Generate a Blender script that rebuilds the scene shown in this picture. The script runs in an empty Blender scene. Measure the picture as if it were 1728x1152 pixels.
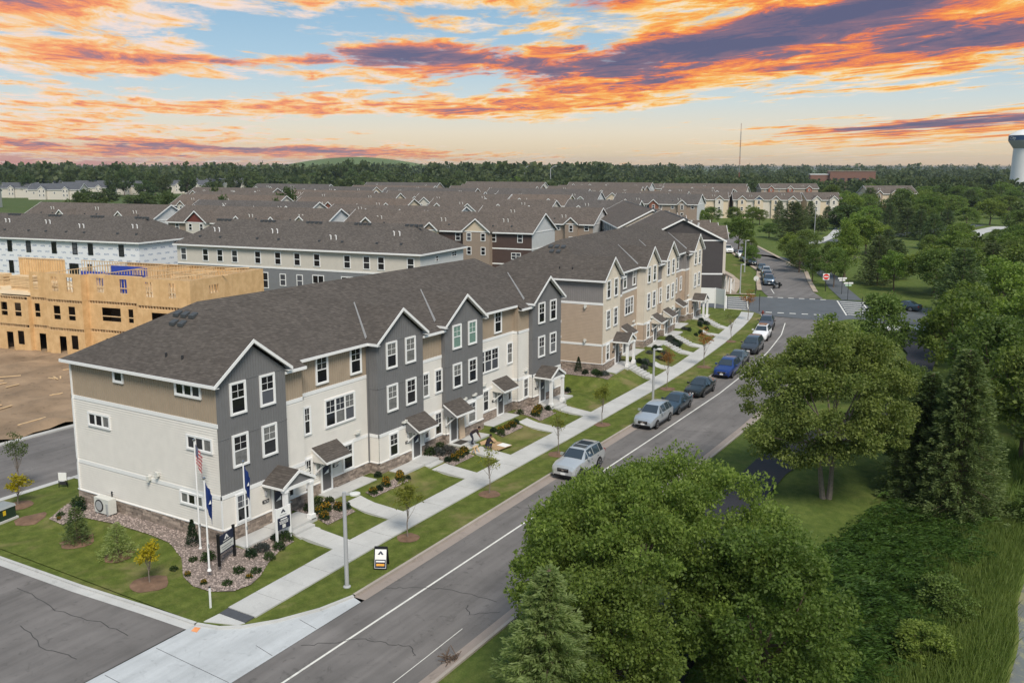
import bpy, math, random
import numpy as np
from mathutils import Vector, Matrix
from mathutils.geometry import tessellate_polygon
R = math.radians
random.seed(7)
rng = np.random.default_rng(7)
sc = bpy.context.scene
COL = sc.collection

# ------------------------------------------------------------------ camera
cam_d = bpy.data.cameras.new("camera"); cam = bpy.data.objects.new("camera", cam_d); COL.objects.link(cam)
CAMP = (-33.033, -38.879, 20.875); YAW = R(31.1197); PITCH = R(9.6387)
fw = Vector((math.cos(YAW)*math.cos(PITCH), math.sin(YAW)*math.cos(PITCH), -math.sin(PITCH)))
cam.location = CAMP
cam.rotation_euler = fw.to_track_quat('-Z', 'Y').to_euler()
cam_d.sensor_fit = 'HORIZONTAL'; cam_d.sensor_width = 36.0
cam_d.lens = 36.0*1535.91/1728.0
cam_d.shift_y = -(576-540.012)/1728.0
cam_d.clip_start = 0.5; cam_d.clip_end = 20000
sc.camera = cam

# ------------------------------------------------------------------ sky, sun, exposure
SUN_EL, SUN_AZ = R(50), R(228)          # where the light comes from (azimuth from +X, counter-clockwise)
w = bpy.data.worlds.new("World"); sc.world = w; w.use_nodes = True
nt = w.node_tree; nt.nodes.clear()
class NT:
    """tiny helper to write node maths"""
    def __init__(s, t): s.t = t
    def n(s, typ, **kw):
        nd = s.t.nodes.new(typ)
        for k, v in kw.items(): setattr(nd, k, v)
        return nd
    def lk(s, a, b): s.t.links.new(a, b)
    def put(s, sock, v):
        if hasattr(v, 'is_output') or isinstance(v, bpy.types.NodeSocket): s.lk(v, sock)
        else: sock.default_value = v
    def m(s, op, a, b=None, c=None, clamp=False):
        nd = s.n('ShaderNodeMath', operation=op, use_clamp=clamp)
        for i, v in enumerate((a, b, c)):
            if v is not None: s.put(nd.inputs[i], v)
        return nd.outputs[0]
    def mix(s, f, a, b, mode='MIX'):
        nd = s.n('ShaderNodeMix', data_type='RGBA', blend_type=mode)
        s.put(nd.inputs[0], f); s.put(nd.inputs[6], a); s.put(nd.inputs[7], b)
        return nd.outputs[2]
    def ramp(s, f, stops, interp='LINEAR'):
        nd = s.n('ShaderNodeValToRGB'); cr = nd.color_ramp; cr.interpolation = interp
        while len(cr.elements) < len(stops): cr.elements.new(0.5)
        for e, (p, c) in zip(cr.elements, stops): e.position = p; e.color = (*c, 1) if len(c) == 3 else c
        s.put(nd.inputs[0], f); return nd.outputs[0]
    def comb(s, x, y, z=0.0):
        nd = s.n('ShaderNodeCombineXYZ')
        for i, v in enumerate((x, y, z)): s.put(nd.inputs[i], v)
        return nd.outputs[0]
    def noise(s, vec, scale, detail=4, rough=.55, dist=0.0, dim='3D'):
        nd = s.n('ShaderNodeTexNoise', noise_dimensions=dim)
        if vec is not None: s.lk(vec, nd.inputs['Vector'])
        nd.inputs['Scale'].default_value = scale; nd.inputs['Detail'].default_value = detail
        nd.inputs['Roughness'].default_value = rough; nd.inputs['Distortion'].default_value = dist
        return nd.outputs[0]
    def mr(s, v, a, b, c=0.0, d=1.0, typ='SMOOTHSTEP'):
        nd = s.n('ShaderNodeMapRange', interpolation_type=typ)
        s.put(nd.inputs[0], v)
        for i, q in enumerate((a, b, c, d)): nd.inputs[i+1].default_value = q
        return nd.outputs[0]
def lin(r, g, b):
    f = lambda c: (c/12.92 if c <= .04045 else ((c+.055)/1.055)**2.4)
    return (f(r/255), f(g/255), f(b/255))
def lin4(r, g, b): return (*lin(r, g, b), 1)

T = NT(nt)
tc = T.n('ShaderNodeTexCoord')
sx = T.n('ShaderNodeSeparateXYZ'); T.lk(tc.outputs['Generated'], sx.inputs[0])
dx, dy, dz = sx.outputs
el = T.m('ARCSINE', dz)
# azimuth measured clockwise from the direction of the street scene, in radians
ca, sa = math.cos(YAW), math.sin(YAW)
fwd = T.m('ADD', T.m('MULTIPLY', dx, ca), T.m('MULTIPLY', dy, sa))
rgt = T.m('SUBTRACT', T.m('MULTIPLY', dx, sa), T.m('MULTIPLY', dy, ca))
az = T.m('ARCTAN2', rgt, fwd)
sky = T.n('ShaderNodeTexSky', sky_type='NISHITA'); sky.sun_disc = False
sky.sun_elevation = SUN_EL; sky.sun_rotation = math.pi/2-SUN_AZ
sky.air_density = 1.0; sky.dust_density = 1.2; sky.ozone_density = 1.0
nish = T.mix(1.0, sky.outputs[0], (.11, .11, .11, 1), 'MULTIPLY')
elp = T.m('MAXIMUM', el, 0.0)
grad = T.ramp(T.m('MULTIPLY', elp, 1/0.5), [(0.0, lin(255, 214, 164)), (.022, lin(255, 226, 180)), (.07, lin(248, 232, 206)), (.13, lin(216, 226, 226)),
        (.22, lin(172, 206, 228)), (.36, lin(138, 182, 214)), (1.0, lin(150, 178, 204))])
# the low sky is redder towards the left
redl = T.m('MULTIPLY', T.mr(az, -.1, -.5), T.mr(elp, .03, .0))
grad = T.mix(redl, grad, lin4(236, 128, 104))
base = T.mix(.25, grad, nish)
# cloud sheet seen in perspective
D = T.m('DIVIDE', 1.0, T.m('ADD', T.m('TANGENT', T.m('MINIMUM', elp, 1.2)), .045))
tilt = T.m('MULTIPLY', az, -.045)     # banks climb slightly to the right
D2 = T.m('DIVIDE', 1.0, T.m('ADD', T.m('ADD', elp, .045), tilt))
cv = T.comb(T.m('MULTIPLY', az, T.m('MULTIPLY', D, .72)), T.m('MULTIPLY', D2, .62), 0.0)
def blob(u, v, su, sv, slope=0.0):
    a0 = math.atan((u-864)/1536); e0 = (279-v)/1536*math.cos(a0)
    da = T.m('SUBTRACT', az, a0); de = T.m('SUBTRACT', T.m('SUBTRACT', elp, e0), T.m('MULTIPLY', da, slope))
    q = T.m('ADD', T.m('POWER', T.m('ABSOLUTE', T.m('DIVIDE', da, su/1536)), 2.0), T.m('POWER', T.m('ABSOLUTE', T.m('DIVIDE', de, sv/1536)), 2.0))
    return T.m('EXPONENT', T.m('MULTIPLY', q, -1.0))
def summ(lst):
    t = None
    for b, k in lst:
        x = T.m('MULTIPLY', blob(*b), k); t = x if t is None else T.m('ADD', t, x)
    return t
big = summ([((1290, 72, 430, 66, .10), .58), ((1000, 158, 330, 32, .10), .42), ((1600, 60, 330, 80, .0), .34), ((1180, 5, 420, 34, .0), .40), ((60, 40, 230, 44, .0), .46), ((330, 12, 260, 18, .02), .30),
            ((160, 112, 420, 28, -.015), .50), ((690, 104, 170, 24, .03), .44), ((700, 10, 200, 16, .0), .22), ((60, 172, 170, 20, -.06), .40), ((330, 182, 300, 9, .0), .34), ((500, 180, 110, 18, .0), .34),
            ((110, 222, 380, 20, -.02), .44), ((200, 258, 560, 12, -.012), .52), ((620, 258, 240, 9, -.015), .40), ((1560, 222, 330, 26, .05), .50), ((860, 186, 280, 12, .03), .34), ((1180, 218, 140, 7, .0), .2), ((1500, 153, 90, 5, .03), .22), ((580, 45, 120, 14, .0), .28),
            ((400, 62, 200, 22, .0), -.25), ((1480, 180, 300, 15, .06), -.35), ((960, 232, 320, 20, .0), -.3), ((430, 148, 330, 9, .0), -.18), ((650, 215, 220, 14, .0), -.22)])
dark = summ([((1120, 100, 300, 24, .12), .60), ((1400, 30, 200, 14, .06), .35), ((600, 8, 160, 10, .0), .3), ((330, 110, 160, 8, .0), .25), ((990, 20, 70, 16, .0), .4), ((700, 104, 150, 18, .02), .6), ((1640, 207, 260, 9, .05), .5), ((430, 251, 260, 6, -.01), .4), ((1620, 80, 160, 18, .05), .4), ((470, 159, 60, 5, .0), .35), ((120, 240, 160, 6, -.01), .3), ((40, 20, 70, 12, .0), .25)])
n1 = T.noise(cv, 1.15, 10, .66, .35)
n2 = T.noise(cv, 4.2, 6, .66, .5)
warp = T.m('ADD', T.m('MULTIPLY', n1, .72), T.m('MULTIPLY', n2, .34))
dens = T.m('ADD', T.m('SUBTRACT', T.m('MULTIPLY', T.m('SUBTRACT', warp, .53), 3.0), .145), big)
cover = T.mr(dens, -.05, .24)
n3 = T.noise(cv, 3.1, 8, .72, .9)
thick = T.m('ADD', T.m('ADD', T.m('SUBTRACT', T.m('MULTIPLY', dens, .72), .02), T.m('MULTIPLY', dark, 1.25)), T.m('MULTIPLY', T.m('SUBTRACT', n3, .5), 1.75))
ccol = T.ramp(thick, [(0.0, lin(252, 232, 212)), (.12, lin(255, 220, 160)), (.25, lin(255, 188, 84)), (.38, lin(252, 146, 66)), (.52, lin(226, 118, 84)), (.64, lin(138, 108, 126)), (1.0, lin(92, 92, 124))])
pink = T.ramp(thick, [(0.0, lin(246, 220, 214)), (.22, lin(255, 204, 150)), (.40, lin(250, 158, 118)), (.65, lin(190, 136, 138)), (1.0, lin(118, 110, 140))])
ccol = T.mix(T.m('MULTIPLY', T.mr(az, .12, -.25), .55), ccol, pink)
skycol = T.mix(T.m('MULTIPLY', cover, .96), base, ccol)
below = T.mr(el, -.002, .001)
skycol = T.mix(below, lin4(120, 120, 112), skycol)
bg = T.n('ShaderNodeBackground'); T.lk(skycol, bg.inputs[0]); bg.inputs[1].default_value = 1.0
wo = T.n('ShaderNodeOutputWorld'); T.lk(bg.outputs[0], wo.inputs[0])

sun_d = bpy.data.lights.new("sun", 'SUN'); sun = bpy.data.objects.new("sun", sun_d); COL.objects.link(sun)
sun_d.energy = 3.9; sun_d.angle = R(22); sun_d.color = (1.0, .92, .81)
sdir = Vector((math.cos(SUN_AZ)*math.cos(SUN_EL), math.sin(SUN_AZ)*math.cos(SUN_EL), math.sin(SUN_EL)))
sun.rotation_euler = sdir.to_track_quat('Z', 'Y').to_euler(); sun.location = (0, 0, 60)
vs = sc.view_settings; vs.view_transform = 'Standard'; vs.look = 'None'; vs.gamma = 1.0; vs.use_curve_mapping = False; vs.exposure = 0.0
w.cycles.sampling_method = 'MANUAL'; w.cycles.sample_map_resolution = 256
sc.cycles.use_denoising = True
sc.cycles.max_bounces = 5; sc.cycles.diffuse_bounces = 3; sc.cycles.glossy_bounces = 2; sc.cycles.transmission_bounces = 2; sc.cycles.transparent_max_bounces = 8
# ------------------------------------------------------------------ materials
MATS = {}
def newmat(name):
    m = bpy.data.materials.new(name); m.use_nodes = True
    t = NT(m.node_tree); b = m.node_tree.nodes['Principled BSDF']
    MATS[name] = m
    return m, t, b
def pmat(name, col, rough=.6, var=.08, scale=6.0, metal=0.0, spec=.35, bump=0.0, bscale=30.0, island=0.0):
    """plain surface: base colour with mottled variation (and per-piece variation where asked)"""
    if name in MATS: return MATS[name]
    m, t, b = newmat(name)
    tcn = t.n('ShaderNodeTexCoord')
    nz = t.noise(tcn.outputs['Object'], scale, 4, .6)
    k = t.mr(nz, .3, .7, 1-var, 1+var, 'LINEAR')
    if island:
        g = t.n('ShaderNodeNewGeometry')
        k = t.m('MULTIPLY', k, t.mr(g.outputs['Random Per Island'], 0, 1, 1-island, 1+island, 'LINEAR'))
    c = t.mix(1.0, (*col, 1), t.comb(k, k, k), 'MULTIPLY')
    t.lk(c, b.inputs['Base Color'])
    b.inputs['Roughness'].default_value = rough; b.inputs['Metallic'].default_value = metal
    b.inputs['Specular IOR Level'].default_value = spec
    if bump:
        bn = t.n('ShaderNodeBump'); bn.inputs['Strength'].default_value = bump; bn.inputs['Distance'].default_value = .02
        t.lk(t.noise(tcn.outputs['Object'], bscale, 3, .6), bn.inputs['Height']); t.lk(bn.outputs[0], b.inputs['Normal'])
    return m
def shingle(name, col, row=.085):
    if name in MATS: return MATS[name]
    m, t, b = newmat(name)
    tcn = t.n('ShaderNodeTexCoord'); sp = t.n('ShaderNodeSeparateXYZ'); t.lk(tcn.outputs['Object'], sp.inputs[0])
    v = t.comb(t.m('ADD', sp.outputs[0], sp.outputs[1]), sp.outputs[2], 0.0)
    br = t.n('ShaderNodeTexBrick'); t.lk(v, br.inputs['Vector'])
    br.inputs['Scale'].default_value = 1.0; br.inputs['Brick Width'].default_value = .33; br.inputs['Row Height'].default_value = row
    br.inputs['Mortar Size'].default_value = .006; br.inputs['Color1'].default_value = (.78, .78, .78, 1); br.inputs['Color2'].default_value = (1.15, 1.15, 1.15, 1)
    br.inputs['Mortar'].default_value = (.55, .55, .55, 1); br.inputs['Bias'].default_value = -.1
    nz = t.noise(tcn.outputs['Object'], .35, 4, .6); k = t.mr(nz, .3, .7, .93, 1.07, 'LINEAR')
    nf = t.noise(t.comb(t.m('MULTIPLY', t.m('ADD', sp.outputs[0], sp.outputs[1]), 2.2), t.m('MULTIPLY', sp.outputs[2], 11.0), 0.0), 1.3, 3, .6)
    k = t.m('MULTIPLY', k, t.mr(nf, .3, .7, .8, 1.2, 'LINEAR'))
    c = t.mix(1.0, (*col, 1), br.outputs[0], 'MULTIPLY'); c = t.mix(1.0, c, t.comb(k, k, k), 'MULTIPLY')
    t.lk(c, b.inputs['Base Color']); b.inputs['Roughness'].default_value = .92; b.inputs['Specular IOR Level'].default_value = .2
    bn = t.n('ShaderNodeBump'); bn.inputs['Strength'].default_value = .5; bn.inputs['Distance'].default_value = .02
    t.lk(br.outputs['Fac'], bn.inputs['Height']); bn.invert = True; t.lk(bn.outputs[0], b.inputs['Normal'])
    return m
def leafmat(name, c1, c2, trans=.35, nscale=.9):
    if name in MATS: return MATS[name]
    m, t, b = newmat(name)
    g = t.n('ShaderNodeNewGeometry'); oi = t.n('ShaderNodeObjectInfo')
    tcn = t.n('ShaderNodeTexCoord')
    nz = t.noise(tcn.outputs['Object'], nscale, 3, .6)
    f = t.m('ADD', t.m('MULTIPLY', g.outputs['Random Per Island'], .5), t.m('MULTIPLY', t.mr(nz, .3, .7), .5))
    c = t.mix(f, (*c1, 1), (*c2, 1))
    k = t.mr(oi.outputs['Random'], 0, 1, .8, 1.18, 'LINEAR')
    hr = t.mr(t.m('FRACT', t.m('MULTIPLY', oi.outputs['Random'], 7.31)), 0, 1, .90, 1.08, 'LINEAR')
    c = t.mix(1.0, c, t.comb(t.m('MULTIPLY', k, hr), k, t.m('MULTIPLY', k, .95)), 'MULTIPLY')
    t.lk(c, b.inputs['Base Color']); b.inputs['Roughness'].default_value = .55; b.inputs['Specular IOR Level'].default_value = .25
    tr = t.n('ShaderNodeBsdfTranslucent'); t.lk(t.mix(1.0, c, (1.25, 1.3, .6, 1), 'MULTIPLY'), tr.inputs[0])
    mx = t.n('ShaderNodeMixShader'); mx.inputs[0].default_value = trans
    t.lk(b.outputs[0], mx.inputs[1]); t.lk(tr.outputs[0], mx.inputs[2])
    t.lk(mx.outputs[0], m.node_tree.nodes['Material Output'].inputs[0])
    return m
def lawnmat(name, c1, c2, dry, dryamt=.5, stripe=0.0):
    m, t, b = newmat(name)
    tcn = t.n('ShaderNodeTexCoord'); P = tcn.outputs['Object']
    a = t.noise(P, 1.6, 5, .65); f = t.noise(P, 14.0, 4, .7); d = t.noise(P, .22, 4, .6, .4); d2 = t.noise(P, .7, 3, .6)
    c = t.mix(t.mr(a, .35, .68), (*c1, 1), (*c2, 1))
    k = t.mr(f, .25, .75, .68, 1.32, 'LINEAR'); c = t.mix(1.0, c, t.comb(k, k, k), 'MULTIPLY')
    c = t.mix(t.m('MULTIPLY', t.mr(t.m('ADD', t.m('MULTIPLY', d, .7), t.m('MULTIPLY', d2, .3)), .50, .66), dryamt), c, (*dry, 1))
    if stripe:
        sp = t.n('ShaderNodeSeparateXYZ'); t.lk(P, sp.inputs[0])
        sw = t.m('SINE', t.m('MULTIPLY', t.m('ADD', sp.outputs[1], t.m('MULTIPLY', sp.outputs[0], .12)), 4.6))
        k = t.mr(sw, -1, 1, 1-stripe, 1+stripe, 'LINEAR'); c = t.mix(1.0, c, t.comb(k, k, k), 'MULTIPLY')
    t.lk(c, b.inputs['Base Color']); b.inputs['Roughness'].default_value = .9; b.inputs['Specular IOR Level'].default_value = .12
    bn = t.n('ShaderNodeBump'); bn.inputs['Strength'].default_value = .8; bn.inputs['Distance'].default_value = .05
    t.lk(t.noise(P, 22.0, 3, .7), bn.inputs['Height']); t.lk(bn.outputs[0], b.inputs['Normal'])
    return m
def pavemat(name, col, var=.12, stain=.15, rough=.85, scale=.35, streak=0.0):
    m, t, b = newmat(name)
    tcn = t.n('ShaderNodeTexCoord'); P = tcn.outputs['Object']
    a = t.noise(P, scale, 5, .6, .3); f = t.noise(P, 30.0, 3, .7); s = t.noise(P, 1.7, 4, .65, 1.0)
    k = t.m('MULTIPLY', t.mr(a, .3, .7, 1-var, 1+var, 'LINEAR'), t.mr(f, .25, .75, .9, 1.1, 'LINEAR'))
    k = t.m('MULTIPLY', k, t.mr(s, .55, .75, 1.0, 1-stain))
    if streak:
        sp = t.n('ShaderNodeSeparateXYZ'); t.lk(P, sp.inputs[0])
        st = t.noise(t.comb(t.m('MULTIPLY', sp.outputs[0], .06), t.m('MULTIPLY', sp.outputs[1], 1.3), 0.0), 1.0, 4, .6)
        k = t.m('MULTIPLY', k, t.mr(st, .35, .7, 1+streak, 1-streak, 'LINEAR'))
    t.lk(t.mix(1.0, (*col, 1), t.comb(k, k, k), 'MULTIPLY'), b.inputs['Base Color'])
    b.inputs['Roughness'].default_value = rough; b.inputs['Specular IOR Level'].default_value = .25
    bn = t.n('ShaderNodeBump'); bn.inputs['Strength'].default_value = .25; bn.inputs['Distance'].default_value = .01
    t.lk(f, bn.inputs['Height']); t.lk(bn.outputs[0], b.inputs['Normal'])
    return m
# siding and trim
WHITE = pmat('white_trim', (.78, .78, .77), .5, .03)
CREAM = pmat('cream_siding', (.70, .668, .615), .55, .04, 1.5)
TAN = pmat('tan_siding', (.355, .285, .212), .6, .05, 1.5)
GREY = pmat('grey_siding', (.165, .165, .168), .6, .05, 1.5)
BTAN = pmat('sand_siding', (.42, .325, .245), .6, .05, 1.5)
BCREAM = pmat('ivory_siding', (.62, .565, .48), .55, .04, 1.5)
BGREY = pmat('pewter_siding', (.235, .22, .215), .6, .05, 1.5)
PALEGREY = pmat('pale_grey_siding', (.56, .57, .57), .6, .04, 1.5)
STEEL = pmat('steel_grey_siding', (.20, .205, .215), .6, .05, 1.5)
OFFWHITE = pmat('off_white_siding', (.58, .54, .475), .6, .04, 1.5)
BROWN = pmat('brown_siding', (.085, .055, .047), .6, .06, 1.5)
CHAR = pmat('charcoal_siding', (.062, .055, .055), .6, .06, 1.5)
BLUES = pmat('slate_blue_siding', (.105, .13, .18), .6, .06, 1.5)
TAUPE = pmat('taupe_siding', (.30, .235, .185), .6, .06, 1.5)
BUFF = pmat('buff_siding', (.60, .50, .37), .6, .05, 1.5)
BRICK = pmat('red_brick', (.25, .10, .065), .8, .18, 4.0)
REDG = pmat('dark_red_shake', (.16, .045, .035), .7, .1, 4)
STONE = pmat('ledge_stone', (.29, .235, .195), .85, .25, 5.0, bump=.5, island=.38)
MORTAR = pmat('stone_mortar', (.16, .13, .11), .9, .1)
SHING = shingle('weathered_shingle', (.100, .087, .077))
SHING2 = shingle('grey_brown_shingle', (.130, .108, .092), .16)
SHING2B = shingle('warm_brown_shingle', (.150, .118, .096), .16); SHING2C = shingle('cool_grey_shingle', (.112, .100, .092), .16)
SHING3 = shingle('blue_grey_shingle', (.10, .105, .118), .16)
SHINGN = shingle('new_dark_shingle', (.112, .098, .087), .12)
GLASS, _t, _b = newmat('window_glass')
_g = _t.n('ShaderNodeObjectInfo'); _k = _t.m('ADD', .5, _t.m('MULTIPLY', _t.m('POWER', _g.outputs['Random'], 4.0), 5.0))
_t.lk(_t.mix(1.0, (.020, .021, .024, 1), _t.comb(_k, _k, _k), 'MULTIPLY'), _b.inputs['Base Color'])
_b.inputs['Roughness'].default_value = .06; _b.inputs['Specular IOR Level'].default_value = .55
BLIND = pmat('green_window_blind', (.17, .27, .23), .25, .15, 8.0, spec=.6)
CURT = pmat('pale_curtained_glass', (.17, .17, .165), .15, .3, 3.0, spec=.6)
DOORG = pmat('grey_door_paint', (.115, .11, .11), .45, .04)
NAVY = pmat('navy_print', (.016, .022, .05), .5, .05)
BLACKP = pmat('black_paint', (.008, .008, .009), .45, .05)
LTGREY = pmat('light_grey_metal', (.38, .39, .40), .4, .04, metal=.0)
GALV = pmat('galvanised_steel', (.34, .35, .36), .45, .06, metal=.4)
DKMET = pmat('dark_metal', (.03, .03, .033), .5, .05)
PLAST = pmat('pale_plastic', (.62, .62, .58), .5, .04)
FLASH = pmat('valley_flashing', (.24, .24, .24), .6, .06, metal=.0)
VENTD = pmat('dark_roof_vent', (.06, .065, .07), .6, .05)
BARK = pmat('bark', (.12, .085, .062), .9, .25, 8.0, bump=.6)
BARKL = pmat('grey_bark', (.20, .165, .135), .9, .2, 8.0)
# ------------------------------------------------------------------ mesh helpers
class MB:
    def __init__(s): s.v = []; s.f = []
    def add(s, vs, fs):
        o = len(s.v); s.v += [tuple(p) for p in vs]; s.f += [tuple(i+o for i in q) for q in fs]; return s
    def box(s, x0, x1, y0, y1, z0, z1):
        return s.add([(x0, y0, z0), (x1, y0, z0), (x1, y1, z0), (x0, y1, z0), (x0, y0, z1), (x1, y0, z1), (x1, y1, z1), (x0, y1, z1)],
                     [(0, 3, 2, 1), (4, 5, 6, 7), (0, 1, 5, 4), (1, 2, 6, 5), (2, 3, 7, 6), (3, 0, 4, 7)])
    def cbox(s, c, d): return s.box(c[0]-d[0]/2, c[0]+d[0]/2, c[1]-d[1]/2, c[1]+d[1]/2, c[2]-d[2]/2, c[2]+d[2]/2)
    def poly(s, pts): return s.add(pts, [tuple(range(len(pts)))])
    def prism(s, pts, vec):
        n = len(pts); q = [tuple(a+b for a, b in zip(p, vec)) for p in pts]
        return s.add(list(pts)+q, [tuple(range(n))[::-1], tuple(range(n, 2*n))]+[(i, (i+1) % n, n+(i+1) % n, n+i) for i in range(n)])
    def beam(s, a, b, w, h=None, up=(0, 0, 1)):
        """square beam from a to b"""
        h = h or w; a = Vector(a); b = Vector(b); d = (b-a).normalized(); u = Vector(up)
        if abs(d.dot(u)) > .98: u = Vector((0, 1, 0))
        r = d.cross(u).normalized()*w/2; u = r.cross(d).normalized()*h/2
        p = [a-r-u, a+r-u, a+r+u, a-r+u]; return s.prism([tuple(x) for x in p], tuple(b-a))
    def tube(s, pts, rad, n=8, cap=True):
        pts = [Vector(p) for p in pts]; k = len(pts); rad = rad if isinstance(rad, (list, tuple)) else [rad]*k
        o = len(s.v); pv = None
        for i, p in enumerate(pts):
            d = (pts[min(i+1, k-1)]-pts[max(i-1, 0)]).normalized()
            if pv is None: u = Vector((1, 0, 0)) if abs(d.x) < .9 else Vector((0, 1, 0))
            else: u = pv
            u = (u-d*u.dot(d)).normalized(); pv = u; r = d.cross(u)
            for j in range(n):
                a = 2*math.pi*j/n; s.v.append(tuple(p+(u*math.cos(a)+r*math.sin(a))*rad[i]))
        for i in range(k-1):
            for j in range(n): s.f.append((o+i*n+j, o+i*n+(j+1) % n, o+(i+1)*n+(j+1) % n, o+(i+1)*n+j))
        if cap: s.f.append(tuple(o+j for j in range(n))[::-1]); s.f.append(tuple(o+(k-1)*n+j for j in range(n)))
        return s
    def lathe(s, prof, c=(0, 0, 0), n=16, axis='z'):
        o = len(s.v)
        for r, h in prof:
            for j in range(n):
                a = 2*math.pi*j/n; x, y = r*math.cos(a), r*math.sin(a)
                s.v.append({'z': (c[0]+x, c[1]+y, c[2]+h), 'y': (c[0]+x, c[1]+h, c[2]+y), 'x': (c[0]+h, c[1]+x, c[2]+y)}[axis])
        for i in range(len(prof)-1):
            for j in range(n): s.f.append((o+i*n+j, o+i*n+(j+1) % n, o+(i+1)*n+(j+1) % n, o+(i+1)*n+j))
        s.f.append(tuple(o+j for j in range(n))[::-1]); e = o+(len(prof)-1)*n; s.f.append(tuple(e+j for j in range(n)))
        return s
    def mesh(s, name, mat=None, smooth=False):
        me = bpy.data.meshes.new(name); me.from_pydata(s.v, [], s.f); me.update()
        if mat: me.materials.append(mat)
        if smooth:
            me.polygons.foreach_set('use_smooth', [True]*len(me.polygons)); me.set_sharp_from_angle(angle=R(38))
        return me
    def build(s, name, mat, parent=None, smooth=False, loc=None, rz=None):
        return ob(name, s.mesh(name, mat, smooth), parent, loc, rz)
def ob(name, me, parent=None, loc=None, rz=None):
    o = bpy.data.objects.new(name, me); COL.objects.link(o)
    if parent is not None: o.parent = parent
    if loc is not None: o.location = loc
    if rz is not None: o.rotation_euler = (0, 0, rz)
    return o
def tag(o, label, cat, group=None):
    o['label'] = label; o['category'] = cat
    if group: o['group'] = group
    return o
def thing(name, label, cat, loc=(0, 0, 0), rz=0.0, group=None):
    o = ob(name, None, None, loc, rz); o.empty_display_size = .3
    return tag(o, label, cat, group)
def struct(o): o['kind'] = 'structure'; return o
def stuff(o): o['kind'] = 'stuff'; return o
def copy_tree(o, parent=None):
    c = o.copy(); COL.objects.link(c); c.parent = parent
    for ch in list(o.children): copy_tree(ch, c)
    return c
def fast_mesh(name, verts, faces, mat, nper=4):
    """verts (n,3) array, faces (m,nper) int array"""
    me = bpy.data.meshes.new(name); verts = np.ascontiguousarray(verts, dtype=np.float32); faces = np.ascontiguousarray(faces, dtype=np.int32)
    me.vertices.add(len(verts)); me.vertices.foreach_set('co', verts.ravel())
    me.loops.add(faces.size); me.loops.foreach_set('vertex_index', faces.ravel())
    me.polygons.add(len(faces)); me.polygons.foreach_set('loop_start', np.arange(0, faces.size, nper, dtype=np.int32))
    me.update(calc_edges=True); me.materials.append(mat)
    return me
def interp(x, pts):
    xs = [p[0] for p in pts]; ys = [p[1] for p in pts]; return float(np.interp(x, xs, ys))
# ------------------------------------------------------------------ windows, doors (local frame: x along the wall, -y outwards, z up)
_wm = {}
def win_meshes(w, h, style, pane=None):
    k = (round(w, 2), round(h, 2), style)
    if k in _wm: return _wm[k]
    t = .115; fr = MB()
    fr.box(0, w, -.07, .02, h-t, h).box(0, w, -.075, .02, 0, t).box(0, t, -.07, .02, t, h-t).box(w-t, w, -.07, .02, t, h-t)
    panes = []; bars = MB()
    def unit(x0, x1, z0, z1, dh):
        s = .035
        fr.box(x0, x1, -.045, .02, z0, z0+s).box(x0, x1, -.045, .02, z1-s, z1).box(x0, x0+s, -.045, .02, z0+s, z1-s).box(x1-s, x1, -.045, .02, z0+s, z1-s)
        if dh:
            zm = (z0+z1)/2; fr.box(x0+s, x1-s, -.05, .02, zm-.03, zm+.03)
            panes.append((x0+s, x1-s, zm+.03, z1-s)); panes.append((x0+s, x1-s, z0+s, zm-.03))
            zc = (zm+z1)/2; xc = (x0+x1)/2
            if x1-x0 > .42: bars.box(xc-.011, xc+.011, -.034, -.012, zm+.03, z1-s)
            bars.box(x0+s, x1-s, -.036, -.012, zc-.011, zc+.011)
        else: panes.append((x0+s, x1-s, z0+s, z1-s))
    n = {'dh': 1, 'dh3': 3, 'tri': 3, 'one': 1, 'slide': 2}[style]; iw = (w-2*t-(n-1)*.07)/n
    for i in range(n):
        x0 = t+i*(iw+.07)
        unit(x0, x0+iw, t, h-t, style in ('dh', 'dh3'))
        if i: fr.box(x0-.07, x0, -.06, .02, t, h-t)
    pm = [MB().box(a, b, -.022, .0, c, d).mesh('pane', GLASS) for a, b, c, d in panes]
    _wm[k] = (fr.mesh('window', WHITE), pm, bars.mesh('muntin', WHITE) if bars.v else None)
    return _wm[k]
def window(root, p, ang, z0, w, h, style='dh', pane=None, grid=True):
    f, pm, bm = win_meshes(w, h, style)
    o = ob('window', f, root, (p[0]+.036*math.sin(ang), p[1]-.036*math.cos(ang), z0), ang)
    for m in pm:
        q = ob('pane', m, o)
        if not pane and random.random() < .13: q.data = m.copy(); q.data.materials.clear(); q.data.materials.append(CURT)
        if pane:
            q.data = m.copy(); q.data.materials.clear(); q.data.materials.append(pane)
    if bm and grid: ob('muntin', bm, o)
    return o
def lap(mb, p0, p1, z0, z1, pitch=.15, out=.0):
    """lapped horizontal boards on the wall from p0 to p1 (outside on the right hand)"""
    d = Vector((p1[0]-p0[0], p1[1]-p0[1])); d.normalize(); n = Vector((d.y, -d.x))
    k = max(1, round((z1-z0)/pitch)); h = (z1-z0)/k
    P = lambda p, o, z: (p[0]+n.x*o, p[1]+n.y*o, z)
    for i in range(k):
        a, b = z0+i*h, z0+(i+1)*h
        mb.add([P(p0, out+.034, a), P(p1, out+.034, a), P(p1, out+.002, b), P(p0, out+.002, b), P(p0, out-.005, a), P(p1, out-.005, a)], [(0, 1, 2, 3), (4, 5, 1, 0)])
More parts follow.
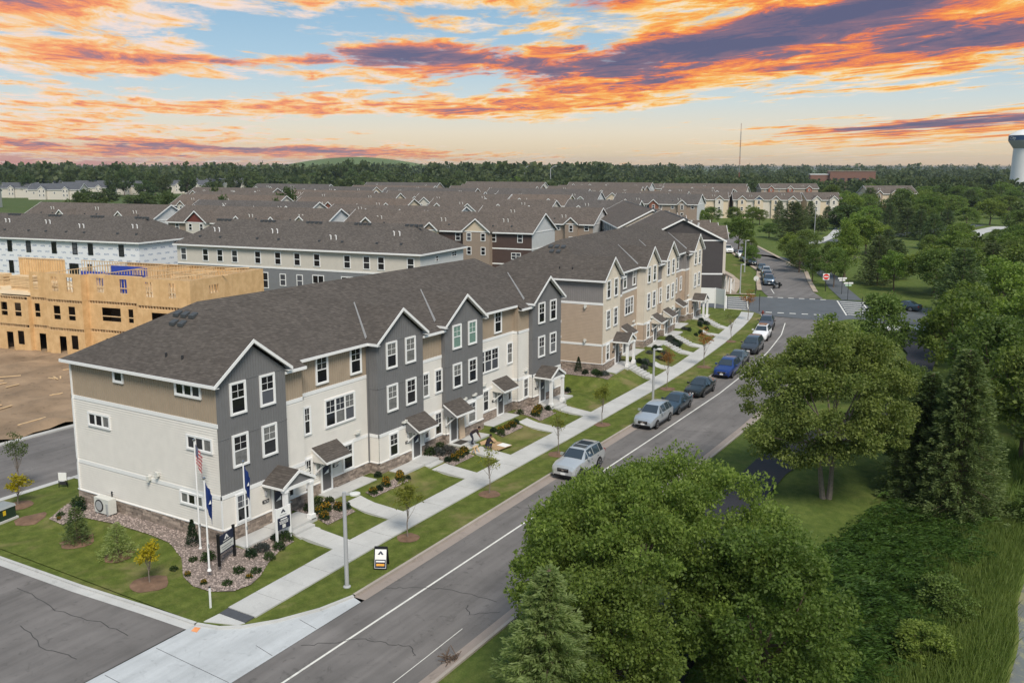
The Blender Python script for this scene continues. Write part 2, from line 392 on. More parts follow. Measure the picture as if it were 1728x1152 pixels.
def batten(mb, p0, p1, z0, top, pitch=.2, out=.0):
    """board-and-batten wall; top = height or function of the distance along"""
    L = math.hypot(p1[0]-p0[0], p1[1]-p0[1]); d = Vector((p1[0]-p0[0], p1[1]-p0[1]))/L; n = Vector((d.y, -d.x))
    tf = top if callable(top) else (lambda s: top)
    P = lambda s, o, z: (p0[0]+d.x*s+n.x*o, p0[1]+d.y*s+n.y*o, z)
    br = [0, L] if not callable(top) else [0, L/2, L]
    pts = [P(0, out, z0), P(L, out, z0)]+[P(s, out, tf(s)) for s in br[::-1]]
    mb.poly(pts)
    k = max(1, round(L/pitch)); w = .022
    for i in range(k+1):
        s = min(max(i*L/k, w), L-w); a, b = s-w, s+w; za, zb = tf(a), tf(b); o = out+.022
        mb.add([P(a, o, z0), P(b, o, z0), P(b, o, zb), P(a, o, za), P(a, out, z0), P(b, out, z0), P(b, out, zb), P(a, out, za)], [(0, 1, 2, 3), (4, 0, 3, 7), (1, 5, 6, 2)])
def plain(mb, p0, p1, z0, z1, out=0.0):
    d = Vector((p1[0]-p0[0], p1[1]-p0[1])).normalized(); n = Vector((d.y, -d.x))
    P = lambda p, z: (p[0]+n.x*out, p[1]+n.y*out, z)
    mb.poly([P(p0, z0), P(p1, z0), P(p1, z1), P(p0, z1)])
def band(mb, p0, p1, z0, z1, out=.04, jit=0.0):
    d = Vector((p1[0]-p0[0], p1[1]-p0[1])).normalized(); n = Vector((d.y, -d.x))
    e = d*out; a = (p0[0]-e.x, p0[1]-e.y); b = (p1[0]+e.x, p1[1]+e.y)
    mb.prism([(a[0]-n.x*.01, a[1]-n.y*.01, z0+jit), (b[0]-n.x*.01, b[1]-n.y*.01, z0+jit), (b[0]+n.x*out, b[1]+n.y*out, z0+jit), (a[0]+n.x*out, a[1]+n.y*out, z0+jit)], (0, 0, z1-z0))
def stones(mb, p0, p1, z0, z1, rnd):
    L = math.hypot(p1[0]-p0[0], p1[1]-p0[1]); d = Vector((p1[0]-p0[0], p1[1]-p0[1]))/L; n = Vector((d.y, -d.x)); z = z0
    while z < z1-.03:
        h = min(rnd.choice((.09, .12, .15, .18)), z1-z)
        s = -.04
        while s < L+.03:
            l = min(rnd.uniform(.22, .62), L+.04-s)
            if l > .02:
                o = rnd.uniform(.035, .085); a, b = s+.008, s+l-.008; c, e = z+.007, z+h-.007
                P = lambda q, oo, zz: (p0[0]+d.x*q+n.x*oo, p0[1]+d.y*q+n.y*oo, zz)
                mb.add([P(a, o, c), P(b, o, c), P(b, o, e), P(a, o, e), P(a, 0, c), P(b, 0, c), P(b, 0, e), P(a, 0, e)], [(0, 1, 2, 3), (3, 2, 6, 7), (4, 5, 1, 0), (4, 0, 3, 7), (1, 5, 6, 2)])
            s += l
        z += h
ZE, RZ, SG, SF = 9.10, 12.6, .72, .583   # eave, ridge, gable slope, main slope
BUMPS = [(0.0, 5.2), (13.72, 18.85), (21.65, 26.8), (34.85, 40.05)]
FRONT = [(0, 0), (5.2, 0), (5.2, .4), (7.0, .4), (7.0, .9), (13.72, .9), (13.72, 0), (18.85, 0), (18.85, .35), (21.65, .35), (21.65, 0), (26.8, 0),
         (26.8, .9), (33.0, .9), (33.0, .4), (34.85, .4), (34.85, 0), (40.05, 0)]
LX, DP = 40.05, 13.1
def isbump(p0, p1):
    m = ((p0[0]+p1[0])/2, (p0[1]+p1[1])/2)
    for a, b in BUMPS:
        if a-.01 <= m[0] <= b+.01 and m[1] < .95 and (m[1] < .01 or abs(m[0]-a) < .01 or abs(m[0]-b) < .01): return True
    return False
def townhouse(label, loc, rz, S, numbers, zb=-.35):
    root = thing('townhouse_row', label, 'townhouses', loc, rz)
    rnd = random.Random(S['seed'])
    low, top, bmp, lowb = MB(), MB(), MB(), MB()
    st, mor, bands = MB(), MB(), MB()
    loop = FRONT+[(LX, DP), (0, DP), (0, 0)]
    base_core = MB()
    for i in range(len(loop)-1):
        p0, p1 = loop[i], loop[i+1]
        if math.hypot(p1[0]-p0[0], p1[1]-p0[1]) < .01: continue
        plain(mor, p0, p1, zb, .66, .0); stones(st, p0, p1, zb, .64, rnd)
        band(bands, p0, p1, .64, .70, .09, i*.0007)
        lap(low, p0, p1, .70, 2.46)
        band(bands, p0, p1, 2.46, 2.69, .045, i*.0007)
        if i < len(FRONT)-1 and isbump(p0, p1):
            if abs(p0[1]) < .01 and abs(p1[1]) < .01:
                L = p1[0]-p0[0]
                batten(bmp, p0, p1, 2.69, lambda s, L=L: 9.02+SG*min(s, L-s), .2)
                for z in (5.86, 8.97): lowb = MB(); band(lowb, p0, p1, z, z+.045, .028, 0); lowb.build('seam_trim', S['bump'], root)
            else:
                batten(bmp, p0, p1, 2.69, 9.02, .2)
                for z in (5.86, 8.97): lowb = MB(); band(lowb, p0, p1, z, z+.045, .028, .001); lowb.build('seam_trim', S['bump'], root)
        else:
            up = 9.05 if not (i < len(FRONT)-1 and p0[1] < .6 and p1[1] < .6) else 8.86
            lap(low, p0, p1, 2.69, 6.60); band(bands, p0, p1, 6.60, 6.83, .045, i*.0007); batten(top, p0, p1, 6.83, up, .2)
    stuff(low.build('lap_siding', S['low'], root)); stuff(top.build('batten_siding', S['top'], root)); bo = stuff(bmp.build('bay_siding', S['bump'], root))
    stuff(bands.build('trim_band', WHITE, root))
    mor.build('foundation', MORTAR, root); stuff(st.build('stone_base', STONE, root))
    # corner boards
    for cx_, cy_ in ((0, 0), (0, DP), (LX, 0)):
        for za, zz, mt in ((.70, 2.46, S['low']), (2.69, 6.6, S['low'] if cy_ else None)):
            if mt: MB().box(cx_-.035, cx_+.035, cy_-.035, cy_+.035, za, zz).build('corner_board', WHITE if S['white'] else S['bump'], root)
    # ---------------- roof
    yb = DP+.42; rf = MB(); hx = -.35+(RZ-ZE)/SG; hx2 = LX+.35-(RZ-ZE)/SG; ry = .5+(RZ-ZE)/SF
    zf = lambda y: ZE+SF*(y-.5)
    g0 = 2.6; gz0 = ZE+SG*(g0+.35); gy0 = .5+(gz0-ZE)/SF
    def slab(pts, th=.05): rf.prism([(x, y, z) for x, y, z in pts], (0, 0, -th))
    slab([(-.35, -.35, ZE), (g0, -.35, gz0), (g0, gy0, gz0), (hx, ry, RZ), (-.35, yb, ZE)])
    slab([(LX+.35, yb, ZE), (hx2, ry, RZ), (LX-g0, gy0, gz0), (LX-g0, -.35, gz0), (LX+.35, -.35, ZE)])
    slab([(hx, ry, RZ), (hx2, ry, RZ), (LX+.35, yb, ZE), (-.35, yb, ZE)])
    segs = []; 
    for i in range(len(FRONT)-1):
        p0, p1 = FRONT[i], FRONT[i+1]
        if abs(p0[1]-p1[1]) < .01: segs.append((p0[0], p1[0], (p0[1]-.4) if p0[1] > .01 else .2))
    top_at = lambda x: ry if hx <= x <= hx2 else (.5+(SG*(x+.35))/SF if x < hx else .5+(SG*(LX+.35-x))/SF)
    cuts = sorted(set([a for a, b, y in segs]+[segs[-1][1], hx, hx2]))
    pieces = []
    for a, b in zip(cuts[:-1], cuts[1:]):
        y = [yy for xa, xb, yy in segs if xa-.01 <= a and b <= xb+.01][0]
        ta, tb = top_at(a), top_at(b)
        slab([(a, y, zf(y)), (b, y, zf(y)), (b, tb, zf(tb)), (a, ta, zf(ta))])
    gr, fas, sof, fl = MB(), MB(), MB(), MB()
    for gi, (a, b) in enumerate(BUMPS):
        fas = MB()
        xc = (a+b)/2; hw = (b-a)/2+.35; zr = ZE+SG*hw; yt = .5+(zr-ZE)/SF
        if gi != 0: slab([(xc-hw, -.35, ZE), (xc, -.35, zr), (xc, yt, zr), (xc-hw, .9, ZE-.02)])
        if gi != 3: slab([(xc, -.35, zr), (xc+hw, -.35, ZE), (xc+hw, .9, ZE-.02), (xc, yt, zr)])
        for sgn in (-1, 1):
            x0 = xc+sgn*hw
            fas.prism([(x0, -.375, ZE-.2), (xc, -.375, zr-.2), (xc, -.375, zr+.012), (x0, -.375, ZE+.012)], (0, .035, 0))
            sof.prism([(x0, -.34, ZE-.10), (xc, -.34, zr-.10), (xc, .0, zr-.10), (x0, .0, ZE-.10)], (0, 0, -.025))
            ex = xc+sgn*(b-a)/2
            sof.box(min(ex, x0), max(ex, x0), -.34, .55, ZE-.2, ZE-.17)
            if (gi, sgn) not in ((0, -1), (3, 1)): fas.box(x0-.02, x0+.02, -.34, .5, ZE-.17, ZE+.0)
        if gi in (1, 2, 3):   # metal valley on the near side
            t_ = Vector((xc, yt, zr)); b_ = Vector((xc-hw+.25, .5+.25*SG/SF, ZE+.25*SG))
            fl = MB(); e_ = Vector((.09, 0, .0))
            fl.prism([tuple(b_-e_+Vector((0, 0, .045))), tuple(b_+e_+Vector((0, 0, .19))), tuple(t_+e_*.6+Vector((0, 0, .06))), tuple(t_-e_*.6+Vector((0, 0, .03)))], (0, 0, -.02)); fl.build('valley_flashing', FLASH, root)
        fas.build('fascia', WHITE, root)
    rf.build('roof', SHING, root)
    # eave fascias / gutters
    gut = MB()
    gut.box(-.42, -.35, -.36, yb, ZE-.17, ZE+.0).box(LX+.35, LX+.42, -.36, yb, ZE-.17, ZE).box(-.35, LX+.35, yb, yb+.07, ZE-.17, ZE)
    sof.box(-.34, 0, 0, yb, ZE-.175, ZE-.15).box(LX, LX+.34, 0, yb, ZE-.175, ZE-.15)
    for a, b, y in segs:
        if y > -.3 and not any(abs(a-q[0]) < .05 for q in BUMPS):
            gut.box(a-.0, b+.0, y-.08, y, zf(y)-.17, zf(y)); sof.box(a, b, y, y+.42, zf(y)-.16, zf(y)-.135)
    gut.build('gutter', WHITE, root); sof.build('soffit', WHITE, root)
    # roof vents
    for vx, vy in ((2.9, 6.0), (2.9, 6.75), (3.5, 5.7), (3.5, 6.4), (3.5, 7.1)):
        zz = ZE+SG*(vx+.35)
        MB().prism([(vx-.2, vy-.22, zz-.1), (vx+.2, vy-.22, zz+.14), (vx+.2, vy-.22, zz+.24), (vx-.2, vy-.22, zz+.08)], (0, .44, 0)).build('roof_vent', VENTD, root)
    for vx, vy in ((.85, 5.0), (.85, 3.6)):
        MB().tube([(vx, vy, ZE+SG*(vx+.35)-.1), (vx, vy, ZE+SG*(vx+.35)+.22)], .07, 8).build('vent_pipe', DKMET, root)
    # ---------------- windows
    W = lambda x, y, z0, w, h, st='dh', pane=None, grid=True: window(root, (x, y), 0, z0, w, h, st, pane, grid)
    for gi, (a, b) in enumerate(BUMPS):
        bl = BLIND if (S['seed'] == 1 and gi == 2) else None
        for x in (a+.93, a+3.15 if gi == 0 else a+3.05):
            W(x, 0, 7.08, 1.18, 1.88, pane=bl); W(x, 0, 4.05, 1.18, 1.9, pane=CURT if rnd.random() < .25 else None)
    for x0, x1 in ((7.0, 13.72), (26.8, 33.0)):
        if x0 < 10:
            W(8.7, .9, 7.1, 1.15, 1.9); W(11.97, .9, 7.1, 1.15, 1.9); W(9.4, .9, 4.08, 2.95, 1.92, 'dh3'); W(7.45, .9, 4.08, .68, 1.88); W(7.42, .9, .72, .68, 1.85); W(10.98, .9, .72, 1.06, 1.85)
        else:
            W(29.92, .9, 7.05, 1.15, 1.9); W(27.3, .9, 4.0, 3.3, 1.95, 'dh3'); W(31.92, .9, 4.06, .95, 1.9); W(28.1, .9, .72, .95, 1.85); W(32.0, .9, .80, .68, 1.3, 'one')
    W(19.15, .35, 4.0, .85, 1.85); W(20.7, .35, 4.0, .95, 1.85); W(20.6, .35, .72, .98, 1.85); W(19.25, .35, .78, .7, 1.3, 'one')
    W(5.35, .4, .74, .62, 1.5, 'one'); W(33.85, .4, .72, .9, 1.8)
    W(.95, 0, .74, 1.05, 1.75); W(14.75, 0, .74, 1.05, 1.75); W(24.55, 0, .74, 1.2, 1.75); W(37.9, 0, .74, .8, 1.5, 'one')
    # end wall towards the side street
    E = lambda y, z0, w, h, st: window(root, (0, y), -math.pi/2, z0, w, h, st)
    if S['seed'] == 1:
        E(8.78, 8.16, .94, .76, 'one'); E(3.28, 8.10, 2.17, .82, 'tri'); E(11.55, 5.08, 2.16, .9, 'tri'); E(2.55, 5.06, 2.14, .9, 'tri'); E(3.39, 1.68, 2.0, .80, 'tri')
    # ---------------- doors and canopies
    doors = [(3.72, 0.0, 'porch'), (8.85, .9, 'shed'), (17.35, 0.0, 'shed'), (22.05, 0.0, 'shed'), (30.3, .9, 'shed'), (36.0, 0.0, 'porch')]
    dm = MB().box(.06, .86, -.03, .0, .06, 2.02); dfr = MB().box(-.08, .06, -.06, .02, -.1, 2.16).box(.86, 1.0, -.06, .02, -.1, 2.16).box(.06, .86, -.06, .02, 2.02, 2.16).box(.06, .86, -.06, .02, -.1, .06)
    dmm, dfm = dm.mesh('door', DOORG), dfr.mesh('door_frame', WHITE)
    hm = MB().box(.74, .79, -.09, -.03, .92, 1.1).mesh('door_handle', GALV); bn = MB().box(.16, .66, -.042, -.03, 1.15, 1.72).mesh('door_banner', NAVY)
    bt = MB().prism([(.2, -.046, 1.15), (.64, -.046, 1.4), (.64, -.046, 1.15)], (0, .004, 0)).mesh('banner_mark', WHITE)
    for di, (x, y, kind) in enumerate(doors):
        y2 = y-.092
        back = MB().box(x-.06, x+.98, y-.09, y+.0, -.3, .74).build('door_surround', WHITE, root)
        d = ob('door', dmm, root, (x, y2, .0)); ob('door_frame', dfm, d); ob('door_handle', hm, d)
        if S['seed'] == 1 and di != 3: ob('door_banner', bn, d); ob('banner_mark', bt, d)
        nx = x-.75 if kind == 'porch' or di in (2, 4) else x+1.15
        pl = MB().box(nx, nx+.5, y-.065, y-.02, 1.28, 1.48).build('house_number', BLACKP, root)
        if S['seed'] == 1:
            cu = bpy.data.curves.new('digits', 'FONT'); cu.body = numbers[di]; cu.size = .2; cu.align_x = 'CENTER'
            tmp = bpy.data.objects.new('digits', cu); COL.objects.link(tmp); dg = bpy.context.evaluated_depsgraph_get()
            me = bpy.data.meshes.new_from_object(tmp.evaluated_get(dg)); bpy.data.objects.remove(tmp); me.materials.append(WHITE)
            q = ob('digits', me, pl, (nx+.25, y-.072, 1.31)); q.rotation_euler = (math.pi/2, 0, 0)
        MB().box(nx+.2, nx+.32, y-.16, y-.02, 1.75, 2.02).build('wall_lamp', LTGREY, root)
        if kind == 'shed':
            a, b = x-.72, x+1.62; yo = y-1.25; zt, zl = 3.18, 2.42
            c = MB().prism([(a, y, zt), (b, y, zt), (b, yo, zl), (a, yo, zl)], (0, 0, -.05)).build('canopy_roof', SHING, root)
            MB().prism([(a+.03, y-.02, zt-.08), (a+.03, yo, zl-.06), (a+.03, yo, zl-.2), (a+.03, y-.02, zl-.2)], (.05, 0, 0)).prism([(b-.08, y-.02, zt-.08), (b-.08, yo, zl-.06), (b-.08, yo, zl-.2), (b-.08, y-.02, zl-.2)], (.05, 0, 0)).build('canopy_side', S['bump'] if y < .1 else S['low'], c)
            MB().prism([(a-.01, y-.02, zt-.06), (a-.01, yo-.03, zl-.06), (a-.01, yo-.03, zl-.2), (a-.01, y-.02, zt-.2)], (.04, 0, 0)).prism([(b-.03, y-.02, zt-.06), (b-.03, yo-.03, zl-.06), (b-.03, yo-.03, zl-.2), (b-.03, y-.02, zt-.2)], (.04, 0, 0)).box(a+.03, b-.03, yo-.03, yo+.01, zl-.2, zl-.045).build('canopy_fascia', WHITE, c)
            for bx in (a+.22, b-.32):
                MB().box(bx, bx+.1, y-.12, y-.02, 1.35, 2.22).beam((bx+.05, y-.1, 1.45), (bx+.05, yo+.35, 2.16), .09).box(bx, bx+.1, yo+.15, y-.02, 2.12, 2.22).build('bracket', WHITE, root)
        else:
            a, b = (x-.72, x+1.95) if x < 10 else (x-.85, x+1.85); xc = (a+b)/2; yo = y-1.62; zr, ze = 3.25, 2.5
            c = MB().prism([(a, y+.1, ze), (xc, y+.1, zr), (xc, yo-.12, zr), (a, yo-.12, ze)], (0, 0, .05)).prism([(xc, y+.1, zr), (b, y+.1, ze), (b, yo-.12, ze), (xc, yo-.12, zr)], (0, 0, .05)).build('porch_roof', SHING, root)
            fz = MB()
            for s0, s1 in ((a, xc), (b, xc)):
                fz.prism([(s0, yo-.15, ze-.14), (s1, yo-.15, zr-.14), (s1, yo-.15, zr+.06), (s0, yo-.15, ze+.06)], (0, .04, 0))
            fz.box(a-.03, a+.03, yo-.12, y-.03, ze-.14, ze+.0).box(b-.03, b+.03, yo-.12, y-.03, ze-.14, ze+.0).box(a+.03, b-.03, yo-.04, yo+.12, ze-.26, ze-.06)
            fz.build('porch_fascia', WHITE, c)
            MB().prism([(a+.25, yo, ze-.06), (b-.25, yo, ze-.06), (xc, yo, zr-.16)], (0, .04, 0)).build('porch_gable', S['bump'], c)
            for px in (a+.3, b-.3):
                MB().box(px-.12, px+.12, yo-.06, yo+.18, .06, ze-.2).box(px-.19, px+.19, yo-.13, yo+.25, -.12, .2).box(px-.16, px+.16, yo-.1, yo+.22, ze-.34, ze-.22).build('porch_post', WHITE, root)
    # security lamps and meter boxes
    for x, y, z in ((6.9, .4, 2.05), (12.4, .9, 3.05), (16.4, 0, 2.95), (25.4, 0, 2.95), (24.0, 0, 2.9), (28.2, .9, 3.05), (34.2, .4, 3.2)):
        MB().cbox((x, y-.12, z), (.34, .2, .12)).cbox((x+.18, y-.16, z+.08), (.14, .16, .14)).build('flood_lamp', PLAST, root)
    for y, z in ((6.0, 2.72), (5.2, 3.1), (1.0, 2.9)) if S['seed'] == 1 else ((4.5, 3.15), (1.8, 3.0), (1.8, 6.45)):
        MB().cbox((-.14, y, z), (.2, .24, .24)).cbox((-.2, y+.02, z-.16), (.12, .12, .16)).build('wall_vent', PLAST, root)
    MB().box(13.6, 13.68, .78, .86, .6, 8.8).build('downspout', S['bump'], root)
    MB().box(-.1, -.02, 12.9, 13.0, .7, 8.9).build('downspout', WHITE, root)
    MB().box(26.86, 26.94, .72, .80, 6.9, 8.8).build('downspout', WHITE, root)
    return root
townhouse('long three-storey townhouse row with grey gabled bays, cream siding and stone base', (0, 0, 0), 0,
          dict(seed=1, low=CREAM, top=TAN, bump=GREY, white=True), ['7676', '7672', '7668', '7664', '7660', '7656'])
townhouse('three-storey townhouse row with ivory gabled bays, sand siding and grey upper walls', (47.77, -.6, .61), .0992,
          dict(seed=2, low=BTAN, top=BGREY, bump=BCREAM, white=True), ['']*6, zb=-.6)
# ------------------------------------------------------------------ ground, roads, lawns
LAWN = lawnmat('lawn_grass', (.080, .108, .020), (.125, .150, .034), (.22, .185, .085), .75, .08)
PARKG = lawnmat('park_grass', (.070, .105, .022), (.110, .145, .034), (.16, .16, .055), .45)
FARG = lawnmat('far_grass', (.055, .085, .022), (.085, .115, .035), (.15, .15, .07), .5)
ASPH = pavemat('asphalt', (.150, .140, .134), .20, .32, .9, .25, .16)
ASPHN = pavemat('new_dark_asphalt', (.028, .028, .034), .12, .1, .75)
ASPHX = pavemat('cross_street_asphalt', (.105, .115, .125), .12, .15)
CONC = pavemat('pale_concrete', (.47, .47, .455), .10, .16, .85, .5)
CONCB = pavemat('apron_concrete', (.45, .47, .48), .10, .22, .8, .5, .10)
KERBC = pavemat('kerb_concrete', (.36, .32, .28), .14, .2)
GUTT = pavemat('gutter_concrete', (.29, .245, .215), .12, .2)
PATHC = pavemat('aged_sidewalk', (.40, .33, .26), .12, .15)
DIRT = pavemat('bare_dirt', (.27, .19, .122), .32, .35, .95, .22)
MULCH = pavemat('wood_mulch', (.17, .105, .07), .3, .3, .95, 2.0)
PEBB = pavemat('pebble_bed', (.19, .155, .135), .3, .4, .9, 4.0)
PAINT = pavemat('road_paint', (.68, .67, .62), .12, .3, .7, 2.0)
SEALT = pavemat('thin_sealant', (.055, .053, .052), .2, .2, .7)
SEAL = pavemat('crack_sealant', (.025, .025, .027), .1, .1, .6)
def ptsdist(px, py, x0, x1, y0, y1):
    return math.hypot(max(x0-px, 0, px-x1), max(y0-py, 0, py-y1))
LKP = [(-6.25, -5.1), (-5.9, -6.3), (-5.28, -7.17), (-4, -8.18), (-2.1, -9.12), (-.2, -9.6), (5, -9.55), (20, -9.3), (34, -9.2), (50, -9.1), (58, -8.8), (67, -7.95), (78, -6.5), (88, -4.8), (95, -3.2), (98.5, -2.0), (100.2, -.4), (101, 1.6)]
RKP = [(-60, -17.2), (40, -17.2), (50, -17.0), (60, -16.3), (75, -14.9), (88, -13.1), (95, -12.1), (98.5, -12.2), (101, -13.2), (102.3, -15.2)]
LINEP = [(-60, -12.45), (35, -12.1), (50, -12.0), (60, -11.5), (67.3, -10.95), (73.6, -10.3), (84, -8.9), (93.2, -6.98)]
SWP = [(-6.05, -5.35), (-4.5, -5.3), (5, -4.95), (30, -4.75), (51, -4.35), (60, -3.9), (75, -2.6), (88, -1.0), (95, .1), (99, 1.0)]
LK = lambda x: interp(x, LKP); RK = lambda x: interp(x, RKP); SW = lambda x: interp(x, SWP)
bc, bs = math.cos(.0992), math.sin(.0992)
def sst(t): t = min(max(t, 0), 1); return t*t*(3-2*t)
def hl(x, y):
    a = ptsdist(x, y, 0, 40.05, 0, 13.1); za = -.14+(-.62+.14)*sst((a-.7)/2.7)
    qx, qy = x-47.77, y+.6; lx, ly = bc*qx+bs*qy, -bs*qx+bc*qy
    b = ptsdist(lx, ly, 0, 40.05, 0, 13.1); zb = .46+(-.62-.46)*sst((b-.9)/3.0)
    return max(za, zb, -.62)
def strip(name, mat, xs, f0, f1, n, zfun, parent=None):
    v, fc = [], []
    for x in xs:
        a, b = f0(x), f1(x)
        for j in range(n+1):
            y = a+(b-a)*j/n; v.append((x, y, zfun(x, y)))
    m = n+1
    for i in range(len(xs)-1):
        for j in range(n): fc.append((i*m+j, (i+1)*m+j, (i+1)*m+j+1, i*m+j+1))
    return ob(name, fast_mesh(name, np.array(v), np.array(fc), mat), parent)
def flat(name, mat, pts, z, parent=None):
    o = MB().poly([(x, y, z) for x, y in pts]).build(name, mat, parent); return o
def offs(poly, d):
    out = []
    for i, p in enumerate(poly):
        a = poly[max(i-1, 0)]; b = poly[min(i+1, len(poly)-1)]; l = math.hypot(b[0]-a[0], b[1]-a[1]); n = ((b[1]-a[1])/l, -(b[0]-a[0])/l)
        out.append((p[0]+n[0]*d, p[1]+n[1]*d))
    return out
def ribbon(name, mat, poly, d0, d1, z, parent=None, th=0.0):
    """strip along a polyline between two offsets (to the right)"""
    A, B = offs(poly, d0), offs(poly, d1); n = len(poly); v = [(*p, z) for p in A]+[(*p, z) for p in B]
    fcs = [(n+i, n+i+1, i+1, i) for i in range(n-1)]
    mb = MB().add(v, fcs)
    if th:
        mb.add([(*p, z-th) for p in A]+[(*p, z) for p in A], [(i, i+1, n+i+1, n+i) for i in range(n-1)])
        mb.add([(*p, z-th) for p in B]+[(*p, z) for p in B], [(n+i, n+i+1, i+1, i) for i in range(n-1)])
    return mb.build(name, mat, parent)
g = MB(); N = 64
ring = [0.0, 400, 900, 2200, 6000]
gv = [(60, 0, -2.95)]; gf = []
for k, rr in enumerate(ring[1:]):
    for j in range(N):
        a = 2*math.pi*j/N; gv.append((60+rr*math.cos(a), rr*math.sin(a), -2.95))
for j in range(N): gf.append((0, 1+j, 1+(j+1) % N))
for k in range(len(ring)-2):
    for j in range(N):
        a, b = 1+k*N+j, 1+k*N+(j+1) % N; gf.append((a, a+N, b+N, b))
struct(MB().add(gv, gf).build('ground', FARG))
# neighbourhood plateau (yards between the rows): low lift over the base ground
struct(flat('terrain', FARG, [(-7, 31), (46, 31), (46, 19.6), (60, 16), (101, 16), (135, 12), (700, 230), (700, 1400), (-200, 1400), (-200, 31)], -.78))
struct(flat('terrain', FARG, [(108, -70), (420, -70), (420, 60), (700, 228), (2600, 700), (2600, -1600), (108, -400)], -.80))
# lawns of the front row
xs = sorted(set([-6.25, -6.1]+[round(x*.5, 2) for x in range(-12, 203)]))
struct(strip('lawn', LAWN, xs, LK, lambda x: 18.7 if x < 46 else 18.7+(x-46)*.1, 52, hl))
_ss = [(-5.1, -6.2), (-1.9, -6.33), (3.1, -6.63), (10.3, -6.81), (18.7, -6.88)]; _v = []
for k in range(41):
    y_ = -5.1+k*23.8/40; _v += [(interp(y_, _ss), y_, -.62), (-6.2, y_, -.62)]
struct(ob('lawn', fast_mesh('lawn', np.array(_v), np.array([(2*k, 2*k+1, 2*k+3, 2*k+2) for k in range(40)]), LAWN)))
# park on the other side of the road, falling to the pond
def hp(x, y):
    d = RK(min(max(x, -60), 102))-y
    z = -.66-.10*sst((d-1)/6)-.75*sst((d-7)/9)
    p = ptsdist(x, y, 4, 25, -70, -39.6)
    z -= 1.15*sst(1-p/2.6)
    return z+.06*math.sin(x*.7+y*.4)*sst((d-6)/4)
xs2 = [-60+i*2 for i in range(20)]+[-20+i*.8 for i in range(153)]
struct(strip('park_lawn', PARKG, xs2, lambda x: -70, lambda x: RK(x)-.70, 66, hp))
struct(flat('park_lawn', PARKG, [(120.5, -11), (124, -9), (152, 5), (200, 28), (262, 62), (330, 90), (420, 40), (420, -70), (118, -70), (117, -24)], -.74))
struct(flat('verge', PARKG, [(101.2, -70), (125, -70), (170, -8), (215, 40), (215, 75), (170, 47), (140, 30), (112, 23), (96, 40), (93, 20), (99.5, 8), (101.5, -10)], -.765))
# roads
road = [(x, RK(x)) for x, _ in RKP if x > -60 and x < 99]
mrx = [-60, -30, -16, -8, 0, 10, 20, 34, 45, 50, 55, 60, 65, 70, 75, 80, 85, 90, 95, 98]
struct(strip('road', ASPH, mrx, lambda x: RK(x)+.0, lambda x: (LK(x) if x > -.2 else -9.62)-.78, 6, lambda x, y: -.70))
xp = [p for p in LKP if p[0] >= -.3]; lkp = [(x, LK(x)) for x in np.linspace(-.2, 98.4, 60)]
struct(ribbon('kerb', KERBC, lkp, 0.0, .17, -.555, th=.2)); struct(ribbon('gutter', GUTT, lkp, .16, .80, -.694))
rkp = [(x, RK(x)) for x in np.linspace(-60, 98, 70)]
struct(ribbon('kerb', KERBC, rkp, .55, .72, -.56, th=.2)); struct(ribbon('gutter', GUTT, rkp, -.02, .56, -.692))
struct(ribbon('road_marking', PAINT, [(x, interp(x, LINEP)) for x in np.linspace(-40, 93.2, 60)], -.06, .06, -.695))
struct(ribbon('road_marking', PAINT, [(-9, -16.3), (-3, -16.25), (0, -16.2)], -.02, .02, -.695))
# side street, apron with flared kerb, alley
struct(flat('side_street', ASPH, [(-14.3, -5.05), (-6.75, -5.02), (-6.95, -1.6), (-7.12, 3.6), (-7.3, 9.6), (-7.4, 60), (-14.3, 60)], -.699))
ss = [(-6.2, -5.1), (-6.33, -1.9), (-6.63, 3.1), (-6.81, 10.3), (-6.86, 18.0), (-6.9, 19.0)]
struct(ribbon('kerb', CONC, ss, -.62, -.14, -.688)); struct(ribbon('kerb', CONC, ss, -.15, .02, -.60, th=.15))
struct(flat('side_kerb', CONC, [(-15.2, -5.1), (-14.3, -5.1), (-14.3, 60), (-15.2, 60)], -.64))
ap = [(-16.5, -10.45), (-.45, -10.35), (-.2, -9.6), (-2.1, -9.12), (-4, -8.18), (-5.28, -7.17), (-5.9, -6.3), (-6.22, -5.1), (-16.5, -5.1)]
apr = struct(flat('apron', CONCB, ap, -.6935))
fl_ = [(-6.2, -5.15), (-5.9, -6.3), (-5.28, -7.17), (-4, -8.18), (-2.1, -9.12), (-.2, -9.6)]
struct(ribbon('kerb', CONC, fl_, -.02, .15, -.605, th=.1))
for x in (-11.5, -8.9, -6.4, -3.6): MB().beam((x, -10.3, -.692), (x+.25, -5.3 if x < -6.5 else -9.0, -.692), .02, .008).build('joint', SEAL, apr)
struct(flat('alley', ASPH, [(-7.4, 19.2), (60, 17.5), (60, 29.5), (-7.4, 30.9)], -.697))
struct(MB().box(-6.9, 3.2, 18.72, 19.25, -.8, -.61).build('kerb', CONC)); struct(MB().box(-7.4, 60, 30.6, 31.1, -.8, -.58).build('kerb', CONC))
struct(flat('driveway', CONC, [(3.2, 13.3), (39, 13.3), (39, 19.1), (3.2, 19.1)], -.6))
# bare lot with heaps and scraps
rg = np.random.default_rng(3)
def hd(x, y): return -.44+.10*math.sin(x*.9+y*.35)+.09*math.sin(y*1.3-x*.4)+.08*math.sin(x*2.3+y*1.9)+.55*math.exp(-((y-31.9)/.8)**2)*(.5+.5*math.sin(x*.8))*(1 if x > 2 else .15)
struct(strip('dirt_lot', DIRT, [-9+i*.7 for i in range(80)], lambda x: 31.0, lambda x: 80.0, 70, hd))
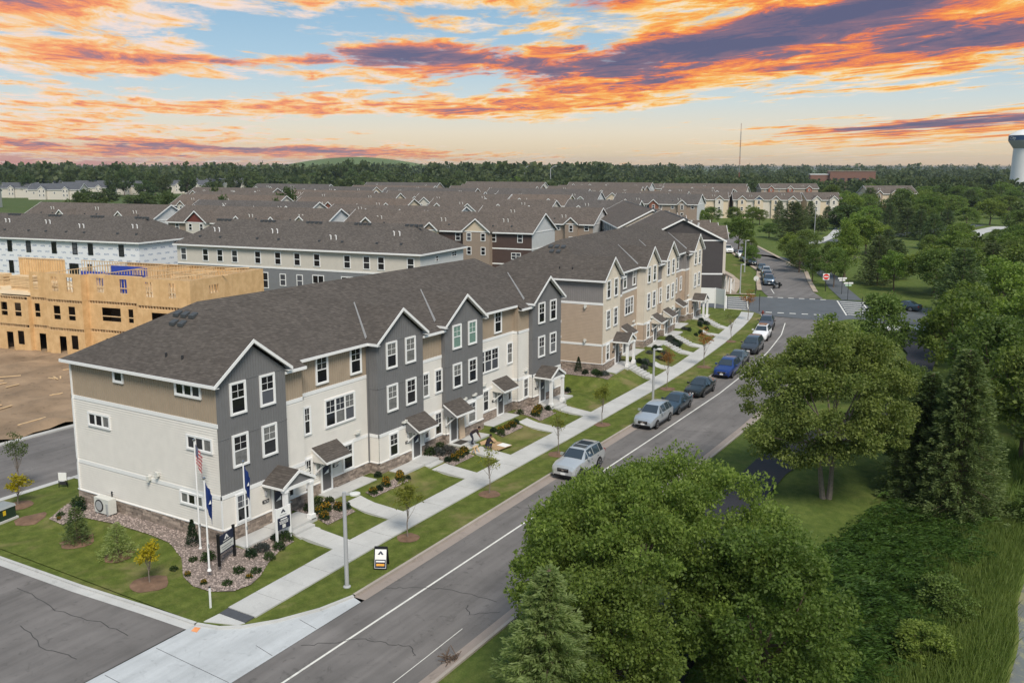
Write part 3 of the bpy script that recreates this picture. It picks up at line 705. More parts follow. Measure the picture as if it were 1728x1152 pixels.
# pavement of separate slabs
sw = struct(thing('sidewalk', '', '')); del sw['label']; del sw['category']
x = -4.45; i = 0
while x < 99:
    x2 = min(x+1.83, 99); a, b = SW(x), SW(x2); g_ = .012
    MB().prism([(x+g_, a-1.88, -.68), (x2-g_, b-1.88, -.68), (x2-g_, b, -.68), (x+g_, a, -.68)], (0, 0, .135+.004*math.sin(i*2.3))).build('slab', CONC, sw)
    x = x2; i += 1
MB().prism([(-6.0, -5.35, -.7), (-5.4, -7.0, -.7), (-5.08, -7.15, -.7), (-5.08, -5.38, -.7)], (0, 0, .12)).build('ramp', CONC, sw)
dp = MB().prism([(-5.07, -5.38, -.7), (-5.07, -7.13, -.7), (-4.47, -7.12, -.7), (-4.47, -5.32, -.7)], (0, 0, .135)).build('tactile_pad', pmat('cast_iron_pad', (.075, .08, .09), .6, .1), sw)
flat('survey_paint', pmat('orange_marking', (.75, .30, .12), .8, .2), [(-6.75, -5.75), (-6.35, -5.55), (-6.45, -5.25), (-6.8, -5.4)], -.688, sw)
# cracks sealed with tar
for pl in ([(-5.2, -10.6), (-4.1, -11.9), (-3.3, -12.6), (-2.8, -14.2), (-2.6, -15.2), (-3.3, -15.8)], [(1.5, -10.5), (2.2, -11.6), (3.0, -13.5), (3.2, -16.6)], [(14.5, -10.3), (15.2, -11.8), (15.4, -12.8)],
           [(-8.4, 6.0), (-8.9, 2.0), (-8.5, -1.5), (-8.6, -3.6)], [(-10.6, 2.0), (-11.3, -1.2), (-11.0, -3.6)], [(36, -10.2), (36.6, -14.0), (37.5, -17)], [(99, -9), (101, -9.4), (103, -9.0)], [(2.4, -16.9), (1.3, -15.7), (2.2, -15.0)]):
    q = []
    for (xa, ya), (xb, yb) in zip(pl[:-1], pl[1:]):
        for t in np.linspace(0, 1, 7)[:-1]: q.append((xa+(xb-xa)*t+rg.normal()*.06, ya+(yb-ya)*t+rg.normal()*.06))
    struct(ribbon('crack_seal', SEALT, q, -.022, .022, -.6945))
# intersection: cross street running left-right, far road bending away
cs0, cs1 = Vector((-.33, 1)).normalized(), None
xst = [(99.0, 2.5), (98.5, -2.0), (98, -12.1), (100.5, -15), (96, -40), (92, -70), (108, -70), (114, -40), (118.8, -18), (120.2, -11), (119.6, -6), (117.2, 3.2), (114, 8), (106, 26), (94, 60), (82, 60), (92, 28), (97.5, 10)]
struct(flat('cross_street', ASPHX, xst, -.706))
def seg(name, a, b, w, z=-.698, mat=PAINT): return struct(ribbon(name, mat, [a, b], -w/2, w/2, z))
L1a, L1b = Vector((101.3, -1.8)), Vector((103.6, -11.8)); L2a, L2b = Vector((117.2, 2.4)), Vector((119.3, -7.4))
for A, B in ((L1a, L1b), (L2a, L2b)):
    for k in range(6):
        p, q = A.lerp(B, (k+.1)/6), A.lerp(B, (k+.62)/6); seg('road_marking', (p.x, p.y), (q.x, q.y), .55)
def ladder(a, b, c, d, n):
    a, b, c, d = map(Vector, (a, b, c, d))
    seg('road_marking', tuple(a), tuple(b), .22); seg('road_marking', tuple(c), tuple(d), .22)
    for k in range(n):
        p, q = a.lerp(b, (k+.5)/n), c.lerp(d, (k+.5)/n); m = q-p; p = p+m*.08; q = q-m*.08
        seg('road_marking', tuple(p), tuple(q), .5)
ladder((101.0, 4.0), (115.4, 8.6), (101.3, .6), (116.2, 5.4), 7)
ladder((104.6, -12.9), (119.0, -8.6), (104.9, -16.4), (119.4, -12.4), 7)
for pts in ([(101, 1.6), (100.4, 4.5), (99, 7.5), (95, 18)], [(119.2, 4.8), (118, 7.6), (115.5, 11.5), (112, 18)]): struct(ribbon('kerb', PATHC, pts, -.15, .9, -.66))
far_c = [(118.5, -2.2), (126, 1.2), (140, 5.5), (156, 10), (176, 19.5), (200, 31), (240, 50), (290, 78), (360, 115)]
struct(ribbon('far_road', ASPH, far_c, -4.3, 4.3, -.70)); struct(ribbon('kerb', PATHC, far_c[1:], 4.3, 5.1, -.62)); struct(ribbon('kerb', PATHC, far_c[1:], -5.1, -4.3, -.62))
struct(ribbon('road_marking', PAINT, [(122, 2.4), (128, 4.6)], -.06, .06, -.693))
struct(ribbon('far_path', PATHC, [(118.2, 9.2), (124, 10.5), (134, 13.2), (144, 18.0), (156, 25), (170, 33)], -1.3, 1.3, -.60))
struct(flat('far_lawn', LAWN, [(116.5, 9), (119.5, 5.8), (126, 6.8), (142, 11.6), (176, 25), (215, 45), (215, 75), (170, 45), (140, 28), (111, 21)], -.68))
struct(ribbon('trail', ASPHN, [(-30, -26), (-10, -26), (10, -24.6), (22, -22.2), (30, -22.0), (36, -22.8), (48, -25.5), (66, -27), (80, -26.2), (90, -23.2), (98, -21.2)], -1.55, 1.55, -.70))
struct(ribbon('trail', ASPHX, [(121, -10.5), (135, -5.5), (150, -1), (168, 6), (186, 20), (196, 40)], -1.6, 1.6, -.70))
struct(ribbon('path', CONC, [(95.5, -19), (98, -21), (99, -25), (101, -30)], -1.6, 1.6, -.69))
struct(ribbon('park_road', CONC, [(195, -60), (210, -34), (240, -21), (262, -14), (300, -14.5), (335, -20), (350, -40)], -3, 3, -.69))
struct(ribbon('park_road', ASPHX, [(232, 22), (262, 10), (300, -2), (344, -12)], -3, 3, -.685))
struct(ribbon('park_road', CONC, [(215, 20), (260, 22), (300, 28), (340, 20)], -1.6, 1.6, -.68))
# pond and a second one by the far trail
POND, _t, _b = newmat('pond_water')
_tc = _t.n('ShaderNodeTexCoord'); _n = _t.noise(_tc.outputs['Object'], .8, 6, .7, .8)
_t.lk(_t.mix(_t.mr(_n, .48, .60), (.15, .155, .14, 1), (.26, .25, .15, 1)), _b.inputs['Base Color']); _b.inputs['Roughness'].default_value = .15
struct(flat('pond', POND, [(2, -70), (40, -70), (40, -36), (2, -36), (0, -52)], -2.3))
struct(flat('far_pond', POND, [(178, 6), (186, 2), (196, 2), (204, 8), (196, 12), (184, 11)], -.72))
# ------------------------------------------------------------------ front walks, beds and yard plants
def walks(ox, oy, rz, drop, doors, zoff):
    c, s = math.cos(rz), math.sin(rz); rn = .42 if drop < .6 else .34
    def W(x, y): return (ox+c*x-s*y, oy+s*x+c*y)
    for di, (x, y, kind, padx) in enumerate(doors):
        r = struct(thing('front_walk', '', '', (ox, oy, zoff), rz)); del r['label']; del r['category']
        yf = y-1.75 if kind == 'porch' else y-1.45
        a, b = (x-.8, x+1.95) if kind == 'porch' else (x-.35, x+1.35)
        MB().box(a, b, yf, y-.09, -.5, -.06).build('landing', CONC, r)
        if padx: MB().box(min(padx[0], padx[1]), max(padx[0], padx[1]), y-1.4, y-.13, -.5, -.09).build('pad', CONC, r)
        z = -.06; k = max(2, round((drop-.12)/.165)); wx0, wx1 = x-.25, x+1.2; yy = yf
        for j in range(k):
            z2 = z-.155; MB().box(wx0-.1, wx1+.1, yy-rn, yy+.02*j, z2-.5, z2).build('step', CONC, r); z = z2; yy -= rn
        # walk slopes down to the pavement
        wx, wy = W((wx0+wx1)/2, yy); ye = yy
        while True:
            gx, gy_ = W((wx0+wx1)/2, ye)
            if gy_ <= SW(gx)+.03 or ye < -12: break
            ye -= .1
        zend = -.555-zoff
        n = 3
        hw = lambda x_, y_, zl: max(zl, hl(*W(x_, y_))-zoff+.035)
        for j in range(n):
            y0, y1 = yy+(ye-yy)*j/n, yy+(ye-yy)*(j+1)/n; z0, z1 = z+(zend-z)*j/n, z+(zend-z)*(j+1)/n
            ym, zm_ = (y0+y1)/2, (z0+z1)/2; za, zb, zc = (max(hw(wx0, q, t), hw(wx1, q, t)) for q, t in ((y0, z0), (ym, zm_), (y1, z1)))
            MB().prism([(wx0, y0-.006, za), (wx0, ym, zb), (wx0, y1+.006, zc), (wx0, y1+.006, zc-.4), (wx0, y0-.006, za-.4)], (wx1-wx0, 0, 0)).build('slab', CONC, r)
DOORS = [(3.72, 0.0, 'porch', (.3, 2.9)), (8.85, .9, 'shed', (10.2, 12.8)), (17.35, 0.0, 'shed', (14.6, 17.0)), (22.05, 0.0, 'shed', (23.4, 25.6)), (30.3, .9, 'shed', (27.6, 29.95)), (36.0, 0.0, 'porch', (38.0, 40.0))]
walks(0, 0, 0, .42, DOORS, 0)
walks(47.77, -.6, .0992, 1.05, DOORS, .61)
LEAFG = leafmat('shrub_leaf', (.030, .055, .018), (.06, .095, .03)); LEAFD = leafmat('dark_shrub_leaf', (.016, .034, .018), (.035, .06, .028)); LEAFY = leafmat('yellow_green_leaf', (.17, .17, .012), (.30, .28, .02))
GREYL = leafmat('grey_catmint_leaf', (.07, .075, .08), (.12, .125, .12)); PETAL = leafmat('yellow_petal', (.42, .20, .008), (.58, .30, .012), .2)
def leaves(n, rad, size, up=.3, seed=0, flat_=1.0, bottom=False):
    """n leaf-shaped quads spread in a mound"""
    r = np.random.default_rng(seed); d = r.normal(size=(n, 3)); d /= np.linalg.norm(d, axis=1)[:, None]
    rr = r.uniform(.25, 1, n)**.5; P = d*rr[:, None]*np.array(rad); P[:, 2] = np.abs(P[:, 2])*flat_
    return leafquads(P, d, size, up, r)
def leafquads(P, d, size, up, r, droop=0.0, fat=.30):
    n = len(P)
    a = d*.6+r.normal(size=(n, 3))*.8; a[:, 2] += up-droop; a /= np.linalg.norm(a, axis=1)[:, None]
    b = np.cross(a, r.normal(size=(n, 3))); b /= np.linalg.norm(b, axis=1)[:, None]+1e-9
    sz = (np.asarray(size)*r.uniform(.65, 1.25, n))[:, None]; nn = np.cross(a, b)
    V = np.stack([P, P+a*sz*.5+b*sz*fat+nn*sz*.06, P+a*sz, P+a*sz*.5-b*sz*fat+nn*sz*.06], 1).reshape(-1, 3)
    F = np.arange(n*4).reshape(n, 4)
    return V, F
def merge(lst):
    V, F, o = [], [], 0
    for v, f in lst: V.append(v); F.append(f+o); o += len(v)
    return np.concatenate(V), np.concatenate(F)
SH = {}
def shrub_mesh(kind):
    if kind in SH: return SH[kind]
    if kind == 'rud': m = [('foliage', fast_mesh('foliage', *leaves(420, (.36, .36, .55), .13, .6, 1), LEAFG)), ('bloom', fast_mesh('bloom', *(lambda v, f: (v*np.array([1, 1, .7])+np.array([0, 0, .26]), f))(*leaves(120, (.33, .33, .42), .10, .5, 2)), PETAL))]
    elif kind == 'dark': m = [('foliage', fast_mesh('foliage', *leaves(420, (.33, .33, .5), .12, .5, 3), LEAFD))]
    elif kind == 'green': m = [('foliage', fast_mesh('foliage', *leaves(420, (.4, .4, .55), .12, .5, 4), LEAFG))]
    elif kind == 'grey': m = [('foliage', fast_mesh('foliage', *leaves(520, (.5, .5, .4), .13, .8, 5), GREYL))]
    elif kind == 'small': m = [('foliage', fast_mesh('foliage', *leaves(160, (.24, .24, .22), .11, .5, 6), LEAFG))]
    elif kind == 'cone':
        r = np.random.default_rng(8); n = 900; h = r.uniform(0, 1, n); a = r.uniform(0, 6.283, n); q = (1-h)**.8*.42*r.uniform(.6, 1, n)
        P = np.stack([q*np.cos(a), q*np.sin(a), .05+h*1.45], 1); d = np.stack([np.cos(a), np.sin(a), np.ones(n)*.8], 1)
        m = [('foliage', fast_mesh('foliage', *leafquads(P, d, .11, .6, r), LEAFD))]
    elif kind == 'tree':
        r = np.random.default_rng(9); m = []
    SH[kind] = m
    return m
LAB = dict(rud='rounded clump of yellow coneflowers in the rock bed by the stone base', dark='small dark green shrub in the pebble bed', green='leafy green shrub planted by the stone base', grey='low grey-green catmint mound in the foundation bed', small='tiny green plant dotted in the pebble bed', cone='small conical cedar at the corner of the cream end wall')
CATS = dict(rud='flowers', dark='shrub', green='shrub', grey='shrub', small='plant', cone='cedar')
def shrub(kind, x, y, z, s=1.0, label=None):
    if label is None and kind != 'cone':
        plc = next((t for a, b, t in ((-9, 3, 'in the pebble bed at the row corner'), (3, 8.5, 'in the bed between first and second doors'), (8.5, 15, 'in the bed past the second door'), (15, 22, 'in the bed between third and fourth doors'), (22, 30, 'in the bed past the fourth door'), (30, 36, 'in the bed between fifth and sixth doors'), (36, 46, 'at the far end of the grey-bayed row')) if a <= x < b))
        label = dict(rud='clump of yellow coneflowers ' if x > 3 else 'small tuft of yellow flowers ', dark='dark green rounded shrub ', green='leafy green shrub ', grey='low grey-green catmint mound ', small='tiny green plant ')[kind]+plc
    ms = shrub_mesh(kind); o = thing('flower_clump' if kind == 'rud' else 'shrub', label or LAB[kind], CATS[kind], (x, y, z), random.uniform(0, 6), 'foundation planting')
    o.scale = (s, s, s)
    for nme, me in ms: ob(nme, me, o)
    return o
def bed(pts, mat=PEBB, z=None, seed=0, n=500):
    cx_ = sum(p[0] for p in pts)/len(pts); cy_ = sum(p[1] for p in pts)/len(pts)
    zz = z if z is not None else max(hl(px, py) for px, py in pts+[(cx_, cy_)])+.02
    mb = MB(); k = len(pts)
    tris = [[Vector((*pts[i], 0)) for i in t] for t in tessellate_polygon([[Vector((*q, 0)) for q in pts]])]
    fin = []
    for t in tris:
        stack = [t]
        while stack:
            a, b, c = stack.pop(); e = [(b-a).length, (c-b).length, (a-c).length]; m = max(e)
            if m < .7: fin.append((a, b, c)); continue
            if e[0] == m: q = (a+b)/2; stack += [[a, q, c], [q, b, c]]
            elif e[1] == m: q = (b+c)/2; stack += [[a, b, q], [a, q, c]]
            else: q = (a+c)/2; stack += [[a, b, q], [q, b, c]]
    vv = [(q.x, q.y, hl(q.x, q.y)+.045) for t in fin for q in t]
    o = struct(ob('planting_bed', fast_mesh('planting_bed', np.array(vv), np.arange(len(vv)).reshape(-1, 3), mat, 3)))
    ar = np.array([abs((b-a).cross(c-a).z) for a, b, c in fin]); ar /= ar.sum()
    if n:
        r = np.random.default_rng(seed); P = []
        while len(P) < n:
            A_, B_, C_ = fin[r.choice(len(fin), p=ar)]; a, b = r.uniform(0, 1, 2)
            if a+b > 1: a, b = 1-a, 1-b
            q = A_+(B_-A_)*a+(C_-A_)*b; P.append((q.x, q.y, hl(q.x, q.y)+.05))
        P = np.array(P); s = r.uniform(.028, .075, n)
        oc = np.array([(1, 0, 0), (-1, 0, 0), (0, 1, 0), (0, -1, 0), (0, 0, .7), (0, 0, -.7)]); tri = np.array([(0, 2, 4), (2, 1, 4), (1, 3, 4), (3, 0, 4)])
        V = (oc[None]*s[:, None, None]*r.uniform(.6, 1.3, (n, 1, 3))+P[:, None, :]).reshape(-1, 3); F = (tri[None]+np.arange(n)[:, None, None]*6).reshape(-1, 3)
        q = ob('pebbles', fast_mesh('pebbles', V, F, ROCK, 3), o); stuff(q)
    return o
ROCK = pmat('river_rock', (.29, .235, .21), .8, .2, 20, island=.6)
bed([(-2.4, 12.7), (-2.5, 11.2), (-1.5, 10.6), (-1.25, 8), (-1.2, 5), (-1.35, 2.9), (-2.1, 1.0), (-3.3, -.6), (-3.75, -1.9), (-3.7, -3.2), (-3.1, -4.1), (-2.1, -4.35), (-1.1, -4.0), (.2, -3.2), (1.5, -2.7), (2.9, -2.5), (2.9, -1.45), (.2, -1.45), (0, -.1), (-.1, 13.2), (-.6, 13.3)], n=5200, seed=1)
for k_, (a, b, c_, d_) in enumerate(((5.75, 8.3, -2.5, .25), (10.6, 14.5, -2.1, -.55), (18.75, 21.5, -2.7, .2), (26.3, 29.6, -2.2, -.55), (32.0, 35.0, -2.4, .3))):
    bed([(a, d_ if k_ in (0, 2, 4) else c_+.75), (a, c_), (b, c_), (b, d_ if k_ in (0, 2, 4) else c_+.75)], seed=k_+5, n=700)
bed([(40.2, -.6), (40.2, 8), (41.3, 8), (41.3, -.6)], n=600, seed=20)
for kind, x, y, s in (('rud', 6.1, -1.9, .9), ('rud', 6.9, -1.3, 1.0), ('green', 6.3, -.5, .9), ('rud', 7.6, -1.7, .95), ('green', 7.9, -.7, .8), ('dark', 8.1, -1.9, .9), ('green', 7.1, -.4, 1.1), ('rud', 6.3, -1.2, .8),
                      ('rud', 10.9, -1.75, .85), ('dark', 11.6, -1.7, .8), ('rud', 12.4, -1.6, .9), ('rud', 12.9, -1.2, .7), ('dark', 13.3, -.2, .8), ('rud', 13.8, -1.7, .95), ('rud', 14.3, -1.3, .8), ('dark', 14.4, -1.9, .6),
                      ('grey', 19.4, -.8, 1.2), ('grey', 20.2, -1.2, 1.3), ('green', 19.0, -.4, 1.2), ('rud', 19.6, -2.2, 1.0), ('rud', 20.4, -2.1, .95), ('rud', 21.1, -2.0, 1.05), ('dark', 19.0, -2.0, .8), ('green', 20.6, -.2, 1.0),
                      ('rud', 27.0, -1.6, .9), ('rud', 27.9, -1.6, .8), ('rud', 28.7, -1.6, 1.0), ('green', 26.5, -1.9, .8), ('dark', 29.5, -1.5, .9), ('dark', 26.5, -1.2, .8),
                      ('rud', 32.6, -1.6, 1.1), ('rud', 33.4, -1.3, 1.1), ('rud', 34.1, -1.1, 1.0), ('dark', 34.8, -1.6, .9), ('green', 32.1, -.4, .8), ('dark', 41, -.3, 1.0), ('green', 41.2, 1.2, .8)):
    if y > -.5 and kind == 'rud': kind = 'green'
    shrub(kind, x, y, hl(x, y)+.02, s)
LAB['rud'] = 'small yellow flower tuft in the pebble bed'
for kind, x, y, s in (('cone', -1.0, 1.36, 1.0), ('green', -1.6, -.6, 1.0), ('dark', -1.1, 11.6, 1.2), ('green', -.6, 12.5, 1.1), ('small', -1.9, 12.3, 1), ('small', -2.0, .1, 1.0), ('rud', -3.1, -.7, .5), ('rud', -3.3, -2.2, .5), ('small', -2.7, -3.3, 1.1), ('rud', -1.6, -3.7, .5),
                      ('small', -1.4, -2.7, 1.3), ('small', -.9, -3.5, 1.2), ('grey', .9, -2.0, .95), ('dark', .0, -2.1, 1.0), ('green', .6, -2.9, .8), ('green', 1.75, -2.5, .9), ('dark', 2.2, -1.75, .8), ('green', 2.7, -2.1, 1.0), ('small', -3.0, .5, .9), ('rud', -2.2, 12.0, .4)):
    shrub(kind, x, y, hl(x, y)+.02, s)
for i in range(46):   # second row: dark mounds beside its steps
    u, v = random.choice(((5.8, 8.2), (11, 14.4), (18.8, 21.4), (26.4, 29.6), (32, 35))), random.uniform(-3.0, -1.1)
    lx = random.uniform(*u); x = 47.77+bc*lx-bs*v; y = -.6+bs*lx+bc*v
    shrub('dark' if i % 3 else 'grey', x, y, hl(x, y), random.uniform(.8, 1.1), 'low dark mound of foliage beside the stepped walks of the ivory row' if i % 3 else 'pale grey mound of foliage beside the stepped walks of the ivory row')
for lx, ly, k in ((-.8, 2.2, 'cone'), (-.7, .4, 'grey'), (-.9, -.6, 'grey'), (-1.2, 1.3, 'dark'), (-1.0, .3, 'green'), (-1.3, -.2, 'green')):
    x = 47.77+bc*lx-bs*ly; y = -.6+bs*lx+bc*ly; shrub(k, x, y, hl(x, y), 1.0, 'small shrub against the sand-coloured end wall' if k != 'cone' else 'small conical cedar against the sand-coloured end wall')
pb = [(47.77+bc*a-bs*b, -.6+bs*a+bc*b) for a, b in ((-.05, 9), (-1.4, 9), (-1.7, 2), (-1.6, -1.2), (-.3, -1.4), (-.05, 0))]
bed(pb, n=900, seed=31)
for (x, y, r_) in ((-4.71, .29, 1.0), (-3.4, 8.4, .95), (-3.45, 4.6, .8), (-1.8, 16.9, .9), (-2.9, 13.9, .9), (7.0, -7.6, .7), (15.5, -7.8, .75), (25.3, -7.7, .75), (34.3, -7.1, .75), (48.8, -7.2, .8), (60.1, -6.9, .8), (75.8, -4.8, .8)):
    a = [2*math.pi*i/14 for i in range(14)]
    ring_ = [(x+r_*math.cos(t)*random.uniform(.85, 1.1), y+r_*math.sin(t)*random.uniform(.85, 1.1)) for t in a]
    struct(MB().add([(px, py, hl(px, py)+.02) for px, py in ring_]+[(x, y, hl(x, y)+.09)], [(i, (i+1) % 14, 14) for i in range(14)]).build('mulch_ring', MULCH))
# ------------------------------------------------------------------ other buildings (local frame: x along the front, y depth, front looks to -y)
PANE2 = {}
def wfar(root, x, y, z, w, h, ang=0.0, name='window', trim=WHITE):
    k = (round(w, 2), round(h, 2), trim.name)
    if k not in PANE2:
        t = min(.12, w*.12); f = MB().box(0, w, -.06, .02, h-t, h).box(0, w, -.065, .02, 0, t).box(0, t, -.06, .02, t, h-t).box(w-t, w, -.06, .02, t, h-t).box(t, w-t, -.05, .02, h/2-.045, h/2+.045)
        if w > 1.5: f.box(w/2-.05, w/2+.05, -.05, .02, t, h-t)
        PANE2[k] = (f.mesh('window', trim), MB().box(t, w-t, -.03, 0, t, h-t).mesh('pane', GLASS))
    f, p = PANE2[k]
    o = ob(name, f, root, (x, y, z), ang); ob('pane', p, o); return o
def gable_roof(L, D, ze, zr, oh=.4, hipl=0.0, hipr=0.0, th=.12):
    """ridge along x; hip lengths at either end (0 = gable)"""
    yr = D/2; m = MB()
    s = (zr-ze)/(yr+oh)
    a, b = (-oh if not hipl else -oh), (L+oh)
    l0, r0 = (a+hipl if hipl else a), (b-hipr if hipr else b)
    m.prism([(a, -oh, ze), (b, -oh, ze), (r0, yr, zr), (l0, yr, zr)], (0, 0, -th)); m.prism([(b, D+oh, ze), (a, D+oh, ze), (l0, yr, zr), (r0, yr, zr)], (0, 0, -th))
    if hipl: m.prism([(a, D+oh, ze), (a, -oh, ze), (l0, yr, zr)], (0, 0, -th))
    if hipr: m.prism([(b, -oh, ze), (b, D+oh, ze), (r0, yr, zr)], (0, 0, -th))
    return m
def row_house(name, label, cat, x, y, ang, L, D, ze, zr, floors, roof, gables=(), hipl=0.0, hipr=0.0, wins=(), endw=(), vents=True, z=-.75, group=None, endmat=None, seed=0, base=0.0, rake=True, porch=False, ridgevents=False):
    root = thing(name, label, cat, (x, y, z), ang, group); rnd = random.Random(seed)
    ze -= 0; prev = base; s = (zr-ze)/(D/2+.4)
    for (z1, mt) in floors:
        wl = MB(); z1 = min(z1, ze)
        for p0, p1 in (((0, 0), (L, 0)), ((L, D), (0, D))): plain(wl, p0, p1, prev, z1)
        wl.build('wall', mt, root)
        for p0, p1 in (((L, 0), (L, D)), ((0, D), (0, 0))): we = MB(); plain(we, p0, p1, prev, z1); we.build('end_wall', endmat or mt, root)
        if z1 < ze-.3:
            tr = MB()
            for i, (p0, p1) in enumerate((((0, 0), (L, 0)), ((L, 0), (L, D)), ((L, D), (0, D)), ((0, D), (0, 0)))): band(tr, p0, p1, z1-.12, z1+.12, .05, i*.002)
            tr.build('trim_band', WHITE, root)
        prev = z1
    em = endmat or floors[-1][1]
    for hp_, xx, sg in ((hipl, 0, -1), (hipr, L, 1)):
        if not hp_:
            zt = ze+s*.4; g_ = MB().poly([(xx, 0, ze-.05), (xx, D, ze-.05), (xx, D/2, zr-.1)]).build('gable', em, root)
            rk = MB(); xo = xx+sg*.4
            for y0 in (-.4, D+.4): rk.prism([(xo, y0, ze-.24), (xo, D/2, zr-.24), (xo, D/2, zr+.03), (xo, y0, ze+.03)], (sg*.05, 0, 0))
            if rake: rk.build('rake_board', WHITE, root)
            if rake: MB().box(min(xx, xx+sg*.06), max(xx, xx+sg*.06), 0, D, ze-.12, ze+.08).build('trim_band', WHITE, root)
    rf = gable_roof(L, D, ze, zr, .4, hipl, hipr).build('roof', roof, root)
    MB().box(-.42, L+.42, -.5, -.4, ze-.26, ze-.02).box(-.42, L+.42, D+.4, D+.5, ze-.26, ze-.02).build('gutter', WHITE, root)
    if hipr: MB().box(L+.4, L+.5, -.5, D+.5, ze-.26, ze-.02).build('gutter', WHITE, root)
    for (xc, w_, pr, mt, mt2) in gables:
        hw = w_/2; h_ = hw*.72; zt = ze+h_+.2
        bw = MB()
        bw.add([(xc-hw+.3, -pr, base), (xc+hw-.3, -pr, base), (xc+hw-.3, -pr, ze), (xc, -pr, zt-.15), (xc-hw+.3, -pr, ze)], [(0, 1, 2, 3, 4)])
        for sx_ in (-1, 1): bw.add([(xc+sx_*(hw-.3), -pr, base), (xc+sx_*(hw-.3), 0, base), (xc+sx_*(hw-.3), 0, ze), (xc+sx_*(hw-.3), -pr, ze)], [(0, 1, 2, 3)])
        bo = bw.build('bay', mt, root)
        yt = (zt-ze)/s-.4
        gr_ = MB()
        for sx_ in (-1, 1): gr_.prism([(xc+sx_*hw, -pr-.35, ze-.02), (xc, -pr-.35, zt), (xc, yt, zt), (xc+sx_*hw, .2, ze-.02)], (0, 0, .1))
        gr_.build('dormer_roof', roof, root)
        fr_ = MB()
        for sx_ in (-1, 1): fr_.prism([(xc+sx_*hw, -pr-.4, ze-.2), (xc, -pr-.4, zt-.14), (xc, -pr-.4, zt+.12), (xc+sx_*hw, -pr-.4, ze+.06)], (0, .06, 0))
        fr_.build('rake_board', WHITE, root)
        if mt2:
            MB().poly([(xc-hw+.35, -pr-.02, ze+.1), (xc+hw-.35, -pr-.02, ze+.1), (xc, -pr-.02, zt-.25)]).build('gable_shake', mt2, root)
            MB().box(xc-hw+.3, xc+hw-.3, -pr-.07, -pr-.02, ze-.05, ze+.12).build('trim_band', WHITE, root)
        for zz in (ze-1.75, ze-4.4):
            if zz > .6:
                for dx_ in ((-w_*.24, w_*.24) if w_ > 4.4 else (0,)): wfar(root, xc+dx_-.5, -pr, zz, 1.0, 1.55)
    for (wx, wz, ww, wh) in wins: wfar(root, wx, 0, wz, ww, wh)
    for (wy, wz, ww, wh) in endw: wfar(root, L, wy, wz, ww, wh, math.pi/2)
    if porch:
        for xc in porch:
            pr_ = MB().prism([(xc-2.6, .0, 3.3), (xc+2.6, 0, 3.3), (xc+2.6, -1.9, 2.6), (xc-2.6, -1.9, 2.6)], (0, 0, .1)).build('porch_roof', roof, root)
            for px in (xc-2.4, xc, xc+2.4): MB().box(px-.1, px+.1, -1.8, -1.6, 0, 2.6).build('porch_post', WHITE, root)
            for px in (xc-1.7, xc+.7): MB().box(px, px+1.0, -.05, 0, .05, 2.1).build('door', BLACKP, root)
    if vents:
        n = max(2, int(L/(9 if D > 12.5 else 14)))
        for i in range(n):
            vx = (i+.5)*L/n+rnd.uniform(-.8, .8); f_ = rnd.uniform(.35, .62); vy = -.4+(D/2+.4)*f_; vz = ze+(zr-ze)*f_
            for q in (0, .9): MB().tube([(vx+q, vy, vz-.1), (vx+q, vy, vz+.55), (vx+q-.16, vy-.08, vz+.6)], .08, 6).build('vent_pipe', WHITE if D > 12.5 else PLAST, root)
            vy2 = -.4+(D/2+.4)*.28; vz2 = ze+(zr-ze)*.28
            for q in (-1.6, 2.3): MB().cbox((vx+q, vy2, vz2+.08), (.3, .3, .3)).build('roof_vent', VENTD, root)
    if ridgevents:
        k = int(L/ridgevents)
        for i in range(k):
            for q in range(4 if ridgevents > 4 else 1):
                vx = (i+.5)*L/k+q*.75-1.1; MB().cbox((vx, D/2-.55, zr-.2), (.45, .4, .35)).build('roof_vent', VENTD, root)
    return root
def fromto(a, b): return math.atan2(b[1]-a[1], b[0]-a[0]), math.hypot(b[0]-a[0], b[1]-a[1])
# grey and cream rear row
a_, L_ = fromto((59.9, 77.3), (65.5, 35.1))
fr = [.03, .13, .195, .26, .36, .445, .525, .605, .725, .80, .855, .965]
row_house('townhouse_row', 'rear of a three-storey row, cream over grey siding, hipped brown roof', 'townhouses', 59.9, 77.3, a_, L_, 13.0, 9.85, 13.4, [(6.9, STEEL), (9.85, OFFWHITE)], SHINGN, hipl=4.4, hipr=4.8, endmat=PALEGREY,
          wins=[(L_*f-.55, 7.35, 1.15, 1.9) for f in fr]+[(L_*.03-.5, 4.2, 1.1, 1.8), (L_*.355, 3.8, 2.0, 2.4), (L_*.45, 4.3, 1.1, 1.8), (L_*.52, 4.3, 1.1, 1.8), (L_*.585, 3.8, 2.0, 2.4), (L_*.70, 3.8, 2.0, 2.4)], endw=[(4.4, 8.4, .7, .8), (9.2, 8.6, 1.6, .8)], ridgevents=8, seed=3, z=-.75)
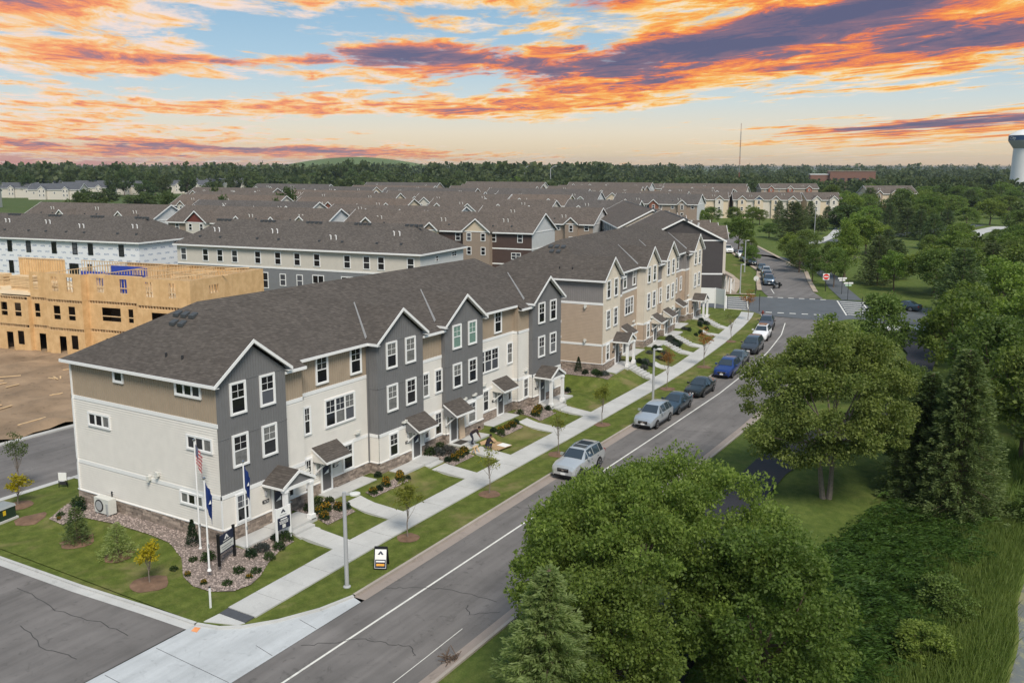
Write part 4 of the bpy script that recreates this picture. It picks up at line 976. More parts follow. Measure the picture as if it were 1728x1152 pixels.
# wrapped row under construction
WRAP, _t, _b = newmat('printed_house_wrap')
_tc = _t.n('ShaderNodeTexCoord'); _sp = _t.n('ShaderNodeSeparateXYZ'); _t.lk(_tc.outputs['Object'], _sp.inputs[0])
_u = _t.m('ADD', _sp.outputs[0], _sp.outputs[1]); _fx = _t.m('FRACT', _t.m('ADD', _t.m('MULTIPLY', _u, .55), _t.m('MULTIPLY', _t.m('FLOOR', _t.m('MULTIPLY', _sp.outputs[2], 1.1)), .5)))
_fz = _t.m('FRACT', _t.m('MULTIPLY', _sp.outputs[2], 1.1))
_on = _t.m('MULTIPLY', _t.m('LESS_THAN', _t.m('ABSOLUTE', _t.m('SUBTRACT', _fx, .5)), .27), _t.m('LESS_THAN', _t.m('ABSOLUTE', _t.m('SUBTRACT', _fz, .5)), .16))
_nz = _t.noise(_t.comb(_t.m('MULTIPLY', _u, 7.0), _t.m('MULTIPLY', _sp.outputs[2], 9.0), 0.0), 1.0, 2, .5)
_t.lk(_t.mix(_t.m('MULTIPLY', _on, _t.mr(_nz, .42, .55)), (.78, .79, .81, 1), (.27, .33, .45, 1)), _b.inputs['Base Color']); _b.inputs['Roughness'].default_value = .5
WRAPE = pmat('blue_tinted_wrap', (.44, .54, .72), .5, .2, 1.2)
a_, L_ = fromto((50.6, 131.0), (58.1, 84.0))
RAW = pmat('raw_opening_trim', (.35, .30, .24), .7, .1)
rw = row_house('townhouse_row', 'unfinished row wrapped in printed white building paper, dark window holes', 'townhouses', 50.6, 131.0, a_, L_, 13.0, 9.85, 13.4, [(9.85, WRAP)], SHINGN, hipl=4.4, hipr=4.8, endmat=WRAP, ridgevents=8, seed=5, z=-.75, rake=False,
          endw=[(7.6, 8.9, .7, .6)])
for f in (.22, .32, .415, .505, .625, .72, .79, .925): wfar(rw, L_*f-.5, 0, 7.5, 1.05, 1.85, trim=BLACKP)
for f in (.415, .49, .62, .70, .78, .90): wfar(rw, L_*f-.5, 0, 3.9, 1.05 if f in (.415, .78) else 2.0, 2.1, trim=BLACKP)
# brown front row and the row with red gables beside it
def front_row(name, label, a, b, gm, wall1, wall2, seed, roof=SHING2, porch=True):
    an, L = fromto(a, b)
    row_house(name, label, 'townhouses', a[0], a[1], an, L, 12.0, 9.2, 12.6, [(3.2, wall2), (6.1, wall2), (9.2, wall1)], roof, gables=gm(L), wins=[(L*f, 7.3, 1.1, 1.6) for f in (.05, .27, .42, .62, .80, .93)]+[(L*f, 4.1, 2.0, 1.3) for f in (.28, .60, .90)], seed=seed, porch=[L*.16, L*.74] if porch else False, endmat=PALEGREY)
front_row('townhouse_row', 'brown and cream townhouse row with paired gables behind the cream-over-grey row', (108.9, 87.5), (114.4, 45.8), lambda L: [(L*.16, 5.5, 1.2, OFFWHITE, TAUPE), (L*.50, 3.6, .9, BUFF, TAUPE), (L*.74, 6.2, 1.3, TAUPE, BUFF)], BROWN, BROWN, 11)
front_row('townhouse_row', 'taupe townhouse row with dark red gables behind the cream-over-grey row', (103.3, 134.0), (108.3, 92.0), lambda L: [(L*.22, 6.5, 1.3, OFFWHITE, REDG), (L*.48, 4.0, .7, TAUPE, REDG), (L*.70, 4.0, .7, OFFWHITE, TAUPE), (L*.88, 5.0, 1.0, TAUPE, BUFF)], TAUPE, TAUPE, 12)
front_row('townhouse_row', 'taupe townhouse row partly hidden by a round tree, left of the red-gabled row', (97.6, 181.0), (102.6, 139.0), lambda L: [(L*.35, 5.0, 1.2, TAUPE, OFFWHITE), (L*.8, 5, 1.2, TAUPE, OFFWHITE)], TAUPE, BRICK, 13)
# charcoal end building and the long row behind it, along the bending road
row_house('townhouse_row', 'charcoal townhouse row with a wide white-trimmed gable beyond the cross street', 'townhouses', 114.6, 9.2, R(29), 29, 13.6, 9.0, 12.6, [(3.4, CHAR), (9.0, CHAR)], SHING2, gables=[(6, 5, 1.2, OFFWHITE, CHAR), (14, 5, 1.2, CHAR, None), (22, 5, 1.2, OFFWHITE, CHAR)], wins=[(2.0, 6.8, 1.1, 1.7), (10, 6.8, 1.1, 1.7), (18, 6.8, 1.1, 1.7), (2, 4, 1.1, 1.7)], endmat=CHAR, seed=21, ridgevents=1.1, z=-.4, porch=[3.5])
row_house('townhouse_row', 'long row with slate blue rear walls and a white rake board on its brown roof', 'townhouses', 141.5, 26.0, R(32), 44, 13.2, 9.0, 12.6, [(9.0, BLUES)], SHING2, gables=[(7, 5, 1.2, OFFWHITE, BUFF), (16, 5, 1.2, OFFWHITE, None), (26, 5, 1.2, BUFF, None), (36, 5, 1.2, OFFWHITE, BUFF)], endmat=BUFF, seed=22, ridgevents=1.2, z=-.4)
rr_ = [o for o in bpy.data.objects if o.get('label', '').startswith('long row with slate')][0]
for i in range(14): wfar(rr_, 43-i*3.0, 13.2, 6.8, 1.0, 1.6, math.pi); wfar(rr_, 43-i*3.0, 13.2, 4.0, 1.0, 1.6, math.pi)
# blocks of the estate
PAL = [(OFFWHITE, BUFF), (TAUPE, OFFWHITE), (BUFF, OFFWHITE), (BLUES, OFFWHITE), (OFFWHITE, TAUPE), (BUFF, BRICK), (TAUPE, BRICK)]
ES = []
for r_i, (x0, ys) in enumerate(((147, ((170, 40), (125, 38), (82, 30))), (184, ((215, 42), (167, 40), (120, 38), (78, 20))), (224, ((250, 44), (200, 40), (152, 34), (117, 20))), (262, ((290, 44), (240, 42), (192, 42), (144, 40), (98, 30))), (300, ((270, 44), (220, 44), (170, 44), (120, 34))), (342, ((330, 46), (270, 46), (215, 44), (165, 44), (112, 30))), (392, ((300, 46), (240, 46), (185, 46), (130, 40))), (445, ((270, 50), (205, 48), (150, 44))))):
    for (y0, L) in ys: ES.append((x0-(y0-100)*.135, y0, R(-82.3), L, r_i))
words = ['cream and buff', 'taupe and cream', 'buff and white', 'slate blue and white', 'white and taupe', 'buff siding and brick', 'taupe siding and brick']
for i, (x, y, an, L, ri) in enumerate(ES):
    k = (i*3+ri) % 7; m1, m2 = PAL[k]; rnd = random.Random(i)
    n = max(1, int(L/9)); gb = [((j+.5)*L/n, rnd.choice((3.6, 5.0, 5.6)), rnd.choice((.8, 1.3)), rnd.choice((m2, OFFWHITE, m1)), rnd.choice((None, m1, TAUPE))) for j in range(n)]
    row_house('townhouse_row', 'brown-roofed %s townhouse row, %s rank behind the brown and red-gabled rows' % (words[k], ('first', 'second', 'third', 'fourth', 'fifth', 'sixth', 'seventh', 'last')[ri]), 'townhouses', x, y, an, L, 12.4, 8.6+rnd.uniform(-.3, .5), 11.9+rnd.uniform(-.3, .5), [(3.2, m2), (8.6, m1)], rnd.choice((SHING2, SHING2B, SHING2C, SHING2)), gables=gb, wins=[(L*f, 6.9, 1.1, 1.5) for f in (.07, .29, .41, .56, .70, .93)], seed=i, group='rows of the estate', endmat=rnd.choice((BUFF, OFFWHITE, PALEGREY, TAUPE)))
# rows across the valley on the right
for i, (x, y, x2, y2, m1, m2, g_) in enumerate(((330, 101, 339, 81, BUFF, OFFWHITE, 3), (340, 79, 350, 54, OFFWHITE, BUFF, 4), (352, 52, 360, 40, BUFF, OFFWHITE, 2), (480, 200, 500, 165, TAUPE, BRICK, 4), (505, 160, 520, 130, TAUPE, BRICK, 3), (530, 122, 548, 92, TAUPE, BRICK, 3), (420, 140, 437, 105, TAUPE, BUFF, 4))):
    an, L = fromto((x, y), (x2, y2))
    row_house('townhouse_row', ('buff townhouse row with small gables behind a line of dark pines', 'white townhouse row with small gables behind a line of dark pines', 'short buff townhouse row at the end of the pine line', 'taupe roofed brick row far behind, nearest the radio mast', 'taupe roofed brick row with one porch gable far behind', 'taupe roofed brick row next to the flat brick building', 'taupe and buff row half hidden behind the gabled pine-line rows')[i], 'townhouses', x, y, an, L, 11, 7.6, 10.6, [(7.6, m1)], SHING2, gables=[((j+.5)*L/g_, 4.0, .9, m2, rng.choice([None, BLUES, TAUPE])) for j in range(g_)], wins=[(L*f, 5.6, 1.0, 1.4) for f in (.05, .3, .55, .8)], seed=40+i, endmat=m1)
# brick corner block and flat institutional block
row_house('apartment_block', 'buff three-storey apartment block with stepped grey roof by the park road', 'apartments', 405, 37, R(-55), 22, 13, 9.0, 12.5, [(4, BRICK), (9.0, BUFF)], SHING2, gables=[(4, 3.6, 1, TAUPE, None), (11, 3.6, 1, BUFF, None), (18, 3.6, 1, TAUPE, None)], wins=[(7.5, 4.6, 1, 1.5), (14.5, 4.6, 1, 1.5)], endmat=BUFF, seed=60)
row_house('brick_house', 'small orange brick wing with hipped roof before the apartment block', 'house', 386, 42.5, R(-62), 12, 9, 5.8, 8.2, [(5.8, BRICK)], SHING2, hipl=4, hipr=4, wins=[(2, 3.2, 1, 1.4), (8, 3.2, 1, 1.4)], seed=61, vents=False)
fb = thing('school_building', 'flat-roofed brown brick building with tall dark window bays on the skyline', 'building', (700, 118, -.75), R(-72))
MB().box(0, 33, 0, 22, 0, 17).box(-14, 0, 3, 20, 0, 14.5).build('wall', pmat('plum_brick', (.19, .10, .075), .8, .12, 1.0), fb)
for i in range(5): MB().box(2.5+i*5.2, 5.6+i*5.2, -.08, .0, 6, 12).build('window', GLASS, fb)
MB().box(-.3, 33.3, -.3, 22.3, 17.0, 17.4).build('parapet', TAUPE, fb); MB().box(-14.3, -.3, 2.7, 20.3, 14.5, 15).build('roof', WHITE, fb)
# older white houses far left, blue-grey roofs
HL = [(205, 460, 40, 15), (252, 545, 30, 20), (310, 530, 34, 0), (352, 560, 34, 10), (395, 585, 36, -5), (440, 560, 30, 12), (480, 590, 34, 0), (300, 610, 60, 5), (380, 640, 60, 0), (530, 640, 50, 0), (560, 560, 26, -10)]
for i, (x, y, L, a0) in enumerate(HL):
    row_house('townhouse', ('tan two-storey house with blue-grey roof before the dark hedge', 'white gabled house with blue-grey roof beside the brick one', 'white gabled house above the dark hedge', 'white double-gabled house above the rounded shrubs', 'cream house wedged between two tall trees', 'white house behind the slender tree', 'cream house with an arched porch', 'long blue-grey roofed row behind the white houses', 'blue-grey roofed row near the wood edge', 'blue-grey roofed row at the foot of the wood', 'small cream house by the wood edge')[i], 'house', x, y, R(-62+a0), L, 11, 6.4 if i else 8.5, 10.2 if i else 11.6, [(6.4 if i else 8.5, OFFWHITE if i else BUFF)], SHING3, gables=[(L*.3, 5.5, 2.0, OFFWHITE, None), (L*.75, 4.5, 1.5, OFFWHITE, None)], wins=[(L*f, 3.6, 1.1, 1.4) for f in (.1, .5, .9)], seed=80+i, endmat=OFFWHITE, vents=i > 6)
row_house('farm_building', 'white barn-like building with dark blue roof among the trees', 'building', 610, 505, R(-62), 34, 14, 6.0, 10.0, [(6.0, WHITE)], pmat('dark_blue_roof', (.04, .055, .09), .6, .1), gables=[(26, 7, 4, WHITE, None)], seed=99, vents=False, wins=[(5, 2, 3, 2.5), (14, 2, 3, 2.5)])
# ------------------------------------------------------------------ timber frame building
OSB, _t, _b = newmat('strand_board')
_tc = _t.n('ShaderNodeTexCoord'); _sp = _t.n('ShaderNodeSeparateXYZ'); _t.lk(_tc.outputs['Object'], _sp.inputs[0])
_n1 = _t.noise(_tc.outputs['Object'], 1.1, 5, .65); _n2 = _t.noise(_tc.outputs['Object'], 18.0, 3, .7)
_vx = _t.m('FRACT', _t.m('DIVIDE', _t.m('ADD', _sp.outputs[0], _sp.outputs[1]), 1.22)); _jn = _t.m('LESS_THAN', _vx, .02)
_c = _t.mix(_t.mr(_n1, .35, .68), (.58, .37, .17, 1), (.70, .47, .235, 1)); _k = _t.mr(_n2, .2, .8, .86, 1.12, 'LINEAR')
_t.lk(_t.mix(_t.m('MULTIPLY', _jn, .35), _t.mix(1.0, _c, _t.comb(_k, _k, _k), 'MULTIPLY'), (.25, .15, .07, 1)), _b.inputs['Base Color']); _b.inputs['Roughness'].default_value = .8
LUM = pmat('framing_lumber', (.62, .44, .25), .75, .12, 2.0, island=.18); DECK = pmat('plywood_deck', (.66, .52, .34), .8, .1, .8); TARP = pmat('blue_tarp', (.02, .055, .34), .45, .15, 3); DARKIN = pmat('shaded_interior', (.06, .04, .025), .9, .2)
a_, L_ = fromto((24.0, 79.5), (30.9, 39.4))
tf_ = thing('timber_building', 'half-built three-storey townhouse frame of bare strand board and studs', 'building', (24.0, 79.5, -.45), a_)
def holed(mb, x0, x1, y, z0, z1, holes, axis='x', th=.06):
    """wall panel with rectangular openings, real gaps"""
    hs = sorted([h for h in holes if h[0] > x0-.01 and h[1] < x1+.01]); cur = x0
    def put(a, b, c, d):
        if b-a > .005 and d-c > .005:
            if axis == 'x': mb.box(a, b, y, y+th, c, d)
            else: mb.box(y, y+th, a, b, c, d)
    for a, b, c, d in hs: put(cur, a, z0, z1); put(a, b, z0, c); put(a, b, d, z1); cur = b
    put(cur, x1, z0, z1)
SEG = [(0, 5.2, 0), (5.2, 12, .9), (12, 17.2, 0), (17.2, 20.2, .5), (20.2, 25.5, 0), (25.5, 33.4, .9), (33.4, L_, 0)]
for f_, (z0, z1) in enumerate(((0, 2.75), (3.15, 6.0), (6.4, 9.3))):
    for (x0, x1, yy) in SEG:
        if f_ == 2 and x1 < 20: continue
        w_ = x1-x0; hl_ = []
        if f_ == 0: hl_ = [(x0+w_*.28, x0+w_*.28+1.05, .02, 2.15)]+([(x0+w_*.62, x0+w_*.62+1.0, .75, 2.35)] if w_ > 3.5 else [])
        else:
            if w_ > 6.5 and f_ == 1: hl_ = [(x0+1.9, x0+4.6, z0+.95, z1-.35), (x0+5.7, x0+6.4, z0+.95, z1-.35)]
            else: hl_ = [(x0+w_*.18, x0+w_*.18+1.0, z0+.9, z1-.35), (x0+w_*.60, x0+w_*.60+1.0, z0+.9, z1-.35)] if w_ > 3.5 else [(x0+.5, x0+1.3, z0+.9, z1-.35)]
        mb = MB(); holed(mb, x0, x1, yy, z0, z1, hl_); sh = mb.build('sheathing', OSB, tf_)
        for (a, b, c, d) in hl_:
            q = MB().box(a-.02, b+.02, yy+.08, yy+.16, c-.12, c); 
            if f_ == 0: pass
            else: q.box(a, b, yy+.02, yy+.12, (c+d)/2-.25, (c+d)/2-.15); q.build('sill_plate', LUM, tf_)
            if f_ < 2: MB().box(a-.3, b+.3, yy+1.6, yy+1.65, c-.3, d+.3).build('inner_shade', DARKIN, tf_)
            else:
                if x0 > 25: MB().box(a-.2, b+.3, yy+2.3, yy+2.33, c-.2, d+.2).build('tarp' if x0 < 30 else 'inner_wall', TARP if x0 < 30 else LUM, tf_)
        # returns
    # floor edge with joists
    for (x0, x1, yy) in SEG:
        if f_ < 2:
            zj = z1; n = int((x1-x0)/.4)
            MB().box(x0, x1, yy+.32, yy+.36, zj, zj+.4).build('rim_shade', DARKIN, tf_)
            js = MB()
            for i in range(n): js.box(x0+.1+i*.4, x0+.155+i*.4, yy+.02, yy+.36, zj+.02, zj+.36)
            js.box(x0, x1, yy, yy+.36, zj+.36, zj+.40); js.box(x0, x1, yy+.01, yy+.36, zj, zj+.03)
            stuff(js.build('joists', LUM, tf_))
    for i in range(len(SEG)-1):
        xa = SEG[i][1]; y0, y1 = sorted((SEG[i][2], SEG[i+1][2]))
        if f_ < 2 or xa > 20: MB().box(xa-.03 if SEG[i][2] < SEG[i+1][2] else xa-.03, xa+.03, y0+.002, y1+.06, z0, z1+.38 if f_ < 2 else z1).build('sheathing', OSB, tf_)
    d1 = 0 if f_ < 2 else 20.2
    holes_e = [(3.0, 4.6, z0+1.2, z0+2.1)] if f_ == 2 else []
    mb = MB(); holed(mb, .062, 12.6, L_-.06, z0, z1 if f_ == 2 else z1+.4, holes_e, 'y'); mb.build('end_sheathing', OSB, tf_)
    if f_ < 2: MB().box(0, .06, .062, 12.6, z0, z1+.4).build('end_sheathing', OSB, tf_)
    if f_ < 2:
        MB().box(.1, L_-.1, 1.0, 12.5, z1+.40, z1+.44).build('deck', DECK, tf_); MB().box(.1, L_-.1, 12.5, 12.58, z0, z1+.4).build('back_sheathing', OSB, tf_)
# stud walls of the open top storey
def studs(x0, y0, x1, y1, z0, z1, name='stud_wall', step=.42):
    L = math.hypot(x1-x0, y1-y0); d = Vector((x1-x0, y1-y0, 0))/L; m = MB(); n = int(L/step)
    for i in range(n+1):
        p = Vector((x0, y0, 0))+d*(i*L/n); m.box(p.x-.03, p.x+.03, p.y-.03, p.y+.03, z0, z1)
    m.beam((x0, y0, z1+.02), (x1, y1, z1+.02), .1, .09); m.beam((x0, y0, z0+.02), (x1, y1, z0+.02), .1, .05)
    return stuff(m.build(name, LUM, tf_))
zt = 6.45; zu = 9.28
for q in ((20.3, .2, 25.4, .2), (33.5, .2, L_-.2, .2), (25.6, 1.1, 33.3, 1.1), (L_-.2, .3, L_-.2, 12.4), (20.3, 12.3, L_-.2, 12.3), (20.3, .3, 20.3, 12.3), (27.0, 1.2, 27.0, 12.2), (34.0, .3, 34.0, 12.2), (27.0, 6.5, 34.0, 6.5), (34, 5.0, L_-.3, 5.0), (34, 8.5, L_-.3, 8.5), (37.4, .3, 37.4, 8.4), (30.5, 6.5, 30.5, 12.2), (13.0, 12.2, 20.2, 12.2), (2.0, 12.2, 10.0, 12.2)): studs(*q, zt, zu)
for xx in (22.5, 24.5): MB().beam((xx, .3, 8.7), (xx+1.8, 3.0, 6.6), .08).build('brace', LUM, tf_)
for xx, yy in ((36, 2.5), (39, 4), (35, 7), (38.5, 9.5), (36.5, 11)): MB().beam((xx, yy, 9.3), (xx+2.2, yy+1.6, 9.36), .08).build('brace', LUM, tf_)
MB().box(25.8, 31.5, 3.2, 3.26, 7.0, 9.15).build('tarp', TARP, tf_); MB().box(14.5, 19.6, 10.5, 10.56, 6.5, 8.2).build('tarp', TARP, tf_); MB().box(20.4, 26.0, 9.6, 9.66, 7.2, 9.2).build('tarp', TARP, tf_)
MB().box(2.0, 10.0, 12.26, 12.32, 6.45, 9.2).build('back_sheathing', OSB, tf_); MB().box(20.3, L_-.1, 12.4, 12.46, 6.45, 9.3).build('back_sheathing', OSB, tf_)
for i, (xx, yy, n) in enumerate(((14.0, 3.0, 6), (10.0, 4.0, 9), (5.0, 2.6, 4), (17.0, 2.2, 3), (3.0, 6.0, 8))):
    t_ = thing('lumber_stack', ('crated panels stacked on the open timber deck', 'tall stack of boards on the open timber deck', 'low stack of boards at the deck edge', 'short pile of boards against the top storey wall', 'wide stack of boards at the back of the open deck')[i], 'lumber', (0, 0, 0), 0, 'lumber on the open deck'); t_.parent = None
    M_ = Matrix.Translation((24.0, 79.5, -.45)) @ Matrix.Rotation(a_, 4, 'Z') @ Matrix.Translation((xx, yy, 6.44)); t_.matrix_world = M_
    for j in range(n):
        MB().box(random.uniform(-.05, .05), 3.4+random.uniform(-.1, .1), random.uniform(-.05, .05), 1.25, j*.19, j*.19+.16).build('board_layer', LUM, t_)
# scraps on the dirt
for i in range(26):
    x, y = random.uniform(2, 24), random.uniform(33, 54); l = random.uniform(.7, 2.6); an = random.uniform(0, 3.1)
    o = MB().box(-l/2, l/2, -.07, .07, 0, .06).build('scrap_board', LUM, None, loc=(x, y, hd(x, y)+.05), rz=an); tag(o, 'pale scrap board lying on the bare dirt lot', 'board', 'scrap boards on the dirt')
# ------------------------------------------------------------------ trees
L_MAPLE = leafmat('maple_leaf', (.068, .112, .024), (.240, .315, .072), .48)
L_ELM = leafmat('elm_leaf', (.074, .118, .030), (.225, .285, .080), .46)
L_MID = leafmat('park_leaf', (.072, .114, .030), (.195, .262, .068), .45)
L_ROUND = leafmat('dark_tree_leaf', (.046, .074, .026), (.110, .150, .046), .36)
L_PINE = leafmat('pine_needle', (.055, .086, .036), (.135, .180, .070), .32)
L_LARCH = leafmat('larch_needle', (.190, .245, .100), (.340, .410, .180), .55)
L_SPR = leafmat('spruce_needle', (.062, .102, .038), (.170, .225, .085), .35)
L_YEL = leafmat('ginkgo_leaf', (.20, .20, .025), (.30, .29, .045), .4)
L_YOUNG = leafmat('young_tree_leaf', (.12, .15, .025), (.27, .27, .05), .4)
L_YELLOW = leafmat('young_gold_leaf', (.30, .24, .015), (.46, .36, .02), .4)
L_ORNG = leafmat('turning_leaf', (.22, .10, .03), (.33, .17, .06), .4)
L_FAR = leafmat('far_leaf', (.028, .050, .020), (.105, .135, .046), .3, .03)
def crown(rad, zc, nclump, nleaf, size, seed, clump=.22, droop=.25, lobes=6, squash=.75, inner=.55, base=.80):
    """leaf clumps through an uneven, lobed volume; returns leaf quads and clump centres"""
    r = np.random.default_rng(seed)
    ld = r.normal(size=(lobes, 3)); ld[:, 2] *= .7; ld /= np.linalg.norm(ld, axis=1)[:, None]; lw = r.uniform(.0, .34, lobes)*(1 if lobes < 8 else 1.5)
    d = r.normal(size=(nclump, 3)); d /= np.linalg.norm(d, axis=1)[:, None]; d[:, 2] = np.where(d[:, 2] < -.78, -d[:, 2], d[:, 2])
    bump = base+np.max(np.clip((d@ld.T-.55)/.45, 0, 1)*lw, axis=1)
    rr = (inner+(1-inner)*r.uniform(0, 1, nclump)**.6)*bump
    C = d*rr[:, None]*np.array(rad); C[:, 2] *= np.where(C[:, 2] < 0, squash, 1); C[:, 2] += zc
    per = nleaf//nclump; cs = clump*np.mean(rad)*r.uniform(.6, 1.35, nclump)
    off = r.normal(size=(nclump, per, 3)); off /= np.linalg.norm(off, axis=2)[..., None]; off *= (r.uniform(0, 1, (nclump, per, 1))**.45)
    off[..., 2] *= .72; P = C[:, None]+off*cs[:, None, None]
    dr = off*.8+d[:, None]*.5
    V, F = leafquads(P.reshape(-1, 3), dr.reshape(-1, 3), size, .05, r, droop)
    return V, F, C
def trunk_mesh(h, r0, C, seed, mat, nb=14, fork=.35, stems=1):
    rnd = random.Random(seed); mb = MB()
    for s in range(stems):
        bx, by = (rnd.uniform(-.5, .5), rnd.uniform(-.5, .5)) if stems > 1 else (0, 0)
        top = Vector((bx*2.2, by*2.2, h)); pts = [Vector((bx*.35, by*.35, -.25))]+[Vector((bx*(.35+1.9*t)+rnd.uniform(-.08, .08), by*(.35+1.9*t)+rnd.uniform(-.08, .08), h*t)) for t in (.12, .35, .6, .85)]
        mb.tube(pts, [r0*1.25, r0, r0*.8, r0*.55, r0*.28], 7)
    idx = list(range(len(C))); rnd.shuffle(idx)
    for i in idx[:nb]:
        c = Vector(C[i]); t = rnd.uniform(fork, .75); p = Vector((0, 0, h*t)); m = p.lerp(c, .5)+Vector((0, 0, -.05*h))
        mb.tube([p, m, c], [r0*.42, r0*.25, r0*.07], 5, False)
    return mb.mesh('trunk', mat)
PROT = {}
def leafy(key, h, w, nclump, nleaf, size, mat, seed, bark=BARK, zc=.58, stems=1, clump=.22, droop=.25, trunk_r=None, inner=.55, nb=14, squash=.75, lobes=6, base=.80):
    rz = h*(1-zc)*.98
    V, F, C = crown((w/2*.86, w/2*.86, rz*.9), h*zc, nclump, nleaf, size, seed, clump, droop, squash=squash, inner=inner, lobes=lobes, base=base)
    PROT[key] = (fast_mesh('crown', V, F, mat), trunk_mesh(h*zc*1.1, trunk_r or h*.018, C, seed, bark, nb, stems=stems), h, w)
def conifer(key, h, w, mat, seed, n, size, bark=BARK, droop=.25, rough=.25, base=.06, power=.9, whorl=.34):
    r = np.random.default_rng(seed); P, Dr = [], []; z = h*base; mb = MB().tube([(0, 0, -.2), (0, 0, h*.5), (0, 0, h*.98)], [h*.016, h*.010, h*.002], 6)
    lv = []
    while z < h*.985:
        lv.append(z); z += whorl*(1.15-.6*z/h)
    tot = sum((1-z/h)**power+.03 for z in lv)
    for z in lv:
        R0 = w/2*((1-z/h)**power)*r.uniform(.82, 1.1)+.05; nbr = max(5, int(7+6*(1-z/h))); cnt = int(n*((1-z/h)**power+.03)/tot)
        a0 = r.uniform(0, 6.28)
        for b in range(nbr):
            a = a0+b*6.283/nbr+r.normal()*.12; L = R0*r.uniform(1-rough, 1.08); k = max(4, cnt//nbr)
            t = r.uniform(.08, 1, k)**.75; side = r.normal(size=k)*.16*L*(1.05-t); up_ = -droop*t*L+.22*L*t*t
            x = np.cos(a)*t*L-np.sin(a)*side; y = np.sin(a)*t*L+np.cos(a)*side; zz = z+up_+r.normal(size=k)*.05*L
            P.append(np.stack([x, y, zz], 1)); sd = np.sign(side)[:, None]
            Dr.append(np.stack([np.cos(a)*np.ones(k), np.sin(a)*np.ones(k), np.full(k, .12)], 1)*1.2+sd*np.array([-np.sin(a), np.cos(a), 0])*.8)
            if h < 14 and b % 2 == 0: mb.tube([(0, 0, z), (math.cos(a)*L*.8, math.sin(a)*L*.8, z-droop*.5*L)], [h*.004, h*.0015], 4, False)
    P = np.concatenate(P); Dr = np.concatenate(Dr); m = len(P)
    a = Dr+r.normal(size=(m, 3))*.35; a /= np.linalg.norm(a, axis=1)[:, None]; b = np.cross(a, r.normal(size=(m, 3))); b /= np.linalg.norm(b, axis=1)[:, None]
    sz = (size*r.uniform(.7, 1.3, m))[:, None]
    V = np.stack([P, P+a*sz*.45+b*sz*.13, P+a*sz, P+a*sz*.45-b*sz*.13], 1).reshape(-1, 3)
    PROT[key] = (fast_mesh('crown', V, np.arange(m*4).reshape(m, 4), mat), mb.mesh('trunk', bark), h, w)
leafy('maple_big', 10.6, 14.6, 330, 112000, .165, L_MAPLE, 1, clump=.135, droop=.25, inner=.5, zc=.55, squash=1.0, lobes=13, base=.70)
leafy('maple_big2', 9.0, 7.6, 130, 44000, .15, L_MAPLE, 2, clump=.18, inner=.45, zc=.52, squash=1.0, lobes=11, base=.72)
leafy('elm', 11.2, 12.4, 190, 66000, .19, L_ELM, 3, BARKL, clump=.15, droop=.55, stems=2, inner=.5, zc=.56, lobes=11, base=.76, squash=1.0, nb=22, trunk_r=.17)
conifer('larch', 8.6, 6.4, L_LARCH, 4, 60000, .19, droop=.12, rough=.4, whorl=.26, power=.72)
conifer('spruce', 10.8, 6.6, L_SPR, 5, 52000, .24, droop=.22, rough=.22, power=.62)
for i in range(3): leafy('maple%d' % i, 9.5, 8.2, 60+8*i, 6500, .34, (L_MID, L_MAPLE, L_MID)[i], 10+i, clump=.25, inner=.45, zc=.55, nb=9, squash=.95)
for i in range(2): conifer('pine%d' % i, 9.5, 8.0, L_PINE, 20+i, 8000, .44, droop=.02, rough=.4, whorl=.55, power=.55)
for i in range(3): leafy('round%d' % i, 10, 11, 46, 2600, .75, L_ROUND, 30+i, clump=.26, inner=.45, zc=.50, nb=5, squash=1.0)
leafy('poplar', 13.4, 6.3, 60, 6500, .34, L_MAPLE, 40, clump=.28, inner=.3, zc=.45, nb=8, squash=1.0)
leafy('ginkgo', 6.2, 5.3, 40, 4200, .26, L_YEL, 41, clump=.27, inner=.4, zc=.52, nb=8, squash=1.0)
def tree(key, x, y, h, w, name, label, cat='tree', group=None, z=-.75):
    cm, tm, H, W_ = PROT[key]
    o = thing(name, label, cat, (x, y, z), random.uniform(0, 6.28), group); o.scale = (w/W_, w/W_, h/H)
    ob('crown', cm, o); ob('trunk', tm, o); return o
tree('maple_big', .5, -24.8, 10.6, 13.6, 'maple_tree', 'large spreading leafy maple on the verge over the bike trail', z=-.8).rotation_euler[2] = 3.4
tree('maple_big2', -.3, -30.3, 9.2, 8.4, 'maple_tree', 'smaller lighter green maple crowding against the large spreading one', z=-1.2)
tree('larch', -8.0, -25.2, 8.6, 6.4, 'larch_tree', 'feathery pale green larch in front of the large maple', z=-.8)
tree('maple_big2', -5.2, -25.6, 8.0, 7.4, 'maple_tree', 'low loose maple crown between the pale larch and the large maple', z=-.9)
tree('elm', 27.0, -27.0, 11.8, 13.4, 'elm_tree', 'two-stemmed drooping elm beside the dark trail', z=-1.2)
tree('elm', 35.5, -30.0, 8.4, 8.2, 'elm_tree', 'lower elm filling the gap between twin-stemmed elm and spruces', z=-1.4)
tree('spruce', 29.3, -34.6, 11.2, 6.6, 'spruce_tree', 'tall green spruce above the juniper slope', z=-1.5)
tree('spruce', 31.5, -32.4, 9.0, 6.4, 'spruce_tree', 'dark spruce in the shade behind the twin-stemmed elm', z=-1.5)
